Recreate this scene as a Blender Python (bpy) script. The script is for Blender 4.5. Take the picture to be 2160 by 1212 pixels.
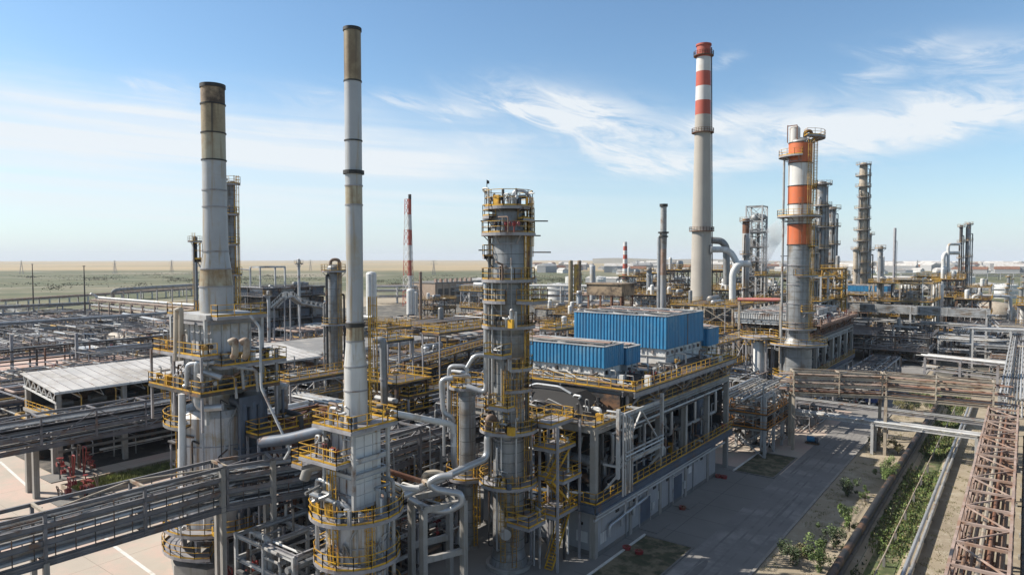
import bpy, math, random
from mathutils import Vector
rad = math.radians
sc = bpy.context.scene
col = sc.collection
for o in list(bpy.data.objects):
    bpy.data.objects.remove(o)

# ------------------------------------------------------------------ camera, sky, sun, exposure
CAM_H, FPX = 30.0, 1440.0
PITCH, YAW = math.atan(61 / 1440.0), rad(37)
cd = bpy.data.cameras.new('camera')
cam = bpy.data.objects.new('camera', cd)
col.objects.link(cam)
cd.sensor_width, cd.lens, cd.clip_start, cd.clip_end = 36.0, 24.0, 1.0, 30000.0
cam.location = (0, 0, CAM_H)
cam.rotation_euler = (math.pi / 2 - PITCH, 0, YAW)
sc.camera = cam

SUN_AZ, SUN_EL = 119.0, 40.0            # degrees counter-clockwise from +Y, and above the horizon
S = Vector((-math.sin(rad(SUN_AZ)) * math.cos(rad(SUN_EL)), math.cos(rad(SUN_AZ)) * math.cos(rad(SUN_EL)), math.sin(rad(SUN_EL))))
sd = bpy.data.lights.new('sun', 'SUN')
sd.energy, sd.angle, sd.color = 5.0, rad(0.53), (1.0, 0.93, 0.83)
sun = bpy.data.objects.new('sun', sd)
col.objects.link(sun)
sun.location = (-200, -100, 300)
sun.rotation_euler = S.to_track_quat('Z', 'Y').to_euler()
sc.view_settings.view_transform = 'Standard'
sc.view_settings.look = 'None'
sc.view_settings.exposure = 0.66
sc.view_settings.gamma = 1.0
sc.view_settings.use_curve_mapping = False

world = bpy.data.worlds.new('World')
sc.world = world
world.use_nodes = True
wn, wl = world.node_tree.nodes, world.node_tree.links
wn.clear()


def wmath(op, a, b=None, c=None, clamp=False):
    n = wn.new('ShaderNodeMath')
    n.operation, n.use_clamp = op, clamp
    for i, x in enumerate((a, b, c)):
        if x is None:
            continue
        if isinstance(x, (int, float)):
            n.inputs[i].default_value = x
        else:
            wl.new(x, n.inputs[i])
    return n.outputs[0]


def build_sky():
    sky = wn.new('ShaderNodeTexSky')
    sky.sky_type = 'NISHITA'
    sky.sun_disc = False
    sky.sun_elevation = rad(SUN_EL)
    sky.sun_rotation = rad(-SUN_AZ)
    sky.altitude, sky.air_density, sky.dust_density, sky.ozone_density = 200, 1.0, 0.6, 1.6
    geo = wn.new('ShaderNodeTexCoord')
    sep = wn.new('ShaderNodeSeparateXYZ')
    wl.new(geo.outputs['Generated'], sep.inputs[0])
    x, y, z = sep.outputs
    tint = wn.new('ShaderNodeMixRGB')
    tint.blend_type = 'MULTIPLY'
    tint.inputs[0].default_value = 1.0
    tint.inputs[2].default_value = (.80, .96, 1.02, 1)
    wl.new(sky.outputs[0], tint.inputs[1])
    # azimuth in degrees clockwise from heading -37 deg, elevation in degrees
    c37, s37 = math.cos(YAW), math.sin(YAW)
    fx = wmath('ADD', wmath('MULTIPLY', x, -s37), wmath('MULTIPLY', y, c37))
    rx = wmath('ADD', wmath('MULTIPLY', x, c37), wmath('MULTIPLY', y, s37))
    az = wmath('MULTIPLY', wmath('ARCTAN2', rx, fx), 180 / math.pi)
    el = wmath('MULTIPLY', wmath('ARCSINE', z), 180 / math.pi)
    # wind-drawn streaks: noise stretched along the azimuth, slightly tilted
    def noise(sa, se, tilt, scale, detail, rough, off, dist=0.0):
        cmb = wn.new('ShaderNodeCombineXYZ')
        wl.new(wmath('MULTIPLY', wmath('ADD', az, off), sa), cmb.inputs[0])
        wl.new(wmath('MULTIPLY', wmath('ADD', el, wmath('MULTIPLY', az, tilt)), se), cmb.inputs[1])
        n = wn.new('ShaderNodeTexNoise')
        n.inputs['Scale'].default_value = scale
        n.inputs['Detail'].default_value = detail
        n.inputs['Roughness'].default_value = rough
        n.inputs['Distortion'].default_value = dist
        wl.new(cmb.outputs[0], n.inputs['Vector'])
        return n.outputs['Fac']
    n1 = noise(.05, .22, .12, 1.0, 7, .62, 13, .8)
    n2 = noise(.16, .55, .25, 1.0, 6, .66, 41, 1.1)
    warp = wmath('MULTIPLY', wmath('SUBTRACT', n1, .5), 9.0)
    warp2 = wmath('MULTIPLY', wmath('SUBTRACT', n2, .5), 7.0)
    azw = wmath('ADD', az, wmath('MULTIPLY', warp2, 1.6))
    elw = wmath('ADD', el, wmath('MULTIPLY', warp, .42))
    total = broad = None
    # azimuth, elevation, half widths, tilt, weight
    for a0, e0, sa, se, tl, w in ((-28, 9.0, 19, 2.6, .0, 1.9), (-30, 4.2, 26, 2.4, 0, 1.0), (-9, 7.4, 11, 2.2, -.05, .95),
                                  (4, 12.4, 6.0, 1.4, -.1, 1.2), (9.5, 9.9, 6.0, 2.3, -.3, 1.2), (20, 8.0, 6, 1.2, .0, .7), (0, 9.5, 5, .9, .05, .6), (17, 10.6, 3.2, 1.2, .1, 1.1),
                                  (25, 9.6, 4.6, 1.9, -.2, 1.5), (14, 7.4, 5, .8, .1, .8), (-4, 12.0, 2.2, .7, -.2, .8), (29, 12.6, 2.4, .5, .1, .7), (33.5, 9.8, 7.0, 1.6, 0, 1.6), (35, 13.3, 5, 1.3, -.15, .9),
                                  (-13.5, 12.5, 3.2, .8, -.1, .45), (-8, 12.6, 1.8, .6, -.3, .55), (-26.5, 12.2, 1.2, .5, 0, .55),
                                  (17, 15.5, 1.3, .5, .2, .4), (31, 14.8, 2.2, .35, .05, .5), (4, 3.5, 34, 2.2, 0, .30),
                                  (60, 12, 14, 4, 0, .8), (-70, 10, 20, 4, 0, .8), (120, 14, 30, 5, 0, .7), (-140, 12, 30, 5, 0, .7)):
        da = wmath('SUBTRACT', azw, a0)
        de = wmath('SUBTRACT', elw, wmath('MULTIPLY_ADD', da, tl, e0))
        q = wmath('ADD', wmath('POWER', wmath('ABSOLUTE', wmath('DIVIDE', da, sa)), 2.0), wmath('POWER', wmath('ABSOLUTE', wmath('DIVIDE', de, se)), 2.0))
        b = wmath('MULTIPLY', wmath('POWER', 2.718, wmath('MULTIPLY', q, -1.0)), w)
        if sa >= 9.9: broad = b if broad is None else wmath('ADD', broad, b)
        else: total = b if total is None else wmath('ADD', total, b)
    tex = wmath('MULTIPLY', wmath('SUBTRACT', wmath('ADD', wmath('MULTIPLY', n1, .6), wmath('MULTIPLY', n2, .75)), .54), 4.4, clamp=True)
    n3 = noise(.022, .95, .03, 1.0, 5, .55, 7, .5)
    tex3 = wmath('MULTIPLY', wmath('SUBTRACT', n3, .36), 3.2, clamp=True)
    band = wmath('MULTIPLY', broad, wmath('ADD', wmath('MULTIPLY', tex3, .42), .42))
    cloud = wmath('ADD', band, wmath('MULTIPLY', total, wmath('ADD', wmath('MULTIPLY', tex, .86), .12)), clamp=True)
    ambient_veil = wmath('MULTIPLY', wmath('SUBTRACT', el, 26.0), .03, clamp=True)  # pale layer high overhead, out of view, added to whiten the ambient light
    # pale band of air low over the plain
    low = wmath('POWER', 2.718, wmath('MULTIPLY', wmath('MAXIMUM', el, 0.0), -1 / 4.2))
    bg = wn.new('ShaderNodeMixRGB')
    bg.inputs[2].default_value = (4.5, 5.1, 6.0, 1)
    wl.new(wmath('MULTIPLY', low, .8), bg.inputs[0])
    wl.new(tint.outputs[0], bg.inputs[1])
    mx = wn.new('ShaderNodeMixRGB')
    mx.inputs[2].default_value = (5.6, 5.9, 6.15, 1)
    wl.new(wmath('MULTIPLY', cloud, .92), mx.inputs[0])
    wl.new(bg.outputs[0], mx.inputs[1])
    vm = wn.new('ShaderNodeMixRGB')
    vm.inputs[2].default_value = (3.0, 3.05, 3.1, 1)
    wl.new(wmath('MULTIPLY', ambient_veil, .55), vm.inputs[0])
    wl.new(mx.outputs[0], vm.inputs[1])
    back = wn.new('ShaderNodeBackground')
    back.inputs['Strength'].default_value = 0.098
    wl.new(vm.outputs[0], back.inputs['Color'])
    out = wn.new('ShaderNodeOutputWorld')
    wl.new(back.outputs[0], out.inputs['Surface'])


build_sky()

# ------------------------------------------------------------------ helpers
FX, FY, RX, RY = -math.sin(YAW), math.cos(YAW), math.cos(YAW), math.sin(YAW)


def at(px, py, d):
    """a measured direction in the photograph (pixels) at a known forward distance d (metres) -> a place on the site"""
    a, b = (px - 1080) / FPX, (606 - py) / FPX
    fw = math.cos(PITCH) + b * math.sin(PITCH)
    up = -math.sin(PITCH) + b * math.cos(PITCH)
    a, up = a / fw, up / fw
    return Vector((FX * d + RX * a * d, FY * d + RY * a * d, CAM_H + up * d))


def gnd(px, py, z=0.0):
    p = at(px, py, 1.0)
    return at(px, py, (z - CAM_H) / (p.z - CAM_H))


class MB:
    """collects shapes in site coordinates and builds them as one mesh"""
    def __init__(s):
        s.v, s.f, s.m, s.s, s.k = [], [], [], [], 0

    def add(s, vs, fs, smooth=False):
        o = len(s.v)
        s.v.extend(vs)
        for f in fs:
            s.f.append([i + o for i in f])
            s.m.append(s.k)
            s.s.append(smooth)
        return s

    def b(s, x0, y0, z0, x1, y1, z1):
        if x0 > x1: x0, x1 = x1, x0
        if y0 > y1: y0, y1 = y1, y0
        if z0 > z1: z0, z1 = z1, z0
        return s.add([(x0, y0, z0), (x1, y0, z0), (x1, y1, z0), (x0, y1, z0), (x0, y0, z1), (x1, y0, z1), (x1, y1, z1), (x0, y1, z1)],
                     [(0, 3, 2, 1), (4, 5, 6, 7), (0, 1, 5, 4), (1, 2, 6, 5), (2, 3, 7, 6), (3, 0, 4, 7)])

    def beam(s, p, q, w, h=None):
        p, q = Vector(p), Vector(q)
        h = h or w
        d = (q - p)
        if d.length < 1e-6: return s
        d.normalize()
        a = Vector((0, 0, 1)) if abs(d.z) < .95 else Vector((0, 1, 0))
        u = d.cross(a).normalized() * (w / 2)
        n = u.cross(d).normalized() * (h / 2)
        vs = [p - u - n, p + u - n, p + u + n, p - u + n, q - u - n, q + u - n, q + u + n, q - u + n]
        return s.add([tuple(x) for x in vs], [(0, 1, 2, 3), (7, 6, 5, 4), (0, 4, 5, 1), (1, 5, 6, 2), (2, 6, 7, 3), (3, 7, 4, 0)])

    def ibeam(s, p, q, w, h):
        p, q = Vector(p), Vector(q)
        z = Vector((0, 0, h / 2))
        t = max(.03, h * .08)
        s.beam(p + z, q + z, w, t)
        s.beam(p - z, q - z, w, t)
        return s.beam(p, q, max(.03, w * .12), h - t)

    def sweep(s, pts, rs, n=8, caps=True):
        pts = [Vector(p) for p in pts]
        if isinstance(rs, (int, float)): rs = [rs] * len(pts)
        tang = []
        for i in range(len(pts)):
            a = pts[i] - pts[i - 1] if i else pts[1] - pts[0]
            c = pts[i + 1] - pts[i] if i < len(pts) - 1 else a
            t = a.normalized() + c.normalized()
            tang.append(t.normalized() if t.length > 1e-6 else a.normalized())
        up = Vector((0, 0, 1)) if abs(tang[0].z) < .9 else Vector((1, 0, 0))
        u = tang[0].cross(up).normalized()
        vs, fs = [], []
        for i, p in enumerate(pts):
            t = tang[i]
            u = (u - t * u.dot(t)).normalized()
            w = t.cross(u)
            for k in range(n):
                a = 2 * math.pi * k / n
                vs.append(tuple(p + (u * math.cos(a) + w * math.sin(a)) * rs[i]))
        for i in range(len(pts) - 1):
            for k in range(n):
                a, b = i * n + k, i * n + (k + 1) % n
                fs.append((a, b, b + n, a + n))
        s.add(vs, fs, True)
        if caps:
            m = len(s.v) - len(vs)
            s.add([], []); s.f.append([m + k for k in range(n)][::-1]); s.m.append(s.k); s.s.append(False)
            e = m + (len(pts) - 1) * n
            s.f.append([e + k for k in range(n)]); s.m.append(s.k); s.s.append(False)
        return s

    def tube(s, p, q, r, n=8, r2=None):
        return s.sweep([p, q], [r, r if r2 is None else r2], n)

    def path(s, pts, r, n=8, bend=1.6, seg=4):
        pts = [Vector(p) for p in pts]
        out = [pts[0]]
        for i in range(1, len(pts) - 1):
            a, b, c = pts[i - 1], pts[i], pts[i + 1]
            d1, d2 = (a - b), (c - b)
            L = min(r * bend * 1.6, d1.length * .45, d2.length * .45)
            d1.normalize(); d2.normalize()
            p1, p2 = b + d1 * L, b + d2 * L
            for k in range(seg + 1):
                t = k / seg
                out.append(p1 * (1 - t) ** 2 + b * 2 * t * (1 - t) + p2 * t * t)
        out.append(pts[-1])
        return s.sweep(out, r, n)

    def lathe(s, prof, c=(0, 0, 0), n=24, a0=0, a1=360, smooth=True):
        full = abs(a1 - a0 - 360) < 1e-6
        m = n if full else n + 1
        vs, fs = [], []
        for z, r in prof:
            for k in range(m):
                a = rad(a0 + (a1 - a0) * k / n)
                vs.append((c[0] + r * math.cos(a), c[1] + r * math.sin(a), c[2] + z))
        for i in range(len(prof) - 1):
            for k in range(n):
                a, b = i * m + k, i * m + (k + 1) % m
                fs.append((a, b, b + m, a + m))
        return s.add(vs, fs, smooth)

    def ring(s, c, r0, r1, z, th, a0=0, a1=360, n=28):
        return s.lathe([(z, r0), (z, r1), (z + th, r1), (z + th, r0), (z, r0)], c, n, a0, a1, False)

    def rail(s, pts, h=1.1, sp=1.5, t=.05, toe=True, closed=False):
        pts = [Vector(p) for p in pts]
        if closed: pts.append(pts[0])
        for a, b in zip(pts, pts[1:]):
            L = (b - a).length
            if L < .05: continue
            k = max(1, round(L / sp))
            for z in (h, h * .55):
                s.beam(a + Vector((0, 0, z)), b + Vector((0, 0, z)), t)
            if toe: s.beam(a + Vector((0, 0, .1)), b + Vector((0, 0, .1)), .025, .16)
            for i in range(k + 1):
                p = a.lerp(b, i / k)
                s.beam(p, p + Vector((0, 0, h)), t)
        return s

    def arc(s, c, r, z, a0, a1, n=None, **kw):
        n = n or max(3, int(abs(a1 - a0) * r / 57 / 1.1))
        pts = [(c[0] + r * math.cos(rad(a0 + (a1 - a0) * k / n)), c[1] + r * math.sin(rad(a0 + (a1 - a0) * k / n)), z) for k in range(n + 1)]
        return s.rail(pts, sp=9, **kw)

    def ladder(s, c, ang, r, z0, z1, cage=True):
        ca, sa = math.cos(rad(ang)), math.sin(rad(ang))
        P = lambda o, t, z: (c[0] + ca * (r + o) - sa * t, c[1] + sa * (r + o) + ca * t, z)
        for t in (-.22, .22): s.beam(P(.18, t, z0), P(.18, t, z1 + 1), .06)
        z = z0
        while z < z1:
            s.beam(P(.18, -.22, z), P(.18, .22, z), .035); z += .35
        if cage and z1 - z0 > 2.6:
            for k in range(5):
                a = rad(-80 + 40 * k)
                s.beam(P(.18 + .62 * math.cos(a), .4 * math.sin(a), z0 + 2.2), P(.18 + .62 * math.cos(a), .4 * math.sin(a), z1 + 1), .03)
            z = z0 + 2.2
            while z < z1 + 1:
                q = [P(.18 + .62 * math.cos(rad(-90 + 36 * k)), .4 * math.sin(rad(-90 + 36 * k)), z) for k in range(6)]
                for a, b in zip(q, q[1:]): s.beam(a, b, .035)
                z += 1.0
        return s

    def corr(s, p, q, z0, z1, pitch=.5, depth=.09, flip=1):
        """corrugated sheet wall from p to q (plan points), ribs outwards to the given side"""
        p, q = Vector((p[0], p[1], 0)), Vector((q[0], q[1], 0))
        d = q - p; L = d.length; d.normalize()
        nrm = Vector((d.y, -d.x, 0)) * flip
        prof, k = [], max(1, round(L / pitch))
        w = L / k
        for i in range(k):
            for t, o in ((0, 0), (.3, 0), (.42, 1), (.83, 1), (.95, 0)):
                prof.append(p + d * (w * (i + t)) + nrm * depth * o)
        prof.append(q)
        vs = [(a.x, a.y, z0) for a in prof] + [(a.x, a.y, z1) for a in prof]
        n = len(prof)
        return s.add(vs, [(i, i + 1, n + i + 1, n + i) if flip > 0 else (i + 1, i, n + i, n + i + 1) for i in range(n - 1)])

    def mesh(s, name, mats, off=(0, 0, 0)):
        me = bpy.data.meshes.new(name)
        ox, oy, oz = off
        me.from_pydata([(a[0] - ox, a[1] - oy, a[2] - oz) for a in s.v], [], s.f)
        for m in (mats if isinstance(mats, (list, tuple)) else [mats]): me.materials.append(m)
        me.polygons.foreach_set('material_index', s.m)
        me.polygons.foreach_set('use_smooth', s.s)
        if any(s.s): me.set_sharp_from_angle(angle=rad(32))
        me.update()
        return me


def tag(o, label, cat, group=None, kind=None):
    o['label'], o['category'] = label, cat
    if group: o['group'] = group
    if kind: o['kind'] = kind
    return o


def thing(name, label, cat, loc=(0, 0, 0), group=None):
    o = bpy.data.objects.new(name, None)
    o.empty_display_size = .5
    col.objects.link(o)
    o.location = loc
    return tag(o, label, cat, group, 'thing')


def part(name, mb, mats, parent, label=None):
    r = parent
    while r.parent: r = r.parent
    o = bpy.data.objects.new(name, mb.mesh(name, mats, r.location))
    col.objects.link(o)
    o.parent = parent
    if label: o['label'] = label
    return o


def solo(name, mb, mats, label, cat, group=None, kind=None, loc=(0, 0, 0)):
    o = bpy.data.objects.new(name, mb.mesh(name, mats, loc))
    o.location = loc
    col.objects.link(o)
    return tag(o, label, cat, group, kind)


def structure(name, mb, mats):
    o = bpy.data.objects.new(name, mb.mesh(name, mats))
    col.objects.link(o)
    o['kind'] = 'structure'
    return o


def dup(root, loc, rz=0.0, label=None, group=None, scale=None):
    def rec(o, par):
        c = o.copy()
        col.objects.link(c)
        c.parent = par
        for ch in o.children: rec(ch, c)
        return c
    kids = list(root.children)
    c = root.copy()
    col.objects.link(c)
    for ch in kids: rec(ch, c)
    c.location = loc
    c.rotation_euler = (0, 0, rad(rz))
    if scale: c.scale = (scale,) * 3 if isinstance(scale, (int, float)) else scale
    if label: c['label'] = label
    if group: c['group'] = group
    return c


# ------------------------------------------------------------------ materials
def M(name, c, rough=.55, metal=0.0, var=.25, scale=.8, stain=None, amount=0.0, streak=None, samount=0.0, bump=0.0):
    m = bpy.data.materials.new(name)
    m.use_nodes = True
    nt = m.node_tree
    N, L = nt.nodes, nt.links
    p = N['Principled BSDF']
    geo = N.new('ShaderNodeNewGeometry')

    def noise(sc_, det, vec=None, rough_=.6):
        n = N.new('ShaderNodeTexNoise')
        n.inputs['Scale'].default_value, n.inputs['Detail'].default_value, n.inputs['Roughness'].default_value = sc_, det, rough_
        L.new(vec or geo.outputs['Position'], n.inputs['Vector'])
        return n.outputs['Fac']

    def ramp(f, a, b):
        r = N.new('ShaderNodeMapRange')
        r.inputs['From Min'].default_value, r.inputs['From Max'].default_value = a, b
        L.new(f, r.inputs['Value'])
        return r.outputs['Result']

    def mix(f, a, b):
        x = N.new('ShaderNodeMixRGB')
        for i, k in ((0, f), (1, a), (2, b)):
            if isinstance(k, tuple): x.inputs[i].default_value = k + (1,)
            elif isinstance(k, float): x.inputs[i].default_value = k
            else: L.new(k, x.inputs[i])
        return x.outputs[0]
    c = tuple(k * .8 for k in c)
    lo = tuple(max(0, k * (1 - var)) for k in c)
    hi = tuple(min(1, k * (1 + var * .6)) for k in c)
    f = noise(scale, 5)
    out = mix(ramp(f, .3, .7), lo, hi)
    if stain and amount:
        out = mix(ramp(noise(scale * .45 + .1, 8, None, .7), .60 - amount * .3, .72 - amount * .25), out, stain)
    if streak and samount:
        mp = N.new('ShaderNodeMapping')
        mp.inputs['Scale'].default_value = (2.2, 2.2, .10)
        L.new(geo.outputs['Position'], mp.inputs['Vector'])
        out = mix(ramp(noise(1.0, 4, mp.outputs[0]), .62 - samount * .25, .74 - samount * .15), out, streak)
    L.new(out, p.inputs['Base Color'])
    rr = N.new('ShaderNodeMapRange')
    rr.inputs['To Min'].default_value, rr.inputs['To Max'].default_value = max(.05, rough - .12), min(1, rough + .15)
    L.new(f, rr.inputs['Value'])
    L.new(rr.outputs['Result'], p.inputs['Roughness'])
    p.inputs['Metallic'].default_value = metal
    if bump:
        bm = N.new('ShaderNodeBump')
        bm.inputs['Strength'].default_value = bump
        bm.inputs['Distance'].default_value = .1
        L.new(noise(scale * 4, 6), bm.inputs['Height'])
        L.new(bm.outputs[0], p.inputs['Normal'])
    return m


RUST, SOOT, DUST = (.165, .09, .05), (.02, .018, .016), (.36, .29, .2)
steel = M('grey painted steel', (.33, .32, .33), .55, .1, .3, .7, RUST, .15)
steel_v = M('weathered lilac steel', (.20, .195, .205), .6, .1, .35, .7, RUST, .2)
steel_l = M('pale grey steel', (.50, .50, .49), .5, .1, .25, .7, RUST, .2)
steel_b = M('blue grey steel', (.10, .125, .165), .5, .1, .3, .6, RUST, .12)
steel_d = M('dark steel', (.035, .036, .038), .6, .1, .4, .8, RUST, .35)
rusty = M('rusted steel', (.27, .145, .09), .8, .0, .4, .9, (.13, .05, .025), .6)
rust_p = M('rust pink steel', (.40, .30, .25), .8, .0, .35, .8, (.25, .15, .10), .4)
yellow = M('yellow railing paint', (.66, .37, .025), .5, 0, .3, 1.5, (.25, .12, .03), .35)
ochre = M('faded yellow paint', (.56, .33, .05), .6, 0, .35, 1.2, RUST, .45)
clad = M('aluminium cladding', (.50, .51, .52), .38, .45, .18, .5, (.3, .29, .27), .2)
clad_d = M('dull grey cladding', (.30, .31, .315), .45, .3, .25, .5, (.16, .13, .1), .35, (.12, .1, .08), .3)
pipe_w = M('white pipe paint', (.66, .66, .64), .45, 0, .15, .6, DUST, .25)
pipe_g = M('grey pipe paint', (.36, .36, .35), .5, .15, .3, .8, RUST, .25)
pipe_b = M('brown pipe', (.22, .15, .11), .65, 0, .35, .8, RUST, .4)
pipe_k = M('dark pipe', (.04, .04, .042), .55, .1, .4, .8, RUST, .2)
pipe_t = M('tan pipe', (.42, .36, .28), .6, 0, .3, .8, RUST, .25)
red = M('red paint', (.27, .035, .035), .45, 0, .25, 1, RUST, .2)
conc = M('concrete', (.34, .325, .30), .85, 0, .2, .6, (.24, .22, .19), .3, (.2, .18, .15), .35, .15)
conc_d = M('weathered concrete', (.19, .185, .175), .85, 0, .25, .6, (.17, .155, .14), .3, (.14, .13, .12), .4, .15)
grate = M('deck grating', (.075, .075, .073), .7, .2, .35, 1.2, RUST, .35)
blue = M('blue corrugated sheet', (.04, .25, .47), .5, .05, .15, .25, (.10, .24, .36), .3, (.05, .15, .26), .45)
white = M('white painted sheet', (.70, .70, .68), .5, 0, .12, .5, (.45, .42, .38), .25, (.36, .33, .3), .3)
wall_w = M('pale wall render', (.37, .375, .38), .8, 0, .15, .4, (.3, .3, .3), .3, (.28, .27, .26), .35)
heat_g = M('heater shell', (.58, .58, .59), .5, .1, .15, .5, (.33, .28, .2), .3, (.26, .17, .09), .42)
stack_g = M('stack steel', (.42, .43, .44), .48, .12, .12, .4, (.32, .29, .24), .3, (.28, .22, .14), .25)
stack_w = M('pale stack paint', (.60, .60, .585), .5, .05, .12, .4, (.4, .36, .28), .3, (.3, .24, .16), .3)
stack_y = M('heat stained steel', (.43, .39, .285), .5, .12, .2, .35, (.24, .16, .08), .45, (.16, .1, .05), .4)
stack_o = M('brown stained steel', (.37, .29, .17), .5, .12, .25, .35, (.16, .11, .06), .45, (.06, .045, .03), .42)
stack_k = M('sooty steel', (.085, .06, .042), .7, .1, .5, .5, (.30, .22, .14), .6)
rim_k = M('black ring steel', (.035, .033, .032), .6, .2, .3)
chim = M('chimney concrete', (.43, .395, .345), .85, 0, .1, .15, (.36, .33, .29), .3, (.3, .27, .24), .25)
chim_r = M('chimney red', (.47, .09, .055), .7, 0, .15, .2, (.34, .1, .07), .3)
chim_w = M('chimney white', (.68, .66, .63), .7, 0, .1, .2, (.5, .46, .42), .25)
orange = M('orange tower paint', (.66, .155, .05), .55, 0, .15, .4, (.4, .13, .06), .3, (.3, .12, .06), .3)
tower_w = M('white tower paint', (.70, .68, .64), .5, 0, .12, .4, (.45, .36, .28), .35, (.35, .25, .18), .3)
roof_g = M('light roof sheet', (.60, .575, .54), .6, .1, .15, .25, (.33, .3, .26), .35)
roof_d = M('grey felt roof', (.22, .215, .21), .85, 0, .25, .2, (.3, .28, .25), .35)
tan_wall = M('tan brick', (.42, .32, .24), .85, 0, .2, .3, (.28, .2, .15), .3)
asphalt = M('asphalt', (.23, .22, .21), .9, 0, .14, .25, (.25, .24, .225), .35, None, 0, .1)
apron_m = M('apron concrete', (.23, .222, .207), .9, 0, .16, .16, (.17, .162, .15), .35, None, 0, .08)
plaza_m = M('cream plaza', (.47, .41, .34), .9, 0, .12, .12, (.44, .33, .275), .5, None, 0, .06)
pinkish = M('pink paving', (.50, .34, .28), .9, 0, .14, .2, (.45, .38, .32), .3)
line_w = M('white line paint', (.72, .71, .67), .8, 0, .12, 2.0, (.45, .42, .37), .35)
turf = M('rough turf', (.075, .078, .04), .95, 0, .4, 1.0, (.17, .14, .09), .5)
seam_m = M('dark seam grey', (.11, .11, .11), .6)  # plain dark grey for the raised cladding rings
bark = M('bark', (.12, .09, .06), .9)
glass_k = M('dark glazing', (.03, .035, .04), .15)
MIXP = [clad, pipe_g, pipe_g, pipe_w, pipe_k, pipe_b, clad_d, clad_d, pipe_k, steel_l]


def leafmat(name, c):
    m = M(name, c, .6, 0, .5, 1.1, tuple(k * 1.9 for k in c), .35)
    p = m.node_tree.nodes['Principled BSDF']
    p.inputs['Subsurface Weight'].default_value = 0.0
    return m


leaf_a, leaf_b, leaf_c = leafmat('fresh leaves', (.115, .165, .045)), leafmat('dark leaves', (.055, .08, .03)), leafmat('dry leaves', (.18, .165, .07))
# ------------------------------------------------------------------ ground, roads, plain, haze
def ground_material():
    m = bpy.data.materials.new('steppe and yard ground')
    m.use_nodes = True
    N, L = m.node_tree.nodes, m.node_tree.links
    p = N['Principled BSDF']
    p.inputs['Roughness'].default_value = .95
    geo = N.new('ShaderNodeNewGeometry')
    sep = N.new('ShaderNodeSeparateXYZ')
    L.new(geo.outputs['Position'], sep.inputs[0])

    def math_(op, a, b=0.0, clamp=False):
        n = N.new('ShaderNodeMath'); n.operation = op; n.use_clamp = clamp
        for i, x in enumerate((a, b)):
            if isinstance(x, (int, float)): n.inputs[i].default_value = x
            else: L.new(x, n.inputs[i])
        return n.outputs[0]

    def noise(scale, det, rough=.6):
        n = N.new('ShaderNodeTexNoise')
        n.inputs['Scale'].default_value, n.inputs['Detail'].default_value, n.inputs['Roughness'].default_value = scale, det, rough
        L.new(geo.outputs['Position'], n.inputs['Vector'])
        return n.outputs['Fac']

    def step(x, a, b):
        r = N.new('ShaderNodeMapRange'); r.interpolation_type = 'SMOOTHSTEP'
        r.inputs['From Min'].default_value, r.inputs['From Max'].default_value = a, b
        L.new(x, r.inputs['Value']); return r.outputs['Result']

    def mix(f, a, b):
        x = N.new('ShaderNodeMixRGB')
        for i, k in ((0, f), (1, a), (2, b)):
            if isinstance(k, tuple): x.inputs[i].default_value = k + (1,)
            elif isinstance(k, float): x.inputs[i].default_value = k
            else: L.new(k, x.inputs[i])
        return x.outputs[0]
    n_big, n_mid, n_fine = noise(.0022, 6), noise(.02, 7), noise(.5, 7, .7)
    fwd = math_('ADD', math_('MULTIPLY', sep.outputs[0], FX), math_('MULTIPLY', sep.outputs[1], FY))
    fwd = math_('ADD', fwd, math_('MULTIPLY', math_('SUBTRACT', n_big, .5), 900.0))
    green = mix(step(n_mid, .38, .62), (.052, .066, .022), (.105, .10, .045))
    green = mix(step(n_big, .52, .66), green, (.22, .19, .13))
    green = mix(step(noise(.006, 5), .64, .72), green, (.33, .30, .245))
    tan = mix(step(noise(.0011, 5), .4, .62), (.33, .245, .13), (.25, .205, .115))
    plain = mix(step(fwd, 1450, 1900), green, tan)
    yard = mix(step(n_mid, .35, .65), (.30, .25, .175), (.225, .185, .135))
    yard = mix(step(n_fine, .45, .7), yard, (.35, .305, .235))
    # plant yard: an irregular field round the works
    ax = math_('MULTIPLY', math_('ABSOLUTE', math_('ADD', sep.outputs[0], 180.0)), 1 / 235.0)
    ay = math_('MULTIPLY', math_('ABSOLUTE', math_('SUBTRACT', sep.outputs[1], 170.0)), 1 / 255.0)
    q = math_('ADD', math_('MAXIMUM', ax, ay), math_('MULTIPLY', math_('SUBTRACT', n_mid, .5), .25))
    out = mix(step(q, .93, 1.03), yard, plain)
    L.new(out, p.inputs['Base Color'])
    b = N.new('ShaderNodeBump'); b.inputs['Strength'].default_value = .4; b.inputs['Distance'].default_value = .12
    L.new(n_fine, b.inputs['Height']); L.new(b.outputs[0], p.inputs['Normal'])
    return m


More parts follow.
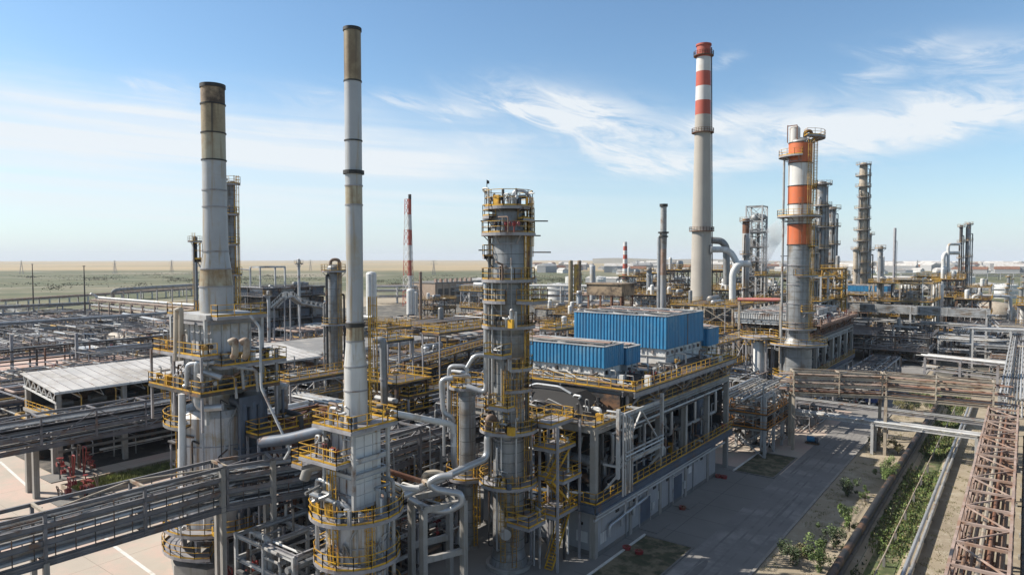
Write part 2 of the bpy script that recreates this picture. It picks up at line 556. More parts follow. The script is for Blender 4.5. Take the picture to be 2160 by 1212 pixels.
def build_ground():
    xs = [-9000, -2000, -600, -200, -60, -12.4, -11.6, -9.6, -8.9, 40, 200, 900, 6000]
    ys = [-900, -60, 0, 20, 26, 60, 100, 160, 240, 300, 306, 600, 1500, 4000, 9000]
    mb = MB()
    vs, n = [], len(xs)
    for y in ys:
        for x in xs:
            z = -.65 if (x in (-11.6, -9.6) and 26 <= y <= 300) else 0.0
            vs.append((x, y, z))
    mb.add(vs, [(j * n + i, j * n + i + 1, (j + 1) * n + i + 1, (j + 1) * n + i) for j in range(len(ys) - 1) for i in range(n - 1)])
    structure('ground', mb, ground_material())
    structure('apron', MB().b(-92, 18, -.2, -26.6, 300, .004), apron_m)
    structure('plaza', MB().b(-106, -60, -.2, -55, 57, .008).b(-250, -60, -.2, -106.01, 36.5, .008), plaza_m)
    structure('service_yard', MB().b(-250, 37, -.2, -205, 96, .014), pinkish)
    structure('gravel_yard', MB().b(-420, 36.6, -.2, -106.01, 170, .006).b(-105.99, 57.1, -.2, -92.1, 170, .006), M('shade darkened gravel', (.055, .052, .048), .95, 0, .35, .35, (.14, .12, .10), .3))  # gravel colour darkened to stand in for shade among the dense pipes
    structure('works_yard', MB().b(-330, 170.01, -.2, -92.1, 440, .006).b(-92, 300.1, -.2, -26.7, 440, .006).b(-19, 195, -.2, 40, 420, .006), M('works gravel', (.10, .095, .08), .95, 0, .3, .12, (.2, .175, .14), .4))
    structure('road', MB().b(-26.6, -40, -.2, -20.35, 700, .012), asphalt)
    structure('pale_apron', MB().b(-46, 97.2, -.2, -26.6, 146, .010), plaza_m)
    k = MB()
    for i in range(9): k.b(-106, -20 + 8 * i, -.1, -55.2, -19.95 + 8 * i, .0105)
    for i in range(7): k.b(-104 + 8 * i, -30, -.1, -103.95 + 8 * i, 56.8, .0108)
    structure('slab_joint', k, M('slab joint', (.30, .26, .21), .9))
    k = MB()
    y = -40
    while y < 300:
        k.b(-20.35, y + .01, -.2, -20.05, y + 1.99, .14); y += 2
    structure('kerb', k, conc)
    k = MB()
    for y0, y1 in ((28, 45), (54.8, 67.0), (95.0, 107), (150, 190)):
        k.b(-32.5, y0, -.2, -32.25, y1, .16)
    structure('bed_kerb', k, line_w)
    k = MB()
    for y0, y1 in ((28, 45), (54.8, 67.0), (95.0, 107), (150, 190)):
        k.b(-27.0, y0, -.2, -26.8, y1, .12)
        k.b(-32.25, y0, -.2, -27.0, y0 + .2, .12)
        k.b(-32.25, y1 - .2, -.2, -27.0, y1, .12)
    structure('grey_bed_kerb', k, conc_d)
    t = MB()
    for y0, y1 in ((28, 45), (54.8, 67.0), (95.0, 107), (150, 190)):
        t.b(-32.25, y0 + .2, -.2, -27.0, y1 - .2, .05)
    structure('planting_bed_soil', t, turf)
    dv, xs_ = [], (-12.5, -11.6, -9.6, -8.85)
    for y in (26.2, 60, 100, 160, 240, 299):
        dv += [(xs_[0], y, .02), (xs_[1], y, -.62), (xs_[2], y, -.62), (xs_[3], y, .02)]
    structure('ditch_bed', MB().add(dv, [(j * 4 + i, j * 4 + i + 1, j * 4 + i + 5, j * 4 + i + 4) for j in range(5) for i in range(3)]), M('ditch turf', (.10, .125, .045), .95, 0, .45, .7, (.22, .175, .11), .35))
    rnd = random.Random(12)
    k = MB()
    for y in range(40, 103, 5): k.b(-34, y, -.1, -26.62, y + .05, .0085)
    k.b(-30.4, 18.2, -.1, -30.35, 97, .0086)
    structure('apron_joint', k, M('joint sealant', (.09, .088, .085), .8))
    k = MB()
    for x, y, w, l in ((-24.6, 62, .9, 7), (-22.4, 84, .4, 16), (-21.2, 60, .3, 12), (-25.6, 104, .5, 12)):
        n = 9
        k.add([(x + w * .5 * math.cos(6.283 * i / n) * rnd.uniform(.75, 1.1), y + l * .5 * math.sin(6.283 * i / n) * rnd.uniform(.75, 1.1), .0165) for i in range(n)], [list(range(n))])
    structure('road_patch', k, M('tar patch', (.19, .182, .175), .85, 0, .3, .8))
    k = MB()
    for x in (-25.3, -23.9, -23.0, -21.6): k.add([(x, 30, .0145), (x + .22, 30, .0145), (x + .3, 140, .0145), (x + .05, 140, .0145)], [(0, 1, 2, 3)])
    structure('tyre_track', k, M('tyre darkened asphalt', (.212, .203, .194), .8, 0, .35, .5))
    k = MB()
    for pts in (((0, 585, 300, 590), (300, 590, 700, 583)), ((0, 607, 420, 598),), ((780, 588, 1020, 582), (1020, 582, 1500, 586))):
        for a, b, c, d in pts:
            p, q = gnd(a, b), gnd(c, d)
            n = (q - p).normalized().cross(Vector((0, 0, 1))) * 4
            k.add([tuple(v + Vector((0, 0, .05))) for v in (p - n, p + n, q + n, q - n)], [(0, 1, 2, 3)])
    structure('dirt_track', k, M('pale track dust', (.42, .37, .29), .95))
    p = MB()
    p.b(-96, 25.0, 0, -95.75, 25.25, .02)
    for a, b in ((gnd(0, 973), gnd(58, 1025)), (gnd(240, 1150), gnd(325, 1212)), (gnd(640 / 2.68, 1150), gnd(560 / 2.68, 1120))):
        p.beam(a + Vector((0, 0, .012)), b + Vector((0, 0, .012)), .35, .012)
    structure('plaza_line_marking', p, line_w)


build_ground()


def build_haze():
    m = bpy.data.materials.new('thin dusty air')
    m.use_nodes = True
    N, L = m.node_tree.nodes, m.node_tree.links
    N.remove(N['Principled BSDF'])
    v = N.new('ShaderNodeVolumePrincipled')
    v.inputs['Color'].default_value = (.86, .90, .96, 1)
    v.inputs['Density'].default_value = HAZE
    v.inputs['Anisotropy'].default_value = 0.0
    L.new(v.outputs[0], N['Material Output'].inputs['Volume'])
    o = solo('haze', MB().b(-9050, -950, -2.5, 6050, 9050, 100), m, 'thin pale dusty air over the plain', 'haze', kind='stuff')
    o.display_type = 'WIRE'


HAZE = .00006
build_haze()
# ------------------------------------------------------------------ kit of plant builders
def ringed_stack(name, label, x, y, secs, mats, rings, cat='chimney', ring_mat=None, group=None, n=32, extra=None):
    """secs: list of (z0, r0, z1, r1, material index); rings: (z, r, height)"""
    t = thing(name, label, cat, (x, y, 0), group)
    for z0, r0, z1, r1, k in secs:
        prof = [(z0, r0 - .03), (z0, r0), (z1, r1), (z1, r1 - .03)]
        part('shell_section', MB().lathe(prof, (x, y, 0), n), mats[k], t)
    for z, r, h in rings:
        part('stiffening_ring', MB().lathe([(z, r - .12), (z, r), (z + h, r), (z + h, r - .12)], (x, y, 0), n, smooth=False), ring_mat or rim_k, t)
    z1, r1 = secs[-1][2], secs[-1][3]
    part('mouth', MB().lathe([(z1 - 2.5, r1 - .06), (z1 + .02, r1 - .06), (z1 + .02, r1 - .001)], (x, y, 0), n), rim_k, t)
    return t


def platform(t, x, y, z, r0, r1, a0=0, a1=360, mat=None, rmat=None, brackets=True, h=1.1):
    pm, rm = mat or steel, rmat or yellow
    n = max(8, int(abs(a1 - a0) / 10))
    mb = MB().ring((x, y, 0), r0, r1, z - .12, .12, a0, a1, n)
    mb.lathe([(z - .26, r1 - .04), (z - .26, r1 + .03), (z + .03, r1 + .03), (z + .03, r1 - .04)], (x, y, 0), n, a0, a1, False)
    pl = part('platform', mb, pm, t)
    rb = MB()
    k = max(4, int(abs(a1 - a0) * r1 / 57.3 / 1.3))
    pts = [(x + r1 * math.cos(rad(a0 + (a1 - a0) * i / k)), y + r1 * math.sin(rad(a0 + (a1 - a0) * i / k)), z) for i in range(k + 1)]
    if abs(a1 - a0) < 359:
        pts = [(x + r0 * math.cos(rad(a0)), y + r0 * math.sin(rad(a0)), z)] + pts + [(x + r0 * math.cos(rad(a1)), y + r0 * math.sin(rad(a1)), z)]
    rb.rail(pts, h=h, sp=1.3, t=.055)
    part('railing_frame', rb, rm, pl)
    if brackets:
        bb = MB()
        for i in range(0, k, 2):
            a = rad(a0 + (a1 - a0) * (i + .5) / k)
            bb.beam((x + r0 * math.cos(a), y + r0 * math.sin(a), z - 1.0), (x + (r1 - .1) * math.cos(a), y + (r1 - .1) * math.sin(a), z - .15), .09)
        bb.ring((x, y, 0), r0 - .02, r0 + .07, z - 1.04, .1, a0, a1, n)
        bb.ring((x, y, 0), r1 - .16, r1 - .05, z - .2, .07, a0, a1, n)
        part('bracket_frame', bb, pm, pl)
    return pl


def flat_platform(t, x0, y0, x1, y1, z, sides='xXyY', mat=None, rmat=None, h=1.1):
    if x0 > x1: x0, x1 = x1, x0
    if y0 > y1: y0, y1 = y1, y0
    pm = mat or steel
    mb = MB().b(x0, y0, z - .1, x1, y1, z)
    for a, b in (((x0, y0), (x1, y0)), ((x1, y0), (x1, y1)), ((x1, y1), (x0, y1)), ((x0, y1), (x0, y0))):
        mb.beam((a[0], a[1], z - .18), (b[0], b[1], z - .18), .1, .24)
    pl = part('platform', mb, pm, t)
    r = MB()
    for c, a, b in (('x', (x0, y0), (x0, y1)), ('X', (x1, y0), (x1, y1)), ('y', (x0, y0), (x1, y0)), ('Y', (x0, y1), (x1, y1))):
        if c in sides: r.rail([(a[0], a[1], z), (b[0], b[1], z)], h=h, t=.055)
    if r.v: part('railing_frame', r, rmat or yellow, pl)
    return pl


def seams(z0, r0, z1, r1, step=.95, lip=.009):
    """profile of cladding in hoops"""
    out, k = [], max(1, round((z1 - z0) / step))
    for i in range(k):
        za, zb = z0 + (z1 - z0) * i / k, z0 + (z1 - z0) * (i + 1) / k
        ra, rb = r0 + (r1 - r0) * i / k, r0 + (r1 - r0) * (i + 1) / k
        out += [(za, ra - .0), (za + .02, ra + lip), (zb - .08, rb + lip), (zb - .03, rb - lip * .4)]
    return out + [(z1, r1)]


def tower(name, label, x, y, prof, plats, mat, ladders=(), pipes=(), bands=(), n=28, head=True, group=None, hoops=.95, cat='column', rmat=None):
    """prof: (z, r) list; plats: (z, width, a0, a1); ladders: (angle, z0, z1); pipes: (points, r, material); bands: (z0, z1, material)"""
    t = thing(name, label, cat, (x, y, 0), group)

    def rad_at(z):
        for (za, ra), (zb, rb) in zip(prof, prof[1:]):
            if za <= z <= zb: return ra + (rb - ra) * (z - za) / max(1e-6, zb - za)
        return prof[-1][1]
    pr = []
    for (za, ra), (zb, rb) in zip(prof, prof[1:]):
        pr += [(za, ra), (zb, rb)]
    if head:
        z, r = prof[-1]
        pr += [(z + r * .5 * math.sin(rad(a)), r * math.cos(rad(a))) for a in (20, 40, 60, 78, 90)]
    part('shell', MB().lathe(pr, (x, y, 0), n), mat, t)
    if hoops:
        sm, z = MB(), prof[0][0] + hoops
        while z < prof[-1][0] - .3:
            sm.lathe([(z, rad_at(z) - .01), (z, rad_at(z) + .014), (z + .05, rad_at(z) + .014), (z + .05, rad_at(z) - .01)], (x, y, 0), n, smooth=False); z += hoops
        part('cladding_seam', sm, seam_m, t)
    for z0, z1, bm in bands:
        part('painted_band', MB().lathe([(z0, rad_at(z0) + .03), (z0, rad_at(z0) + .05), (z1, rad_at(z1) + .05), (z1, rad_at(z1) + .03)], (x, y, 0), n), bm, t)
    for z, w, a0, a1 in plats:
        platform(t, x, y, z, rad_at(z) + .05, rad_at(z) + w, a0, a1, rmat=rmat)
    for a, z0, z1 in ladders:
        part('caged_ladder_frame', MB().ladder((x, y, 0), a, rad_at((z0 + z1) / 2) + .1, z0, z1), rmat or yellow, t)
    for pts, r, pm in pipes:
        part('pipe', MB().path(pts, r, 10), pm, t)
    return t


def pol(x, y, r, a, z):
    return (x + r * math.cos(rad(a)), y + r * math.sin(rad(a)), z)


def pipe_rack(name, label, A, B, width, levels, bay=6.0, seed=1, cm=None, cw=.32, truss=None, top=None, cat='pipe rack', group=None, foot=True, npx=1.0,
              mats=None, bend=0, walk=False, pm_rail=None, posts=None, cols=True, sag=0, brace=True, hang=0, panel=False, tm=None, colm=None):
    """A, B plan points; levels: list of (z, pipe count, rmin, rmax); truss: (z0, z1) latticed girder sides"""
    rnd = random.Random(seed)
    A, B = Vector((A[0], A[1], 0)), Vector((B[0], B[1], 0))
    d = B - A; L = d.length; d.normalize()
    nv = Vector((d.y, -d.x, 0))
    cm, mats = cm or steel, mats or MIXP
    t = thing(name, label, cat, tuple(A), group)
    P = lambda s, o, z: tuple(A + d * s + nv * o + Vector((0, 0, z)))
    k = max(1, round(L / bay))
    zt = top or max(l[0] for l in levels)
    W = width / 2
    if cols:
        for i in (posts if posts is not None else range(k + 1)):
            s = L * i / k
            for o in (-W, W):
                part('column', MB().beam(P(s, o, 0), P(s, o, zt), cw, cw), colm or cm, t)
                if foot: part('footing', MB().b(P(s, o, 0)[0] - cw, P(s, o, 0)[1] - cw, 0, P(s, o, 0)[0] + cw, P(s, o, 0)[1] + cw, .35), conc, t)
    for (z, n, r0, r1) in levels:
        fr = MB()
        for i in range(k + 1):
            s = L * i / k
            fr.ibeam(P(s, -W - .2, z), P(s, W + .2, z), .22, .34)
        for o in (-W, W):
            fr.ibeam(P(0, o, z - .05), P(L, o, z - .05), .2, .36)
        part('beam_frame', fr, cm, t)
        o = -W + .25
        for j in range(n):
            r = rnd.uniform(r0, r1)
            if rnd.random() < .5: r = r0 + (r - r0) * .4
            o += r + rnd.uniform(.02, .12) + (2 * W - .5) / n * .35 * rnd.random()
            if o + r > W - .1: break
            zz = z + .18 + r
            a, b = -.5 - rnd.random() * 2, L + .5 + rnd.random() * 2
            pts = [P(a, o, zz), P(b, o, zz)]
            q = rnd.random()
            if bend and q < bend:      # an expansion loop or a drop-off
                s0 = rnd.uniform(.15, .8) * L
                if q < bend * .5:
                    h = rnd.uniform(.8, 1.6)
                    pts = [P(a, o, zz), P(s0, o, zz), P(s0, o, zz + h), P(s0 + rnd.uniform(1.5, 4), o, zz + h)]
                    e = pts[-1]; s1 = (Vector(e) - A).dot(d)
                    pts += [P(s1, o, zz), P(b, o, zz)]
                else:
                    sd_ = rnd.choice((-1, 1)) * (W + rnd.uniform(.3, 1.2))
                    pts = [P(a, o, zz), P(s0, o, zz), P(s0, o, zz + .5), P(s0, sd_, zz + .5), P(s0, sd_, max(.3, zz - rnd.uniform(2, 6)))]
            part('pipe', MB().path(pts, r, 8), rnd.choice(mats), t)
            o += r
    if truss:
        z0, z1 = truss
        for o in (-W - .02, W + .02):
            fr = MB()
            fr.ibeam(P(0, o, z0), P(L, o, z0), .28, .42)
            fr.ibeam(P(0, o, z1), P(L, o, z1), .2, .24)
            for i in range(k + 1):
                fr.beam(P(L * i / k, o, z0), P(L * i / k, o, z1), .22)
            if panel: part('side_panel', MB().beam(P(0, o, (z0 + z1) / 2), P(L, o, (z0 + z1) / 2), .08, z1 - z0 - .3), clad_d, t)
            if brace:
                for i in range(k):
                    a, b = (z0, z1) if i % 2 else (z1, z0)
                    fr.beam(P(L * i / k, o, a), P(L * (i + 1) / k, o, b), .13)
            if hang:
                hg = MB()
                for i in range(int(L / hang)): hg.beam(P(i * hang + .4, o * .97, z0), P(i * hang + .4, o * .97, z0 + (z1 - z0) * (.62 if i % 3 else .9)), .06)
                part('hanger_frame', hg, steel_d, t)
            part('truss_frame', fr, cm, t)
        fr = MB()
        for i in range(k):
            s0, s1 = L * i / k, L * (i + 1) / k
            fr.beam(P(s0, -W, z1 + .05), P(s0, W, z1 + .05), .2)
            a, b = (-W, W) if i % 2 else (W, -W)
            if npx: fr.beam(P(s0, a, z1 + .02), P(s1, b, z1 + .02), .11)
        fr.beam(P(L, -W, z1 + .05), P(L, W, z1 + .05), .2)
        part('top_bracing_frame', fr, tm or cm, t)
    if walk:
        z = walk
        wk = part('walkway', MB().beam(P(0, W + .5, z), P(L, W + .5, z), .9, .08), grate, t)
        part('railing_frame', MB().rail([P(0, W + .95, z), P(L, W + .95, z)]), pm_rail or yellow, wk)
    return t


def clutter(t, x0, y0, x1, y1, z, n, seed, h=2.2):
    """small lines, instruments and valves standing on a deck"""
    rnd = random.Random(seed)
    for i in range(n):
        x, y = rnd.uniform(x0, x1), rnd.uniform(y0, y1)
        k = rnd.randrange(5)
        if k == 0:
            s = rnd.uniform(.15, .35)
            part('instrument_box', MB().b(x - s, y - s * .6, z, x + s, y + s * .6, z + rnd.uniform(.5, 1.4)), rnd.choice((steel_l, white, clad_d, steel_b, yellow)), t)
        elif k == 1:
            mb = MB().tube((x, y, z), (x, y, z + 1.0), .07, 6)
            valve(mb, (x, y, z + .8), .13, (0, 0, 1)); part('valve', mb, rnd.choice((red, steel_d, ochre, clad)), t)
        else:
            hh = rnd.uniform(.8, h)
            pts = [(x, y, z), (x, y, z + hh), (x + rnd.uniform(-1.2, 1.2), y, z + hh), (x + rnd.uniform(-.2, .2), y + rnd.uniform(-1.5, 1.5), z + hh * rnd.uniform(.3, 1.3))]
            part('pipe', MB().path(pts[:rnd.choice((2, 3, 4))], rnd.choice((.05, .07, .1, .14)), 6), rnd.choice(MIXP), t)


def valve(mb, p, r, axis, wheel=True):
    p = Vector(p); ax = Vector(axis).normalized()
    mb.tube(p - ax * r * 1.5, p - ax * r * 1.15, r * 1.7, 10).tube(p + ax * r * 1.15, p + ax * r * 1.5, r * 1.7, 10)
    mb.sweep([p - ax * r * 1.15, p, p + ax * r * 1.15], [r * 1.1, r * 1.5, r * 1.1], 10)
    if wheel:
        up = Vector((0, 0, 1)) if abs(ax.z) < .8 else Vector((1, 0, 0))
        mb.tube(p, p + up * r * 4, r * .35, 6)
        mb.tube(p + up * r * 3.8, p + up * r * 4.1, r * 1.6, 10)


def manifold(name, label, x0, y0, x1, y1, z0, z1, n, seed, mats=None, rr=(.06, .22), valves=6, vm=None, frame=True, fm=None, cat='piping', group=None):
    """a knot of process pipework on its own stanchions"""
    rnd = random.Random(seed)
    t = thing(name, label, cat, ((x0 + x1) / 2, (y0 + y1) / 2, 0), group)
    mats = mats or MIXP
    cl = lambda p: (min(max(p[0], x0), x1), min(max(p[1], y0), y1), min(max(p[2], z0), z1))
    if frame:
        for fx in (x0 + .2, x1 - .2):
            for i in range(max(2, int((y1 - y0) / 5) + 1)):
                fy = y0 + .2 + (y1 - y0 - .4) * i / max(1, int((y1 - y0) / 5) if (y1 - y0) >= 5 else 1)
                part('stanchion', MB().beam((fx, fy, 0), (fx, fy, z1), .2), fm or steel, t)
        f = MB()
        for z in (z0 + (z1 - z0) * .45, z1):
            for fx in (x0 + .2, x1 - .2): f.ibeam((fx, y0, z - .1), (fx, y1, z - .1), .16, .24)
            for i in range(max(2, int((y1 - y0) / 3))):
                fy = y0 + .2 + (y1 - y0 - .4) * i / max(1, max(2, int((y1 - y0) / 3)) - 1)
                f.ibeam((x0, fy, z - .12), (x1, fy, z - .12), .14, .2)
        part('support_frame', f, fm or steel, t)
    for i in range(n):
        r = rnd.uniform(*rr) if rnd.random() < .45 else rr[0] * rnd.uniform(1, 1.6)
        p = Vector((rnd.uniform(x0, x1), rnd.uniform(y0, y1), rnd.choice((z0, (z0 + z1) / 2, z1)) + rnd.uniform(-.3, .5)))
        ax = rnd.choice((0, 1, 1, 2))
        pts = [cl(p)]
        for j in range(rnd.choice((2, 3, 3, 4))):
            q = Vector(pts[-1])
            ext = (x1 - x0, y1 - y0, z1 - z0)[ax]
            q[ax] += rnd.choice((-1, 1)) * rnd.uniform(.3, .95) * ext
            q = cl(q)
            if (Vector(q) - Vector(pts[-1])).length > r * 4: pts.append(q)
            ax = rnd.choice([a for a in (0, 1, 2) if a != ax])
        if len(pts) < 2: continue
        m = rnd.choice(mats)
        po = part('pipe', MB().path(pts, r, 8), m, t)
        if valves > 0 and rnd.random() < .6:
            a, b = Vector(pts[0]), Vector(pts[1])
            mb = MB(); valve(mb, a.lerp(b, rnd.uniform(.3, .7)), max(.12, r), b - a)
            part('valve', mb, vm or rnd.choice((red, steel_b, steel_d, ochre)), po)
            valves -= 1
    return t


def drum(t, name, p, q, r, mat, saddles=True):
    p, q = Vector(p), Vector(q)
    d = (q - p).normalized()
    pts, rs = [], []
    for a in (0, 25, 50, 75, 90): pts.append(p - d * r * .5 * math.cos(rad(a))); rs.append(max(.02, r * math.sin(rad(a))))
    for a in (90, 75, 50, 25, 0): pts.append(q + d * r * .5 * math.cos(rad(a))); rs.append(max(.02, r * math.sin(rad(a))))
    o = part(name, MB().sweep(pts, rs, 20), mat, t)
    if saddles:
        for f in (.2, .8):
            c = p.lerp(q, f)
            part('saddle', MB().b(c.x - r * .5 if abs(d.x) < .5 else c.x - .15, c.y - .15 if abs(d.x) < .5 else c.y - r * .5, c.z - r * 1.35,
                                  c.x + r * .5 if abs(d.x) < .5 else c.x + .15, c.y + .15 if abs(d.x) < .5 else c.y + r * .5, c.z - r * .7), conc, o)
    return o


def steelwork(name, label, x0, x1, y0, y1, zs, nx, ny, seed=1, cm=None, cw=.35, deck=True, rails='xXyY', npipe=14, ndrum=2, brace=True, rmat=None, cat='steel structure',
              group=None, beam=.36, stair=False, fill=None, skipdeck=()):
    rnd = random.Random(seed)
    cm = cm or steel
    t = thing(name, label, cat, (x0, y0, 0), group)
    X = [x0 + (x1 - x0) * i / nx for i in range(nx + 1)]
    Y = [y0 + (y1 - y0) * i / ny for i in range(ny + 1)]
    for x in X:
        for y in Y:
            part('column', MB().beam((x, y, 0), (x, y, zs[-1]), cw), cm, t)
    for li, z in enumerate(zs):
        f = MB()
        for x in X: f.ibeam((x, y0, z - beam / 2 - .1), (x, y1, z - beam / 2 - .1), .2, beam)
        for y in Y: f.ibeam((x0, y, z - beam / 2 - .1), (x1, y, z - beam / 2 - .1), .2, beam)
        part('beam_frame', f, cm, t)
        if deck and li not in skipdeck:
            dk = part('deck', MB().b(x0 - .5, y0 - .5, z - .09, x1 + .5 if li < len(zs) - 1 or nx == 1 else x0 + (x1 - x0) * .42, y1 + .5, z), grate, t)
            r = MB()
            for c, a, b in (('x', (x0 - .45, y0 - .45), (x0 - .45, y1 + .45)), ('X', (x1 + .45, y0 - .45), (x1 + .45, y1 + .45)),
                            ('y', (x0 - .45, y0 - .45), (x1 + .45, y0 - .45)), ('Y', (x0 - .45, y1 + .45), (x1 + .45, y1 + .45))):
                if c in rails: r.rail([(a[0], a[1], z), (b[0], b[1], z)], t=.06)
            if r.v: part('railing_frame', r, rmat or yellow, dk)
    if brace:
        zz = [0] + list(zs)
        for a, b in zip(zz, zz[1:]):
            for x in (x0, x1):
                i = rnd.randrange(ny)
                f = MB().beam((x, Y[i], a), (x, Y[i + 1], b - .3), .14).beam((x, Y[i + 1], a), (x, Y[i], b - .3), .14)
                part('cross_brace', f, cm, t)
            for y in (y0, y1):
                i = rnd.randrange(nx)
                f = MB().beam((X[i], y, a), (X[i + 1], y, b - .3), .14).beam((X[i + 1], y, a), (X[i], y, b - .3), .14)
                part('cross_brace', f, cm, t)
    base = [0] + list(zs[:-1])
    for i in range(ndrum):
        z = rnd.choice(list(zs)); r = rnd.uniform(.45, .95)
        m = rnd.choice((clad, clad_d, pipe_g, white, clad_d))
        if rnd.random() < .5:
            xx, ya = rnd.uniform(x0 + 1, x1 - 1), rnd.uniform(y0, y1 - 4)
            drum(t, 'drum', (xx, ya, z + r * 1.35), (xx, min(y1, ya + rnd.uniform(3, 6)), z + r * 1.35), r, m)
        else:
            xx, yy = rnd.uniform(x0 + 1, x1 - 1), rnd.uniform(y0 + 1, y1 - 1)
            h = rnd.uniform(2, 4)
            part('vessel', MB().lathe([(z, r * .9), (z + .4, r), (z + h, r), (z + h + r * .3, r * .8), (z + h + r * .5, .05)], (xx, yy, 0), 16), m, t)
    for i in range(npipe):
        r = rnd.choice((.06, .08, .1, .14, .2, .28))
        z = rnd.choice(base) + rnd.uniform(.4, 2.4)
        p = Vector((rnd.uniform(x0 - .4, x1 + .4), rnd.uniform(y0 - .4, y1 + .4), z))
        pts = [p]
        ax = rnd.randrange(3)
        for j in range(rnd.choice((1, 2, 3, 3))):
            q = pts[-1].copy()
            lo, hi = ((x0 - .4, x1 + .4), (y0 - .4, y1 + .4), (.3, zs[-1] + 1.6))[ax]
            q[ax] = rnd.uniform(lo, hi)
            if (q - pts[-1]).length > r * 5: pts.append(q)
            ax = (ax + rnd.choice((1, 2))) % 3
        if len(pts) > 1: part('pipe', MB().path(pts, r, 8), rnd.choice(MIXP), t)
    if stair:
        zz = [0] + list(zs)
        s = MB()
        for i, (a, b) in enumerate(zip(zz, zz[1:])):
            ya, yb = (y0, y0 + (b - a) * 1.1) if i % 2 == 0 else (y0 + (b - a) * 1.1, y0)
            for o in (.7, 1.5):
                s.beam((x1 + o, ya, a), (x1 + o, yb, b), .08, .25)
                s.beam((x1 + o, ya, a + 1), (x1 + o, yb, b + 1), .05)
            k = int((b - a) / .22)
            for j in range(k): s.b(x1 + .72, ya + (yb - ya) * j / k - .12, a + (b - a) * j / k, x1 + 1.48, ya + (yb - ya) * j / k + .12, a + (b - a) * j / k + .03)
        part('stair_frame', s, rmat or yellow, t)
    return t
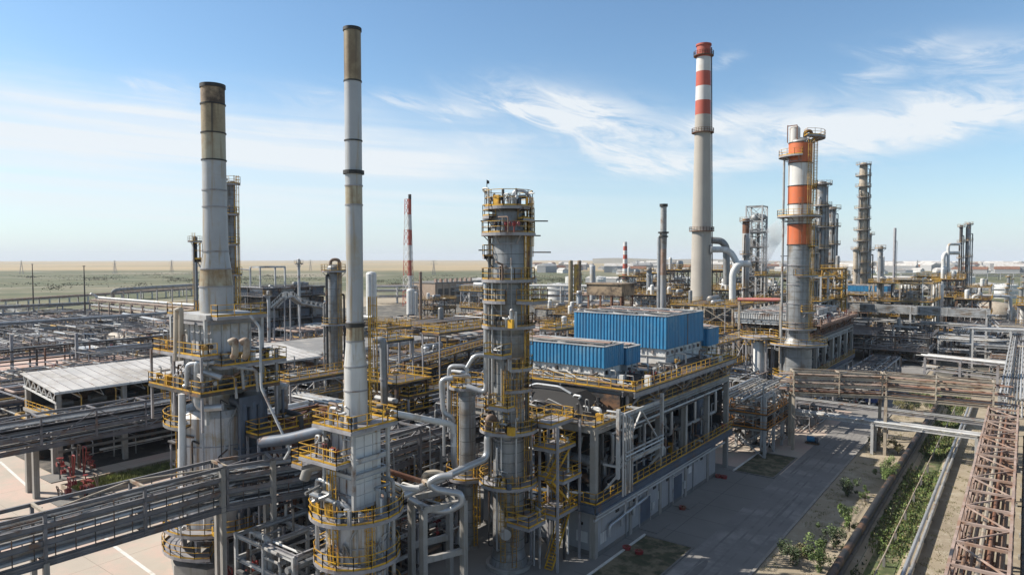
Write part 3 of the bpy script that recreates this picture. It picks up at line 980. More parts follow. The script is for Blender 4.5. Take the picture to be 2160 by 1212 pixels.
# ------------------------------------------------------------------ the two fired heaters
def left_heater():
    x, y = -63.3, 35.9
    t = thing('fired_heater', 'broad round grey fired heater with short stubby black-topped stack', 'heater', (x, y, 0))
    part('plinth', MB().lathe([(0, 4.7), (1.2, 4.7), (1.2, 0.1)], (x, y, 0), 8, smooth=False), conc, t)
    for k in range(8):
        a = 22.5 + 45 * k
        part('leg', MB().beam(pol(x, y, 3.3, a, 1.2), pol(x, y, 3.3, a, 4.6), .4), steel, t)
    part('burner_box', MB().lathe([(2.6, 2.6), (4.4, 2.6)], (x, y, 0), 20), steel_d, t)
    sh = part('shell', MB().lathe([(4.4, .2), (4.4, 3.6), (4.6, 3.62), (15.0, 3.62), (15.6, 3.2), (16.0, 1.5)], (x, y, 0), 40), heat_g, t)
    for z in (6.9, 9.6, 12.3):
        part('hoop', MB().ring((x, y, 0), 3.6, 3.68, z, .09, n=40), steel, sh)
    for k in range(12):
        part('stiffener', MB().beam(pol(x, y, 3.66, 30 * k + 8, 4.7), pol(x, y, 3.66, 30 * k + 8, 14.9), .12), heat_g if k % 3 else steel, sh)
    platform(t, x, y, 4.5, 3.7, 5.1)
    platform(t, x, y, 2.4, 3.7, 5.2, 150, 320, rmat=ochre)
    platform(t, x, y, 14.4, 3.7, 4.9, 140, 290, conc_d)
    # convection section: a panelled box inside a steel frame
    bx = MB().b(x - 2.5, y - 2.0, 18.2, x + 2.5, y + 2.0, 24.2)
    bx.b(x - 1.9, y - 1.7, 15.8, x + 1.9, y + 1.7, 18.2)
    part('convection_box', bx, heat_g, t)
    for i in range(6):
        for yy in (y - 2.02, y + 2.02):
            part('stiffener', MB().b(x - 2.5 + i * 1.0 - .07, yy - .05, 18.2, x - 2.5 + i * 1.0 + .07, yy + .05, 24.2), steel_l, t)
    for i in range(5):
        part('stiffener', MB().b(x + 2.48, y - 1.9 + i * .95 - .07, 18.2, x + 2.58, y - 1.9 + i * .95 + .07, 24.2), steel_l, t)
    f = MB()
    for z in (18.3, 21.2, 24.3):
        for a, b in (((-3.1, -2.9), (3.1, -2.9)), ((3.1, -2.9), (3.1, 2.9)), ((3.1, 2.9), (-3.1, 2.9)), ((-3.1, 2.9), (-3.1, -2.9))):
            f.ibeam((x + a[0], y + a[1], z - .25), (x + b[0], y + b[1], z - .25), .22, .4)
    part('beam_frame', f, steel, t)
    for sx in (-3.1, 3.1):
        for sy in (-2.9, 2.9):
            part('frame_column', MB().beam((x + sx, y + sy, 14.6), (x + sx, y + sy, 24.4), .28), steel_l, t)
    part('hood', MB().b(x - 2.9, y - 2.7, 24.2, x + 2.9, y + 2.7, 24.75), steel_l, t)
    # wide decks
    flat_platform(t, x - 4.8, y - 4.4, x + 4.9, y + 3.6, 17.9, mat=grate)
    flat_platform(t, x - 4.2, y - 4.2, x - 2.8, y + 3.4, 21.2)
    flat_platform(t, x - 2.78, y - 4.2, x + 4.6, y - 2.62, 21.2, 'yXx')
    flat_platform(t, x + 2.85, y - 2.6, x + 5.2, y + 4.2, 20.2, 'XYy')
    flat_platform(t, x - 3.9, y - 2.9, x - 2.9, y + 2.9, 24.6, 'xyY', rmat=ochre)
    flat_platform(t, x + 2.92, y - 2.2, x + 4.0, y + 2.9, 24.6, 'XyY')
    for a in (0, 15, 30, 45):
        part('duct', MB().path([pol(x, y, 2.6, a, 16.4), pol(x, y, 4.2, a, 16.4), pol(x, y, 4.2, a, 6.0), pol(x, y, 3.3, a, 5.2)], .44, 14), steel_b, t)
    part('duct_header', MB().ring((x, y, 0), 2.6, 4.5, 15.9, 1.0, -6, 52, 12), steel_b, t)
    hf = MB()
    for z in (8.5, 12.0):
        hf.beam((x + 4.9, y - .6, z), (x + 4.4, y + 4.3, z), .14).beam((x + 3.7, y - .6, z), (x + 4.9, y - .6, z), .14)
    hf.beam((x + 4.9, y - .6, 0), (x + 4.9, y - .6, 17), .2).beam((x + 4.4, y + 4.3, 0), (x + 4.4, y + 4.3, 17), .2)
    part('duct_frame', hf, steel_b, t)
    e = lambda px, py, d=61.5: at(px, py, d)
    part('pipe', MB().path([e(440, 766), e(416, 762), e(416, 862), e(470, 858)], .32, 12), clad, t)
    part('pipe', MB().path([e(452, 764), e(394, 768), e(394, 812), e(388, 815)], .2, 10), clad, t)
    part('pipe', MB().path([e(425, 783), e(468, 796)], .26, 10), clad, t)
    part('pipe', MB().path([e(384, 830, 62), e(384, 990, 62)], .32, 12), white, t)
    part('pipe', MB().path([e(376, 655, 63.5), e(375, 760, 63.5)], .4, 12), pipe_t, t)
    part('pipe', MB().path([e(371, 655, 63), e(382, 650, 63), e(382, 760, 63)], .22, 10), pipe_t, t)
    for px in (496, 520):
        part('pipe', MB().path([e(px - 12, 722, 60.8), e(px, 716, 60.8), e(px, 748, 60.8), e(px - 4, 752, 61.5)], .3, 12), pipe_t, t)
    for k, (px, py) in enumerate(((470, 770), (455, 790), (500, 775))):
        part('pipe', MB().path([e(px, py, 62), e(px + 40, py + 4, 63), e(px + 44, py + 50, 63)], .14, 8), pipe_g, t)
    part('slanted_pipe', MB().path([e(528, 665, 61), e(548, 690, 61), e(551, 818, 60), e(612, 948, 58), e(600, 968, 58)], .12, 8), steel_l, t)
    part('caged_ladder_frame', MB().ladder((x, y, 0), -150, 3.75, 4.6, 14.4), yellow, t)
    part('caged_ladder_frame', MB().ladder((x, y, 0), -118, 4.0, 14.5, 18), yellow, t)
    part('caged_ladder_frame', MB().ladder((x, y, 0), 175, 3.3, 18, 24.6), ochre, t)
    clutter(t, x - 4.6, y - 4.2, x + 4.6, y - 2.6, 17.9, 26, 71)
    clutter(t, x + 2.7, y - 4, x + 4.7, y + 3.4, 17.9, 22, 72)
    clutter(t, x - 4, y - 4, x + 4.5, y - 2.7, 21.2, 18, 73)
    clutter(t, x + 3, y - 2.4, x + 5, y + 4, 20.2, 12, 74)
    clutter(t, x - 1, y - 5, x + 5, y + 4.6, 4.5, 18, 75)
    for k in range(14):
        rr = random.Random(900 + k); a = rr.uniform(-100, 60); z0 = rr.uniform(5, 12)
        part('pipe', MB().path([pol(x, y, 3.8, a, z0), pol(x, y, 3.8, a, z0 + rr.uniform(2, 6)), pol(x, y, 3.8, a + rr.uniform(8, 20), z0 + 5)], rr.choice((.05, .07, .1)), 6), rr.choice(MIXP), t)
    for sx, sy in ((-4.6, -4.2), (4.7, -4.2), (4.7, 3.4), (0, -4.3)):
        part('frame_column', MB().beam((x + sx, y + sy, 14.4), (x + sx, y + sy, 21.2), .2), steel, t)
    part('stack_patch', MB().lathe([(16.2, .9), (18, .9)], (x, y, 0), 12), steel_d, t)
    for z0, r0, z1, r1, m in ((24.75, 1.55, 27.3, 1.55, stack_g), (27.3, 1.55, 29.0, 1.4, stack_y), (29.0, 1.4, 30.7, 1.18, stack_g), (30.7, 1.18, 35.0, 1.1, stack_g), (35.0, 1.1, 36.6, 1.1, stack_g),
                              (36.6, 1.1, 39.5, 1.1, stack_g), (39.5, 1.1, 42.1, 1.1, stack_y), (42.1, 1.1, 44.85, 1.1, stack_o), (44.85, 1.1, 46.7, 1.1, stack_k)):
        part('stack_section', MB().lathe([(z0, r0), (z1, r1)], (x, y, 0), 32), m, t)
        part('stiffening_ring', MB().ring((x, y, 0), r1 - .05, r1 + .07, z1 - .06, .12, n=32), rim_k if z1 > 39 else steel, t)
    part('stack_mouth', MB().lathe([(44.1, 1.04), (46.72, 1.04), (46.72, 1.18), (46.4, 1.18), (46.4, 1.1)], (x, y, 0), 32), rim_k, t)
    platform(t, x, y, 29.9, 1.35, 1.36 + .5, 190, 240, h=1.6)


def middle_heater():
    x, y = -42.4, 35.6
    t = thing('fired_heater', 'slim square-waisted fired heater carrying the tall slender pale stack', 'heater', (x, y, 0))
    sh = part('shell', MB().lathe([(2.2, .3), (2.2, 2.35), (9.7, 2.35), (10.1, 1.6)], (x, y, 0), 36), heat_g, t)
    for k in range(8): part('leg', MB().beam(pol(x, y, 2.1, 45 * k, 0), pol(x, y, 2.1, 45 * k, 2.3), .35), steel, t)
    for z in (4.6, 7.6): part('hoop', MB().ring((x, y, 0), 2.33, 2.42, z, .1, n=36), steel, sh)
    for k in range(9): part('stiffener', MB().beam(pol(x, y, 2.38, 40 * k, 2.3), pol(x, y, 2.38, 40 * k, 9.6), .1), steel_l, sh)
    platform(t, x, y, 10.0, 1.8, 3.7)
    platform(t, x, y, 6.4, 2.4, 3.4)
    platform(t, x, y, 3.0, 2.4, 3.5)
    a = 1.35
    bx = part('convection_box', MB().b(x - a, y - a, 10.4, x + a, y + a, 16.5), heat_g, t)
    pm = MB()
    for i in range(3):
        for j in range(6):
            x0, z0 = y - a + .12 + i * .87, 10.7 + j * .93
            pm.b(x + a, x0, z0, x + a + .05, x0 + .8, z0 + .86)
    part('panel_tile', pm, white, bx)
    f = MB()
    for i in range(4): f.b(x - a + i * .9 - .05, y - a - .1, 10.4, x - a + i * .9 + .05, y - a, 16.5)
    for z in (11.5, 13.0, 14.6, 16.3): f.b(x - a - .06, y - a - .13, z - .08, x + a + .1, y - a, z + .08)
    part('stiffener_frame', f, steel, bx)
    for sx, sy in ((-1, -1), (1, -1), (1, 1), (-1, 1)):
        part('frame_column', MB().beam((x + sx * 1.75, y + sy * 1.75, 10), (x + sx * 1.75, y + sy * 1.75, 17.0), .26), steel_l, t)
    f = MB()
    for z in (13.2, 14.4, 16.7):
        for p, q in (((-1, -1), (1, -1)), ((1, -1), (1, 1)), ((1, 1), (-1, 1)), ((-1, 1), (-1, -1))):
            f.ibeam((x + p[0] * 1.75, y + p[1] * 1.75, z), (x + q[0] * 1.75, y + q[1] * 1.75, z), .2, .35)
    part('beam_frame', f, steel_l, t)
    flat_platform(t, x - 3.2, y - 3.1, x + 1.4, y - 1.5, 14.4, 'xyX')
    flat_platform(t, x - 3.2, y - 1.5, x - 1.6, y + 2.6, 14.4, 'xY')
    flat_platform(t, x - 2.4, y - 2.4, x + 2.3, y + 2.3, 17.0)
    flat_platform(t, x - 4.6, y - 2.8, x - 3.25, y + .5, 13.5, 'xyY')
    part('caged_ladder_frame', MB().ladder((x, y, 0), -80, 2.4, 2.5, 10), yellow, t)
    part('caged_ladder_frame', MB().ladder((x, y, 0), -95, 1.9, 10, 14.4), yellow, t)
    part('caged_ladder_frame', MB().ladder((x, y, 0), 30, 1.0, 17.1, 26.0), yellow, t)
    part('caged_ladder_frame', MB().ladder((x, y, 0), -20, 2.5, 3.0, 10), yellow, t)
    for k, (dx, dy) in enumerate(((-2.6, -1.9), (-2.9, .4), (2.5, 1.6))):
        part('pipe', MB().path([(x + dx * .5, y + dy, 12.4), (x + dx, y + dy, 12.4), (x + dx, y + dy, 4)], .16, 10), (clad, pipe_w, pipe_g)[k], t)
    part('duct', MB().path([at(642, 1010, 56), at(650, 985, 56), at(700, 975, 55), at(720, 985, 54)], .42, 14), conc, t)
    part('pipe', MB().path([at(655, 1040, 53), at(735, 1068, 52), at(737, 1090, 52)], .22, 10), clad, t)
    part('crossover_duct', MB().path([at(552, 932, 60), at(610, 925, 58), at(690, 905, 56)], .5, 14), steel_b, t)
    clutter(t, x - 3, y - 3, x + 1.2, y - 1.6, 14.4, 12, 81, 1.8)
    clutter(t, x - 2.2, y - 2.2, x + 2.2, y + 2.2, 17.0, 14, 82, 1.6)
    clutter(t, x - 2.6, y - 2.8, x + 2.6, y - 1.9, 10.0, 16, 83, 2.6)
    clutter(t, x + 1.8, y - 2, x + 2.8, y + 2, 10.0, 8, 84, 2.6)
    for k in range(16):
        rr = random.Random(950 + k); a = rr.uniform(-130, 40); z0 = rr.uniform(3, 7)
        part('pipe', MB().path([pol(x, y, 2.45, a, z0), pol(x, y, 2.55, a, z0 + rr.uniform(1, 5)), pol(x, y, 2.55, a + rr.uniform(10, 30), z0 + 3)], rr.choice((.04, .06, .09)), 6), rr.choice(MIXP), t)
    r = .66
    for z0, r0, z1, r1, m in ((16.6, .93, 19.6, .93, stack_w), (19.6, .93, 21.5, .89, stack_w), (21.5, .89, 23.5, .72, stack_w), (23.5, .72, 25.0, r, stack_y), (25.0, r, 34.2, r, stack_g), (34.2, r, 35.7, r, stack_y),
                              (35.7, r, 39.2, r, stack_g), (39.2, r, 43.8, r, stack_g), (43.8, r, 47.85, r, stack_o)):
        part('stack_section', MB().lathe([(z0, r0), (z1, r1)], (x, y, 0), 32), m, t)
        part('stiffening_ring', MB().ring((x, y, 0), r1 - .05, r1 + .05, z1 - .05, .1, n=32), rim_k if z1 > 39 else steel, t)
    part('stack_mouth', MB().lathe([(46, .61), (47.87, .61), (47.87, .72), (47.65, .72), (47.65, r)], (x, y, 0), 32), rim_k, t)
    part('stiffening_ring', MB().ring((x, y, 0), .6, .82, 36.6, .28, n=32), rim_k, t)
    part('stiffening_ring', MB().ring((x, y, 0), .6, .76, 24.6, .3, n=32), rim_k, t)


left_heater()
middle_heater()


# ------------------------------------------------------------------ main column beside the fan building
def main_tower():
    x, y = -39.9, 52.4
    prof = [(0, 1.95), (.3, 1.85), (1.6, 1.56), (8.4, 1.53), (13.6, 1.53), (34.3, 1.6)]
    plats = [(8.4, 1.35, -215, 75), (5.6, 1.1, -60, 20), (13.6, 1.3, -220, 80), (17.6, .9, -60, 10), (19.6, .8, -50, 40), (23.6, 1.0, -200, 60), (28.0, 1.0, -190, 80), (32.4, 1.0, -220, 50)]
    t = tower('distillation_column', 'tall grey banded column with round yellow-railed top platform', x, y, prof, plats, clad_d, rmat=ochre,
              ladders=((-35, .5, 8.4), (10, 8.5, 13.6), (-20, 13.7, 19.6), (15, 19.6, 23.6), (-5, 23.7, 28), (20, 28, 34.8)))
    platform(t, x, y, 34.9, .2, 2.3, h=1.55)
    part('flag_pole', MB().tube(pol(x, y, 2.2, 200, 34.9), pol(x, y, 2.2, 200, 37.6), .035, 6), steel_d, t)
    part('pennant', MB().add([pol(x, y, 2.2, 200, 37.6), pol(x, y, 2.2, 200, 37.2), pol(x, y, 2.0, 196, 37.25), pol(x, y, 2.0, 196, 37.5)], [(0, 1, 2, 3)]), steel_d, t)
    v = [pol(x, y, .5, 37, 35.2), pol(x, y, .5, 37, 36.5), pol(x, y, 1.5, 37, 36.5), pol(x, y, 2.15, 37, 35.9), pol(x, y, 2.15, 37, 27.5)]
    part('overhead_pipe', MB().path(v, .15, 10), clad, t)
    clutter(t, x - 1.6, y - 1.6, x + 1.6, y + 1.6, 34.9, 22, 91, 1.9)
    for z in (32.4, 28.0, 23.6, 19.6, 13.6, 8.4): clutter(t, x - .2, y - 2.6, x + 2.4, y - 1.8, z, 7, 92 + int(z), 1.8)
    platform(t, x, y, 34.0, 1.65, 2.5, 100, 260, rmat=ochre)
    part('overhead_pipe', MB().path([pol(x, y, 1.6, 215, 27.6), pol(x, y, 2.15, 215, 27.6), pol(x, y, 2.15, 215, 16.9), at(985, 815, 66.5)], .29, 12), clad, t)
    part('pipe', MB().path([pol(x, y, 1.5, 240, 26), pol(x, y, 2.0, 240, 26), pol(x, y, 2.0, 240, 18.2), pol(x, y, 1.4, 240, 18.0)], .16, 8), clad_d, t)
    part('nozzle', MB().path([pol(x, y, 1.4, 250, 14.5), pol(x, y, 2.25, 250, 15.0), pol(x, y, 2.35, 250, 13.4)], .33, 12), pipe_b, t)
    part('pipe', MB().path([pol(x, y, 1.3, 245, 13.1), pol(x, y, 2.3, 245, 13.1), pol(x, y, 2.3, 245, 10.9), at(905, 1020, 59), at(850, 1045, 57)], .33, 12), clad, t)
    part('manhole', MB().tube(pol(x, y, 1.4, 300, 3.9), pol(x, y, 2.3, 300, 3.9), .55, 16), clad, t)
    part('manhole', MB().tube(pol(x, y, 1.4, 285, 20.4), pol(x, y, 2.05, 285, 20.4), .4, 14), clad_d, t)
    for a, z0, z1, r, m in ((225, 2, 34, .07, steel_d), (230, 13, 32, .09, pipe_g), (60, 9, 34, .1, pipe_g), (50, 2, 30, .07, steel_d), (255, 17, 28, .12, clad), (0, 20, 34, .08, ochre), (30, 14, 34, .08, ochre), (65, 3, 24, .12, clad_d)):
        part('pipe', MB().path([pol(x, y, 1.5, a, z0), pol(x, y, 1.95, a, z0), pol(x, y, 1.95, a, z1), pol(x, y, 1.5, a, z1)], r, 6), m, t)
    for z, a, l in ((33.6, 40, 2.3), (32.2, 40, 1.6), (30.6, 40, 2.6), (33.6, 215, 1.2), (30.8, 215, 1.4), (27.0, 37, 1.4), (25, 215, 1.2)):
        part('davit_arm', MB().beam(pol(x, y, 1.5, a, z), pol(x, y, 1.5 + l, a, z), .12), steel_d, t)
    flat_platform(t, x + 1.7, y - 1.0, x + 3.6, y + 1.4, 26.0, 'XyY', rmat=ochre)
    flat_platform(t, x - .6, y - 3.0, x + 1.6, y - 1.7, 21.0, 'xXy')
    flat_platform(t, x - .3, y - 2.7, x + 1.9, y - 1.6, 16.1, 'xXy')
    flat_platform(t, x + 1.5, y - 2.2, x + 4.0, y + .5, 5.2, 'Xy')
    for a, z0, z1 in ((-70, 1, 8), (-60, 14, 19), (30, 29, 34.5)):
        part('caged_ladder_frame', MB().ladder((x, y, 0), a, 1.65, z0, z1), ochre if z0 % 2 else yellow, t)
    for z, w, a0, a1 in ((30.2, .9, -230, -120), (26.0, .9, -150, -60), (15.4, .8, -210, -120), (33.7, .9, -20, 70)):
        platform(t, x, y, z, 1.65, 1.6 + w, a0, a1, rmat=ochre)
    for a, z0, z1, r, m in ((-30, 6, 13, .1, clad), (-45, 14, 30, .06, pipe_g), (-75, 9, 28, .05, pipe_w), (-90, 2, 12, .09, clad), (-140, 3, 33, .06, steel_d), (-160, 13, 27, .11, clad), (200, 8, 33, .12, pipe_g), (170, 3, 25, .1, clad)):
        part('pipe', MB().path([pol(x, y, 1.5, a, z0), pol(x, y, 1.85, a, z0), pol(x, y, 1.85, a, z1), pol(x, y, 1.5, a, z1)], r, 6), m, t)
    f = MB()
    for q in range(3):
        f.b(x + 2.0, y + 2.2 + q * 1.5, 0, x + 2.2, y + 2.4 + q * 1.5, 13.5)
    f.beam((x + 2.1, y + 2.3, 13.4), (x + 2.1, y + 5.4, 13.4), .2)
    part('pipe_support_frame', f, steel, t)
    part('base_ring', MB().lathe([(0, 2.25), (.35, 2.25), (.35, 1.9)], (x, y, 0), 28), conc, t)
    return t


def second_column():
    x, y = -45.9, 53.2
    t = tower('reactor_column', 'shorter grey column linked to the tall banded column by a thick pipe', x, y, [(0, 1.2), (.4, 1.05), (8.2, 1.05), (8.6, .86), (16.6, .86)],
              [(16.9, 1.0, -200, 160), (7.6, 1.2, -200, 20)], clad_d, ladders=((200, 8, 16.8), (-10, .5, 7.6)), hoops=1.4)
    for k, (a, h) in enumerate(((210, 18.9), (180, 18.2), (250, 18.0))):
        part('pipe', MB().path([(x + .2 * k, y, 16.8), (x + .2 * k, y, h), pol(x, y, 1.9 + .4 * k, a, h), pol(x, y, 1.9 + .4 * k, a, 12 - k)], .22 - .03 * k, 10), clad, t)
    part('pipe', MB().path([at(985, 775, 66), at(1000, 750, 66), at(1020, 748, 66), at(1030, 760, 66)], .2, 10), clad, t)
    part('pipe', MB().path([at(952, 905, 66.5), at(956, 880, 66), at(935, 870, 66), at(930, 800, 66), at(955, 797, 66)], .24, 10), clad, t)
    part('pipe', MB().path([at(957, 940, 64), at(957, 895, 64), at(825, 870, 60)], .3, 12), pipe_w, t)
    part('pipe', MB().path([at(957, 895, 64), at(957, 960, 64), at(960, 985, 65)], .3, 12), clad, t)


main_tower()
second_column()


# ------------------------------------------------------------------ concrete portal with looping pipes beside the column
def loop_portal():
    P = [at(893, 1090, 56.5), at(978, 1050, 58.5), at(868, 1085, 59.5), at(948, 1048, 61.5)]
    z = 9.3
    t = thing('pipe_portal', 'concrete portal frame carrying looped white pipes in front of the tall column', 'pipe support', (P[0].x, P[0].y, 0))
    for p in P: part('column', MB().beam((p.x, p.y, 0), (p.x, p.y, z - .3), .5), conc, t)
    f = MB()
    for a, b in ((0, 1), (1, 3), (3, 2), (2, 0)):
        f.beam((P[a].x, P[a].y, z - .4), (P[b].x, P[b].y, z - .4), .4, .5)
    for a, b in ((0, 1), (2, 3)): part('lower_beam', MB().beam((P[a].x, P[a].y, 4.6), (P[b].x, P[b].y, 4.6), .35, .5), conc, t)
    part('beam_frame', f, conc, t)
    q = lambda px, py, d=57.5: at(px, py, d)
    part('pipe', MB().path([q(862, 1050), q(905, 1074), q(945, 1078), q(975, 1060), q(972, 1040), q(920, 1032), q(903, 1018), q(925, 1004), q(955, 1002)], .3, 12), clad, t)
    part('pipe', MB().path([q(825, 1018), q(850, 1030), q(885, 1028)], .26, 10), pipe_w, t)
    part('pipe', MB().path([q(935, 1000, 59), q(918, 995, 59), q(898, 998, 59), q(892, 1012, 59), q(905, 1022, 58)], .26, 10), pipe_t, t)
    part('pipe', MB().path([q(820, 993, 58), q(888, 1014, 58)], .22, 10), rusty, t)
    part('wire_frame', MB().beam(q(935, 1004), q(960, 1035), .07).beam(q(960, 1035), q(935, 1052), .07).beam(q(960, 1035), q(980, 1055), .07).beam(q(935, 1052), q(930, 1065), .07), steel_d, t)


loop_portal()


# ------------------------------------------------------------------ fan-cooler process buildings
def fan_bank(name, label, x0, x1, y0, y1, z0, zb, zt, group, seam=None, fans=3, bm=None):
    t = thing(name, label, 'cooler', ((x0 + x1) / 2, (y0 + y1) / 2, z0), group)
    bm = bm or blue
    rq = random.Random(int(x0 * 7 + y0))
    for i in range(int((x1 - x0) / 1.6)):
        part('vent_box', MB().b(x0 + .8 + i * 1.6, y0 + .1, zb - .75, x0 + 1.1 + i * 1.6, y0 + .3, zb - .3), rq.choice((steel_d, steel_l, steel)), t)
    for i in range(int((y1 - y0) / 1.5)):
        part('vent_box', MB().b(x1 - .3, y0 + .6 + i * 1.5, zb - .8, x1 - .05, y0 + .95 + i * 1.5, zb - .35), rq.choice((steel_d, steel_l, steel)), t)
    part('plenum', MB().b(x0 + .3, y0 + .3, z0, x1 - .3, y1 - .3, zb), white, t)
    ms = MB()
    k = max(2, round((x1 - x0) / 3))
    for i in range(k + 1): ms.b(x0 + .2 + (x1 - x0 - .4) * i / k - .06, y0 + .2, z0, x0 + .2 + (x1 - x0 - .4) * i / k + .06, y0 + .3, zb)
    k = max(2, round((y1 - y0) / 3))
    for i in range(k + 1): ms.b(x1 - .3, y0 + .2 + (y1 - y0 - .4) * i / k - .06, z0, x1 - .2, y0 + .2 + (y1 - y0 - .4) * i / k + .06, zb)
    ms.b(x0 + .1, y0 + .1, (z0 + zb) / 2 - .05, x1 - .1, y0 + .3, (z0 + zb) / 2 + .05)
    ms.b(x1 - .3, y0 + .3, (z0 + zb) / 2 - .05, x1 - .1, y1 - .1, (z0 + zb) / 2 + .05)
    part('plenum_frame', ms, steel_l, t)
    w = MB().corr((x0, y0), (x1, y0), zb, zt).corr((x1, y0), (x1, y1), zb, zt).corr((x1, y1), (x0, y1), zb, zt).corr((x0, y1), (x0, y0), zb, zt)
    part('cladding', w, bm, t)
    if seam: part('corner_post', MB().b(x1 + .1, seam - .12, zb, x1 + .16, seam + .12, zt), steel_b, t)
    tp = part('top', MB().b(x0 + .02, y0 + .02, zt - .5, x1 - .02, y1 - .02, zt - .25), roof_d, t)
    e = MB()
    for a, b in (((x0, y0), (x1, y0)), ((x1, y0), (x1, y1)), ((x1, y1), (x0, y1)), ((x0, y1), (x0, y0))):
        e.beam((a[0], a[1], zt + .02), (b[0], b[1], zt + .02), .3, .1)
    part('edge_trim', e, steel_l, tp)
    nx, ny = max(1, round((x1 - x0) / 4.4)), max(1, round((y1 - y0) / 4.4))
    for i in range(nx):
        for j in range(ny):
            cx, cy = x0 + (x1 - x0) * (i + .5) / nx, y0 + (y1 - y0) * (j + .5) / ny
            r = min((x1 - x0) / nx, (y1 - y0) / ny) * .42
            fan = part('fan', MB().lathe([(zt - .3, r), (zt + .16, r), (zt + .16, r - .09), (zt - .24, r - .09)], (cx, cy, 0), 20), steel_l, t)
            bl = MB().tube((cx, cy, zt - .2), (cx, cy, zt + .05), .25, 10)
            for a in range(6):
                bl.beam((cx, cy, zt - .05), pol(cx, cy, r - .15, a * 60 + i * 17 + j * 29, zt - .05), .3, .04)
            part('blade', bl, steel_d, fan)
            part('grille', MB().beam((cx - r, cy, zt + .18), (cx + r, cy, zt + .18), .06).beam((cx, cy - r, zt + .18), (cx, cy + r, zt + .18), .06), steel_d, fan)
    for k in range(3):
        a = MB().beam((x0 + .4, y0 + (y1 - y0) * (k + .6) / 3.2, zt + .25), (x1 - .4, y0 + (y1 - y0) * (k + .5) / 3.2, zt + .25), .5, .08)
        part('top_walkway', a, (roof_d, pinkish, steel_l)[k], t)
    return t


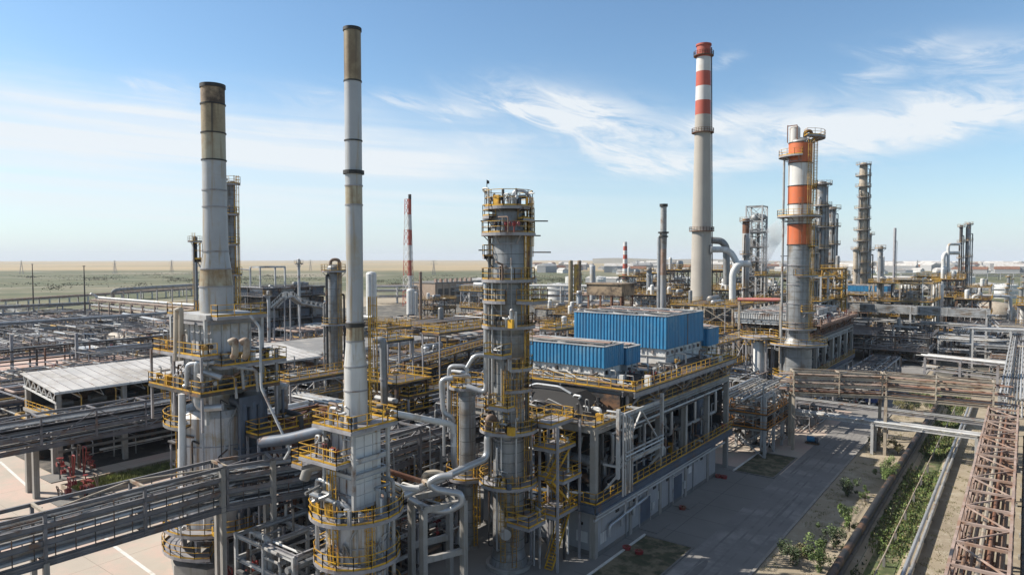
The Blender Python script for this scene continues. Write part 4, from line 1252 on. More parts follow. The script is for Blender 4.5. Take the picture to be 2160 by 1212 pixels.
def process_building(name, label, x0, x1, y0, nb, bay, seed, wall=4.7, z1=5.7, z2=13.3, z3=15.9, front=6.4, cat='process building', rust=False, depth=2):
    rnd = random.Random(seed)
    y1 = y0 + nb * bay
    t = thing(name, label, cat, (x1, y0, 0))
    Y = [y0 + bay * i for i in range(nb + 1)]
    X = [x1 - (x1 - x0) * i / depth for i in range(depth + 1)]
    rm = rusty if rust else yellow
    # ground-floor rooms with doors
    wl = part('wall', MB().b(x0 + 2, y0 + .3, 0, x1 - .1, y1 - 4.5, wall), wall_w, t)
    part('roof_slab', MB().b(x0 + 1.9, y0 + .1, wall, x1 + .1, y1 - 4.4, wall + .18), conc_d, wl)
    for i, (dy, w, h) in enumerate(((9.8, 2.6, 3.0), (18.8, 2.6, 3.3))):
        d = part('door', MB().b(x1 - .14, y0 + dy, .05, x1 - .04, y0 + dy + w, h), steel_b, wl)
        part('door_frame', MB().b(x1 - .12, y0 + dy - .12, 0, x1 - .02, y0 + dy, h + .12).b(x1 - .12, y0 + dy + w, 0, x1 - .02, y0 + dy + w + .12, h + .12).b(x1 - .12, y0 + dy, h, x1 - .02, y0 + dy + w, h + .12), steel_l, d)
        part('ramp', MB().b(x1 - .05, y0 + dy - .4, 0, x1 + 2.2, y0 + dy + w + .4, .1), apron_m, wl)
    for dy, za, w, h in ((1.0, 1.1, 1.2, 1.1), (14.5, 1.9, .9, .9), (23.5, 2.6, 1.0, .8)):
        part('wall_sign', MB().b(x1 - .12, y0 + dy, za, x1 - .06, y0 + dy + w, za + h), white, wl)
    part('wall_sign', MB().b(x1 - 2.5, y0 + .24, 1.2, x1 - 1.1, y0 + .32, 2.3), white, wl)
    part('lamp_box', MB().b(x1 - 2.1, y0 + .1, 3.0, x1 - 1.7, y0 + .32, 3.25), steel_d, wl)
    # concrete frame
    for i, y in enumerate(Y):
        for j, x in enumerate(X):
            lo = 0
            part('column', MB().b(x - .32 if j else x - .6, y - .3, lo, x + .32 if j else x + .04, y + .3, z2 - .8), conc if j == 0 else conc_d, t)
    f = MB()
    for j, x in enumerate(X):
        xo = x - .28 if j == 0 else x
        f.b(xo - .28, y0 - .34, z2 - .8, xo + .28, y1 + .34, z2)
    for y in Y: f.b(x0 + .3, y - .26, z2 - .72, x1 - .58, y + .26, z2 - .06)
    part('concrete_beam_frame', f, conc, t)
    dk = part('deck', MB().b(x0, y0 - .9, z1 - .25, x1 + .5, y1 + .5, z1), steel_b, t)
    f = MB().ibeam((x1 + .5, y0 - .9, z1 - .5), (x1 + .5, y1 + .5, z1 - .5), .25, .7).ibeam((x0, y0 - .95, z1 - .5), (x1 + .36, y0 - .95, z1 - .5), .25, .7)
    part('edge_beam_frame', f, steel_b, dk)
    part('railing_frame', MB().rail([(x0, y0 - .85, z1), (x1 + .45, y0 - .85, z1), (x1 + .45, y1 + .4, z1)], t=.06), yellow, dk)
    d2 = part('deck', MB().b(x0, y0 - .5, z2 + .0, x1 - .3, y1 + .3, z2 + .12), conc_d, t)
    part('railing_frame', MB().rail([(x1 + .1, y0 - .4, z2), (x1 + .1, y1 + .3, z2)], t=.06).rail([(x0, y0 - .4, z2), (x1 + .1, y0 - .4, z2)], t=.06), rm if rust else ochre, d2)
    # steel storey carrying the coolers, with a bracketed walkway
    f = MB()
    for y in Y[1:]:
        f.ibeam((x0, y, z3 - .5), (x1 + .9, y, z3 - .5), .25, .55)
        f.beam((x1 - .4, y, z2 + .3), (x1 + 1.0, y, z3 - .6), .14)
        f.beam((x1 - .5, y, z2), (x1 - .5, y, z3 - .2), .28)
        f.beam((x0 + 1, y, z2), (x0 + 1, y, z3 - .2), .28)
    yf = y0 + front
    for x in (x0 + 1, (x0 + x1) / 2, x1 - .5, x1 + .9): f.ibeam((x, yf - .1, z3 - .4), (x, y1 + .6, z3 - .4), .22, .5)
    for a, b in zip(Y[1:], Y[2:]): f.beam((x1 - .45, a, z2 + .2), (x1 - .45, (a + b) / 2, z3 - .6), .14).beam((x1 - .45, b, z2 + .2), (x1 - .45, (a + b) / 2, z3 - .6), .14)
    part('steel_frame', f, rusty if rust else steel, t)
    d3 = part('deck', MB().b(x0, yf, z3 - .12, x1 + 1.05, y1 + .7, z3), rust_p if rust else grate, t)
    part('railing_frame', MB().rail([(x0, yf + .05, z3), (x1 + 1.0, yf + .05, z3), (x1 + 1.0, y1 + .65, z3), (x0, y1 + .65, z3)], t=.06), rm, d3)
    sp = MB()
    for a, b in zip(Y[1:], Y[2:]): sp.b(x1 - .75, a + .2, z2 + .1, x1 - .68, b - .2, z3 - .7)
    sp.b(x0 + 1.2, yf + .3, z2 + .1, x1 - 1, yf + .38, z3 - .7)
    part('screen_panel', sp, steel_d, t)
    # equipment on the first deck and in the dark bays behind
    for i in range(nb):
        y = Y[i] + bay * .5
        k = rnd.randrange(3)
        if k == 0:
            drum(t, 'exchanger', (x1 - 7.0, y, z1 + 1.5), (x1 - 1.6, y, z1 + 1.5), .7, rnd.choice((pipe_g, clad_d, steel_b)))
        elif k == 1:
            drum(t, 'exchanger', (x1 - 6.4, y - 1, z1 + 1.2), (x1 - 1.4, y - 1, z1 + 1.2), .55, steel_d)
            drum(t, 'exchanger', (x1 - 6.4, y - 1, z1 + 3.1), (x1 - 1.4, y - 1, z1 + 3.1), .55, clad_d)
        else:
            part('vessel', MB().lathe([(z1, 1.0), (z1 + .4, 1.2), (z1 + 4.5, 1.2), (z1 + 5, .9), (z1 + 5.2, .1)], (x1 - 3.4, y, 0), 20), steel_b, t)
        part('pipe_loop', MB().path([(x1 - 3.0, y + 1.2, z1 + 2.5), (x1 - .9, y + 1.2, z1 + 2.5), (x1 - .9, y + 1.2, z1 + 5.8), (x1 - 3.0, y + 1.2, z1 + 5.8)], .2, 10), clad, t)
    for i in range(34):
        r = rnd.choice((.07, .09, .12, .16, .22))
        y = rnd.uniform(y0 + 1, y1 - 3)
        xx = x1 - rnd.uniform(.9, 6)
        z = rnd.uniform(z1 + .5, z2 - 1)
        if i % 3 == 0: pts = [(xx, y, z), (xx, min(y1, y + rnd.uniform(6, 16)), z)]
        elif i % 3 == 1: pts = [(xx, y, z1), (xx, y, z), (xx, y + rnd.uniform(1, 4), z), (xx, y + 4, z3 - 1)]
        else: pts = [(xx - 3, y, z), (xx, y, z), (xx, y, z1 + .3)]
        part('pipe', MB().path(pts, r, 8), rnd.choice(MIXP), t)
    for i in range(9):
        y = y0 - .6 + rnd.random() * .4
        xx = x1 - rnd.uniform(1, x1 - x0 - 1)
        z = rnd.uniform(6.5, 12.5)
        part('pipe', MB().path([(xx, y, z), (xx, y, z1), (xx, y + 1, z1)] if i % 2 else [(xx, y - .3, z), (xx - 4, y - .3, z), (xx - 4, y - .3, z + 1.4)], rnd.choice((.08, .12, .18)), 8), rnd.choice(MIXP), t)
    part('shade_wall', MB().b(x1 - 7.9, y0 + .5, z1, x1 - 7.6, y1 - .5, z2 - .9).b(x0 + 2, y1 - .6, z1, x1 - .7, y1 - .5, z2 - .9), steel_d, t)  # dark walls added to block sunlight and keep the bays black
    for k in range(5):
        z = z2 - .25 - .3 * k
        part('pipe', MB().path([(x1 + .25 + .1 * (k % 2), y0 + rnd.uniform(-1, 8), z), (x1 + .25 + .1 * (k % 2), y1 - rnd.uniform(-1, 8), z)], rnd.choice((.07, .1, .13)), 8), rnd.choice((clad_d, pipe_g, steel_l, steel_d)), t)
    for k in range(16):
        xx, yy = rnd.uniform(x0 + 4, x1), yf + .4 + rnd.random() * 3
        part('pipe', MB().path([(xx, yy, z3 + .3), (xx - rnd.uniform(1, 5), yy, z3 + .3), (xx - 5, yy, z3 + .3 + rnd.random()), (xx - 5, yy + 2, z3 + 1)], rnd.choice((.06, .09, .13)), 8), rnd.choice(MIXP), t)
    for k in range(14):
        yy = rnd.uniform(yf + .3, y1 - 4); xx = x1 - rnd.uniform(.2, 2.6)
        part('pipe', MB().path([(xx, yy, z3 + .35), (xx, yy + rnd.uniform(2, 9), z3 + .35), (xx - 1.5, yy + 9, z3 + .35)] if k % 2 else [(xx, yy, z2), (xx, yy, z3 + .9), (xx - 2.5, yy, z3 + .9)], rnd.choice((.06, .09, .12)), 8), rnd.choice(MIXP), t)
    clutter(t, x1 - 3.2, yf + .6, x1 + .8, y1, z3, 44, seed + 5, 1.7)
    clutter(t, x0 + 4, y0 - .3, x1 - .4, yf - .4, z2 + .12, 34, seed + 6, 2.2)
    clutter(t, x1 - 2.2, y0, x1 + .2, y1, z1, 60, seed + 7, 4.5)
    part('plinth', MB().b(x1 - .1, y0 + .28, 0, x1 - .03, y1 - 4.5, .45).b(x0 + 2, y0 + .22, 0, x1 - .03, y0 + .3, .45), conc_d, wl)
    for dy in (4.2, 8.2, 13.2, 16.8, 22.8, 27.5):
        part('vent_louvre', MB().b(x1 - .1, y0 + dy, 3.4, x1 - .03, y0 + dy + .7, 3.9), steel_d, wl)
    for dy in (9.3, 18.3, 26):
        part('wall_lamp', MB().b(x1 - .1, y0 + dy - .15, 3.7, x1 + .25, y0 + dy + .15, 3.9), steel_l, wl)
    for dy in (6.4, 17.4, 24.8, 30.2):
        part('down_pipe', MB().path([(x1 + .02, y0 + dy, .1), (x1 + .02, y0 + dy, 4.4), (x1 + .02, y0 + dy + .8, 4.6)], .06, 6), clad_d, wl)
    for dy in (12.6, 21.6):
        part('cable_box', MB().b(x1 - .1, y0 + dy, 1.2, x1 + .15, y0 + dy + .6, 2.1), steel_l, wl)
    # pipe runs clipped along the wall below the first deck
    for k in range(4):
        z = z1 - .85 - .24 * k
        part('pipe', MB().path([(x1 + .55 - .1 * k, y0 - .8, z), (x1 + .55 - .1 * k, y0 + (14, 30, 22, 36)[k] * (y1 - y0) / 38, z)], (.12, .1, .08, .14)[k], 8), (steel_b, clad, pipe_g, clad)[k], t)
    for k in range(3):
        ya = y0 + (2.2, 4.8, 7.6)[k]
        part('pipe', MB().path([(x1 + .3, ya, 1.6 + .3 * k), (x1 + .3, ya, 2.7 + .2 * k), (x1 + .3, ya + 3.4, 2.9 + .2 * k), (x1 + .3, ya + 3.4, 4.5)], .16, 10), clad, t)
    return t


process_building('process_building', 'concrete-framed process building under the bright blue cooler boxes', -50.5, -33.7, 58.7, 5, 7.5, 11)
process_building('process_building', 'rust-decked process building behind the orange and white tower', -52, -35.2, 147, 6, 7.5, 23, rust=True)
fan_bank('fan_cooler', 'long low blue corrugated cooler box nearest the tall banded column', -50.3, -37.9, 67.8, 72.2, 15.9, 17.55, 20.0, 'blue cooler boxes')
fan_bank('fan_cooler', 'small low blue cooler box between the two long ones', -46.5, -37.7, 72.9, 76.2, 15.9, 17.3, 19.4, 'blue cooler boxes')
fan_bank('fan_cooler', 'largest and tallest blue corrugated cooler box on white plenum', -52.0, -37.7, 84.0, 96.6, 15.9, 18.0, 22.35, 'blue cooler boxes', seam=90.6)
fan_bank('fan_cooler', 'tiny blue cooler box past the end of the largest one', -42.0, -37.5, 98.2, 102.4, 14.0, 17.0, 19.6, 'blue cooler boxes')
# ------------------------------------------------------------------ pipe bridges and racks
def near_racks():
    lv = lambda z, n, m=1: [(z, n + 2, .06, .15), (z + 1.3 * m, n, .06, .13), (z + 2.5 * m, n - 2, .05, .11)]
    pipe_rack('pipe_bridge', 'closest grey latticed pipe bridge crossing the cream yard', (-56.9, -9), (-55.8, 31.6), 2.6, lv(8.7, 10), 7.0, 5, steel_v, .36, (8.5, 12.1), posts=[2, 4], top=8.5, tm=pipe_t, brace=False, hang=1.3, group='grey pipe bridges', mats=[clad, pipe_w, pipe_g, pipe_k, clad_d, steel_l, pipe_k, pipe_t], foot=False, colm=conc)
    pipe_rack('pipe_bridge', 'short bent length of pipe bridge with a tall gantry leg', (-55.8, 31.6), (-53.0, 39.6), 2.6, lv(8.7, 10), 4.0, 6, steel_v, .4, (8.5, 12.1), posts=[0, 1], top=12.1, brace=False, hang=1.3, group='grey pipe bridges', mats=[clad, pipe_g, pipe_k, clad_d, pipe_k, pipe_w], foot=False, colm=conc)
    pipe_rack('pipe_bridge', 'dark pipe bridge running behind the slender stack towards the fan building', (-53.0, 39.6), (-53.0, 64), 3.2, lv(8.7, 11) + [(4.8, 9, .08, .2)], 6.0, 7, steel_v, .34, (8.5, 12.0), group='grey pipe bridges', bend=.25)
    pipe_rack('pipe_bridge', 'grey latticed pipe bridge passing below the long roofed shed', (-96.6, -12), (-96.6, 62), 3.0, lv(7.2, 10) + [(9.6, 4, .08, .15)], 6.2, 8, steel_v, .34, (7.0, 10.7), posts=[3], top=7.0, group='grey pipe bridges', foot=False, mats=[clad, pipe_g, pipe_g, pipe_k, clad_d, steel_l])
    pipe_rack('pipe_rack', 'two-tier pipe rack in the gap between the round heater and the column', (-78, 62), (-78, 130), 6, [(4.5, 14, .08, .3), (7.5, 12, .08, .25)], 6.5, 9, steel, .32, bend=.3, group='racks inside the works')
    pipe_rack('pipe_rack', 'pipe rack with dropped pipe ends behind the round heater', (-92, 66), (-60, 66), 4, [(5.5, 9, .08, .22), (8.0, 8, .08, .2)], 6.5, 10, steel, .3, bend=.4, group='racks inside the works')


def right_side():
    # rusted lattice bridge along the ditch
    pipe_rack('lattice_bridge', 'long rusted lattice pipe bridge running along the ditch', (-2.1, 36), (-2.1, 121), 3.3, [(6.2, 7, .12, .34), (7.5, 4, .1, .2)], 4.7, 31, rust_p, .3, (6.0, 9.0), posts=[0, 4, 9, 14, 18], top=6.0, mats=[rust_p, rusty, pipe_b, rust_p, pipe_t], foot=True)
    pipe_rack('pipe_rack', 'dark low pipe rack half hidden beyond the rusted lattice bridge', (3.4, 30), (3.4, 118), 6.0, [(2.6, 12, .1, .28), (5.2, 8, .1, .25)], 7, 32, steel_d, .34, bend=.2, mats=[pipe_k, pipe_g, steel_b, clad_d, pipe_k], group='low racks by the ditch')
    # cross bridges over the road
    mt = [rust_p, rusty, pipe_b, pipe_t, rust_p, rusty, clad_d]
    kw = dict(cm=pipe_t, cw=.42, top=8.9, foot=False, mats=mt)
    t = pipe_rack('pipe_bridge', 'tan and rust pipe bridge over the road, span nearest the fan building', (-29.2, 112.5), (-17.2, 118), 2.8, [(9.0, 8, .08, .2), (10.3, 6, .08, .16), (11.5, 4, .07, .14)], 6.6, 41, truss=(8.9, 12.3), posts=[0, 2], group='rust and tan bridge over the road', brace=False, **kw)
    pipe_rack('pipe_bridge', 'tan and rust pipe bridge over the ditch, span ending at the lattice bridge', (-17.2, 118), (-3.4, 119.2), 2.8, [(9.0, 8, .08, .2), (10.3, 6, .08, .16), (11.5, 4, .07, .14)], 6.9, 42, truss=(8.9, 12.3), posts=[2], group='rust and tan bridge over the road', brace=False, **kw)
    pipe_rack('low_pipe_bridge', 'lower pipe bridge of white pipes under the tan and rust one', (-31.5, 117.6), (-5, 117.0), 2.4, [(4.7, 7, .1, .24)], 6.6, 43, steel_l, .4, posts=[0, 2, 4], top=4.7, foot=False, mats=[pipe_w, clad, pipe_w, steel_l])
    pipe_rack('low_pipe_bridge', 'dark lower pipe bridge just behind the white-piped one', (-32, 127), (-4, 126.4), 2.4, [(4.9, 7, .1, .24)], 7, 44, steel, .4, posts=[0, 2, 4], top=4.9, foot=False, mats=[pipe_k, clad_d, pipe_g])
    # big conduit on sleepers along the verge, then smaller pipes on the ditch edge
    t = thing('conduit', 'thick dark pipe on low sleepers beside the verge', 'pipe', (-13.6, 36, 0))
    part('pipe', MB().sweep([(-13.6, 36, .95), (-13.6, 300, .95)], .4, 14), steel_d, t)
    part('trough', MB().b(-14.05, 34, -.3, -13.15, 300, .5), conc_d, t)
    for k in range(44): part('sleeper', MB().b(-14.1, 38 + 6 * k, .5, -13.1, 38.25 + 6 * k, .62), conc_d, t)
    for k, (x, z, r, m, lb) in enumerate(((-8.45, .75, .2, clad, 'bright pipe of the pair along the far edge of the ditch'), (-7.95, .72, .17, pipe_g, 'grey pipe of the pair along the far edge of the ditch'), (-10.6, .55, .07, pipe_t, 'thin tan pipe strung through the green ditch'))):
        t = thing('ditch_pipe', lb, 'pipe', (x, 36, 0))
        part('pipe', MB().sweep([(x, 36 + 4 * i, z + (.05 * math.sin(i * 1.7) if r < .1 else 0)) for i in range(34)], r, 10), m, t)
        for i in range(17): part('support', MB().b(x - .12, 38 + 7.5 * i, -1.0, x + .12, 38.25 + 7.5 * i, z - r + .03), conc_d, t)
    # far half of the rack along the works road: bright pipes converging
    pipe_rack('pipe_rack', 'wide rack of pale parallel pipes beyond the rusted lattice bridge', (.2, 126), (.2, 250), 6.0, [(6.5, 16, .08, .18), (9.0, 13, .08, .18)], 8, 51, steel_l, .36, mats=[pipe_g, clad_d, pipe_g, steel_l, pipe_k, pipe_b, clad], group='grey racks beyond the bridge')
    a, b = gnd(1962, 748, 6.4), gnd(2200, 772, 6.4)
    pipe_rack('pipe_rack', 'low dark-legged pipe rack beside the patch of bare ground', a[:2], b[:2], 6, [(3.2, 8, .08, .2), (6.0, 12, .08, .2)], 7, 52, steel, .5, mats=[clad, pipe_g, steel_l, pipe_t], group='grey racks beyond the bridge')
    a, b = gnd(1785, 642, 14.5), gnd(2085, 656, 14.5)
    pipe_rack('pipe_bridge', 'tall grey pipe bridge with boxed girder crossing above the yard', a[:2], b[:2], 4, [(6.6, 6, .15, .4), (9.7, 6, .1, .3), (13.0, 8, .1, .25)], 9, 53, steel_l, .5, truss=(12.8, 15.0), posts=[0, 2, 4, 6], top=12.8, mats=[clad, clad, pipe_g, steel_l], group='grey racks beyond the bridge', walk=9.7, pm_rail=steel_l, panel=True)
    a, b = gnd(2050, 690, 11), gnd(2300, 700, 11)
    pipe_rack('pipe_rack', 'grey rack joining the tall pipe bridge by a sloping stair', a[:2], b[:2], 5, [(6, 9, .1, .25), (10.5, 9, .1, .25)], 8, 54, steel_l, .45, mats=[clad, pipe_g, steel_l, pipe_w], group='grey racks beyond the bridge')
    s = MB()
    p, q = at(2062, 650, 214), at(2108, 692, 196)
    for o in (-.5, .5): s.beam(p + Vector((0, o, 0)), q + Vector((0, o, 0)), .2, .4).beam(p + Vector((0, o, 1.1)), q + Vector((0, o, 1.1)), .1)
    for i in range(20): s.b(*(p.lerp(q, i / 20) - Vector((.15, .5, .02))), *(p.lerp(q, i / 20) + Vector((.15, .5, .02))))
    solo('stair', s, steel_l, 'sloping steel stair down from the tall grey pipe bridge', 'stair', loc=tuple(p))
    a, b = gnd(1990, 608, 9), gnd(2200, 612, 9)
    pipe_rack('pipe_rack', 'long far rack with a bright top pipe before the twin columns', a[:2], b[:2], 5, [(5, 8, .15, .4), (8.5, 7, .2, .5)], 10, 55, steel_l, .5, mats=[clad, clad, pipe_w, pipe_g], group='distant racks')
    a, b = gnd(1900, 575, 9), gnd(2220, 577, 9)
    pipe_rack('pipe_rack', 'farthest pale rack along the works edge below the town', a[:2], b[:2], 7, [(5, 5, .3, .6), (8.5, 5, .3, .7)], 16, 56, steel_l, .7, mats=[clad, pipe_w, pipe_g], group='distant racks')
    t = thing('pipe_bundle', 'sheaf of pale pipes laid over the orange-railed platform', 'pipe', (-33.7, 104, 9.3))
    for k in range(9): part('pipe', MB().path([(-36.9 + .72 * k, 98.5 + (k % 3), 9.5), (-36.9 + .72 * k, 117.8, 9.5), (-36.9 + .72 * k + 1.5, 118.6, 9.3 - .2 * k)], .1 + .06 * (k % 3 == 0), 8), (clad, pipe_g, steel_l, pipe_t)[k % 4], t)
    # gantry structure between the fan building and the orange tower
    steelwork('access_platform', 'orange-railed piping platform standing at the end of the fan building', -36.6, -30.8, 104, 117.5, [4.4, 6.6, 9.3], 1, 3, 61, steel_l, .38, npipe=50, ndrum=2, skipdeck=(2,), rmat=M('orange railing paint', (.60, .24, .03), .5, 0, .3, 1.5, RUST, .3))


def left_field():
    # pale shed on a concrete frame
    x0, x1, y0, y1 = -119, -107, 37, 81
    t = thing('open_shed', 'long open shed with pale ribbed sheet roof', 'shed', (x1, y0, 0))
    n = 15
    for i in range(n + 1):
        y = y0 + .3 + (y1 - y0 - .6) * i / n
        if i % 3 == 0:
            for x in (x0 + .4, x1 - .3): part('post', MB().beam((x, y, 0), (x, y, 11.4 if x > -110 else 12.7), .62), conc, t)
    r = MB()
    r.add([(x0 - .4, y0 - .4, 12.95), (x1 + .5, y0 - .4, 11.55), (x1 + .5, y1 + .4, 11.55), (x0 - .4, y1 + .4, 12.95), (x0 - .4, y0 - .4, 12.83), (x1 + .5, y0 - .4, 11.43), (x1 + .5, y1 + .4, 11.43), (x0 - .4, y1 + .4, 12.83)],
          [(0, 1, 2, 3), (7, 6, 5, 4), (0, 4, 5, 1), (1, 5, 6, 2), (2, 6, 7, 3), (3, 7, 4, 0)])
    rf = part('roof', r, roof_g, t)
    s = MB()
    for i in range(28):
        y = y0 + (y1 - y0) * (i + .2) / 28
        s.beam((x0 - .38, y, 12.98), (x1 + .48, y, 11.58), .09, .07)
    part('seam_rib', s, steel, rf)
    f = MB()
    for i in range(n + 1):
        y = y0 + .3 + (y1 - y0 - .6) * i / n
        f.beam((x0, y, 12.6), (x1, y, 11.2), .14).beam((x0, y, 11.2), (x1, y, 10.2), .12)
        for k in range(6):
            xa, xb = x0 + k * 2, x0 + k * 2 + 2
            za = (12.6 - k * .233, 11.2 - k * .167)
            f.beam((xa, y, za[0] if k % 2 else za[1]), (xb, y, (11.2 - (k + 1) * .167) if k % 2 else (12.6 - (k + 1) * .233)), .09)
    part('roof_truss_frame', f, steel_l, t)
    fl = part('floor_slab', MB().b(x0 - .2, y0 - .2, 7.4, x1 + .6, y1 + .2, 7.85), conc, t)
    part('railing_frame', MB().rail([(x0, y0, 7.85), (x1 + .4, y0, 7.85), (x1 + .4, y1, 7.85)], t=.07), yellow, fl)
    rnd = random.Random(4)
    for i in range(9):
        y = y0 + 3 + i * 4.6
        part('machine', MB().b(x0 + 2.5, y, 7.85, x0 + 4.4, y + 1.6, 8.7).tube((x0 + 5, y - .6, 8.4), (x0 + 5, y + 1.6, 8.4), .4), (clad_d, pipe_g, steel_b)[i % 3], t)
        part('yellow_line', MB().path([(x1 + .3, y, 7.9), (x1 + .3, y, 10.6 + .4 * (i % 2)), (x1 - 1.5, y, 10.6 + .4 * (i % 2))], .09, 6), ochre, t)
    for i in range(7):
        y = y0 + 8 + i * 6
        part('vent_pipe', MB().path([(x1 + .8, y, 4), (x1 + .8, y, 9.6 + (i % 3) * 1.3), (x1 - .3, y, 9.6 + (i % 3) * 1.3)], .14, 8), (clad_d, ochre, pipe_g)[i % 3], t)
    f = MB()
    for z in (2.9, 5.2):
        f.b(x1 - .25, y0, z, x1 + .05, y1, z + .35)
        for i in range(0, n + 1, 3): f.b(x0, y0 + .1 + (y1 - y0 - .6) * i / n, z, x1 - .3, y0 + .5 + (y1 - y0 - .6) * i / n, z + .3)
    part('concrete_beam_frame', f, conc_d, t)
    for i in range(26):
        y = rnd.uniform(y0 + 2, y1 - 4)
        xx = x1 - rnd.uniform(.8, 6)
        z = rnd.uniform(.6, 6.5)
        pts = [(xx, y, z), (xx, y + rnd.uniform(4, 14), z)] if i % 2 else [(xx - 2, y, z), (xx, y, z), (xx, y, .2)]
        part('pipe', MB().path(pts, rnd.choice((.08, .12, .18)), 8), rnd.choice(MIXP), t)
    part('shade_back_wall', MB().b(x0 + 1.5, y0 + 1, 0, x0 + 1.8, y1 - 1, 7.3).b(x0 + .7, y0 + .6, 7.86, x0 + .8, y1 - .4, 12.3), steel_d, t)  # lower dark wall, and an upper one added to shade the interior
    g = MB().beam((x0, y0 - .1, 12.75), (x1 + .2, y0 - .1, 11.35), .16, .3).beam((x0, y0 - .1, 11.0), (x1 + .2, y0 - .1, 10.0), .16, .26)
    for k in range(7): g.beam((x0 + k * 2, y0 - .1, 12.7 - k * .233), (x0 + min(12, k * 2 + 1), y0 - .1, 11 - k * .167), .12).beam((x0 + min(12, k * 2 + 1), y0 - .1, 11 - k * .167), (x0 + min(12, k * 2 + 2), y0 - .1, 12.5 - k * .233), .12)
    part('gable_frame', g, white, t)
    part('eave_trim', MB().b(x1 + .48, y0 - .4, 11.25, x1 + .58, y1 + .4, 11.6), white, t)
    # second flat-roofed shed farther along
    a = gnd(700, 716, 9)
    x0, x1, y0, y1 = -150, -124, 96, 132
    t = thing('flat_shed', 'wide shed with flat grey roof behind the ribbed one', 'shed', (x1, y0, 0))
    part('roof', MB().b(x0, y0, 8.6, x1, y1, 9.1), roof_d, t)
    for i in range(5):
        for x in (x0 + .5, x1 - .5): part('post', MB().beam((x, y0 + .5 + (y1 - y0 - 1) * i / 4, 0), (x, y0 + .5 + (y1 - y0 - 1) * i / 4, 8.6), .4), conc, t)
    part('fascia', MB().b(x0 - .1, y0 - .12, 8.3, x1 + .12, y0 - .01, 9.2).b(x1 + .01, y0, 8.3, x1 + .12, y1, 9.2), steel_l, t)
    # the racks framing the tank-farm piping
    pipe_rack('pipe_rack', 'tiered brown pipe rack with a white header along its top', (-395, 156), (-240, 156), 6, [(2.5, 7, .12, .3), (5, 8, .15, .4), (7.8, 5, .2, .5)], 12, 71, rust_p, .5, mats=[pipe_t, pipe_b, rust_p, clad, pipe_g], group='long racks of the pipe field')
    t = thing('pipe_header', 'fat white header pipe lying on the tiered brown rack', 'pipe', (-395, 157.5, 0))
    part('pipe', MB().path([(-396, 154.2, 11.5), (-396, 157.8, 9.2), (-242, 157.8, 9.2)], .62, 14), pipe_w, t)
    for k in range(12): part('saddle', MB().b(-394 + 13 * k, 157.3, 8.0, -393.6 + 13 * k, 158.3, 8.7), steel, t)
    pipe_rack('pipe_rack', 'long grey pipe rack bordering the pipe field near the grassland', (-390, 0), (-390, 150), 7, [(3, 9, .15, .4), (6.5, 9, .15, .5)], 12, 72, steel, .5, group='long racks of the pipe field')
    t = thing('overhead_pipe', 'pale grey pipe bending up over the field corner', 'pipe', (-400, 120, 0))
    p = [gnd(238, 640, 6), at(238, 612, 352), at(430, 600, 420)]
    part('pipe', MB().path([tuple(p[0]), tuple(p[1]), tuple(p[2])], 1.0, 14, 2.4), clad_d, t)
    for k in range(6):
        q = Vector(p[1]).lerp(Vector(p[2]), .1 + k * .17)
        part('support', MB().beam((q.x, q.y, 0), (q.x, q.y, q.z - .9), .5), steel, t)
    pipe_rack('pipe_rack', 'grey pipe rack crossing the pipe field with red-brown lower pipes', (-300, 20), (-300, 150), 6, [(3.0, 9, .12, .35), (6, 9, .12, .4)], 11, 73, steel, .45, bend=.2, group='long racks of the pipe field')
    pipe_rack('pipe_rack', 'rack of bright parallel pipes slanting through the pipe field', gnd(55, 700, 3)[:2], gnd(195, 735, 3)[:2], 5, [(2.6, 9, .15, .3)], 9, 74, steel_l, .4, mats=[clad, pipe_w, clad], group='long racks of the pipe field')
    pipe_rack('pipe_rack', 'rack of pale pipes ending behind the round heater', gnd(265, 668, 4)[:2], gnd(372, 690, 4)[:2], 5, [(3, 7, .15, .4), (5, 5, .15, .4)], 9, 75, steel, .4, mats=[clad, pipe_t, clad_d], group='long racks of the pipe field')
    pipe_rack('pipe_rack', 'dark pipe rack beside the pink paving of the pipe field', (-215, 30), (-215, 118), 5, [(3, 8, .12, .3), (5.6, 7, .12, .3)], 10, 76, steel_d, .4, bend=.25, group='long racks of the pipe field')
    pipe_rack('pipe_rack', 'low rack of bluish pipes behind the ribbed roof', (-150, 10), (-150, 92), 6, [(2.8, 8, .15, .3), (5.4, 8, .15, .4)], 9, 77, steel_b, .4, mats=[steel_b, clad_d, pipe_g, clad], group='long racks of the pipe field')
    k = 0
    for (px, py, w, dp, h, n, sd_) in ((60, 690, 26, 20, 4, 26, 81), (140, 672, 40, 14, 4, 26, 82), (230, 695, 20, 24, 4.5, 26, 83), (320, 685, 26, 18, 4, 24, 84), (60, 742, 22, 18, 4, 26, 85), (200, 745, 22, 14, 4.2, 26, 86), (330, 735, 18, 16, 5, 26, 87), (20, 665, 34, 16, 5, 22, 88), (290, 712, 18, 12, 3.5, 22, 89)):
        p = gnd(px, py)
        lb = ['tangle of pale and dark pipes by the bluish rack', 'low tangle of pipes behind the slanting bright pipes', 'tangle of dark pipes and valves around the white drum', 'pipe tangle beside the tiered brown rack', 'pipe tangle on the pink paving near the long grey roof',
              'knot of pipes with blue valves before the ribbed roof', 'pipe tangle tucked against the round heater decks', 'outermost tangle of pipes by the long grey rack', 'thin strip of pipes in front of the white drum'][k]
        manifold('pipe_manifold', lb, p.x - w / 2, p.y - dp / 2, p.x + w / 2, p.y + dp / 2, .6, h, n, sd_, rr=(.1, .32), valves=8, cat='piping', group='pipe tangles of the pipe field')
        k += 1
    # horizontal drum
    t = thing('storage_drum', 'white horizontal drum among dark pipes of the pipe field', 'drum', tuple(gnd(270, 728)))
    a, b = gnd(238, 712, 3.0), gnd(292, 720, 3.0)
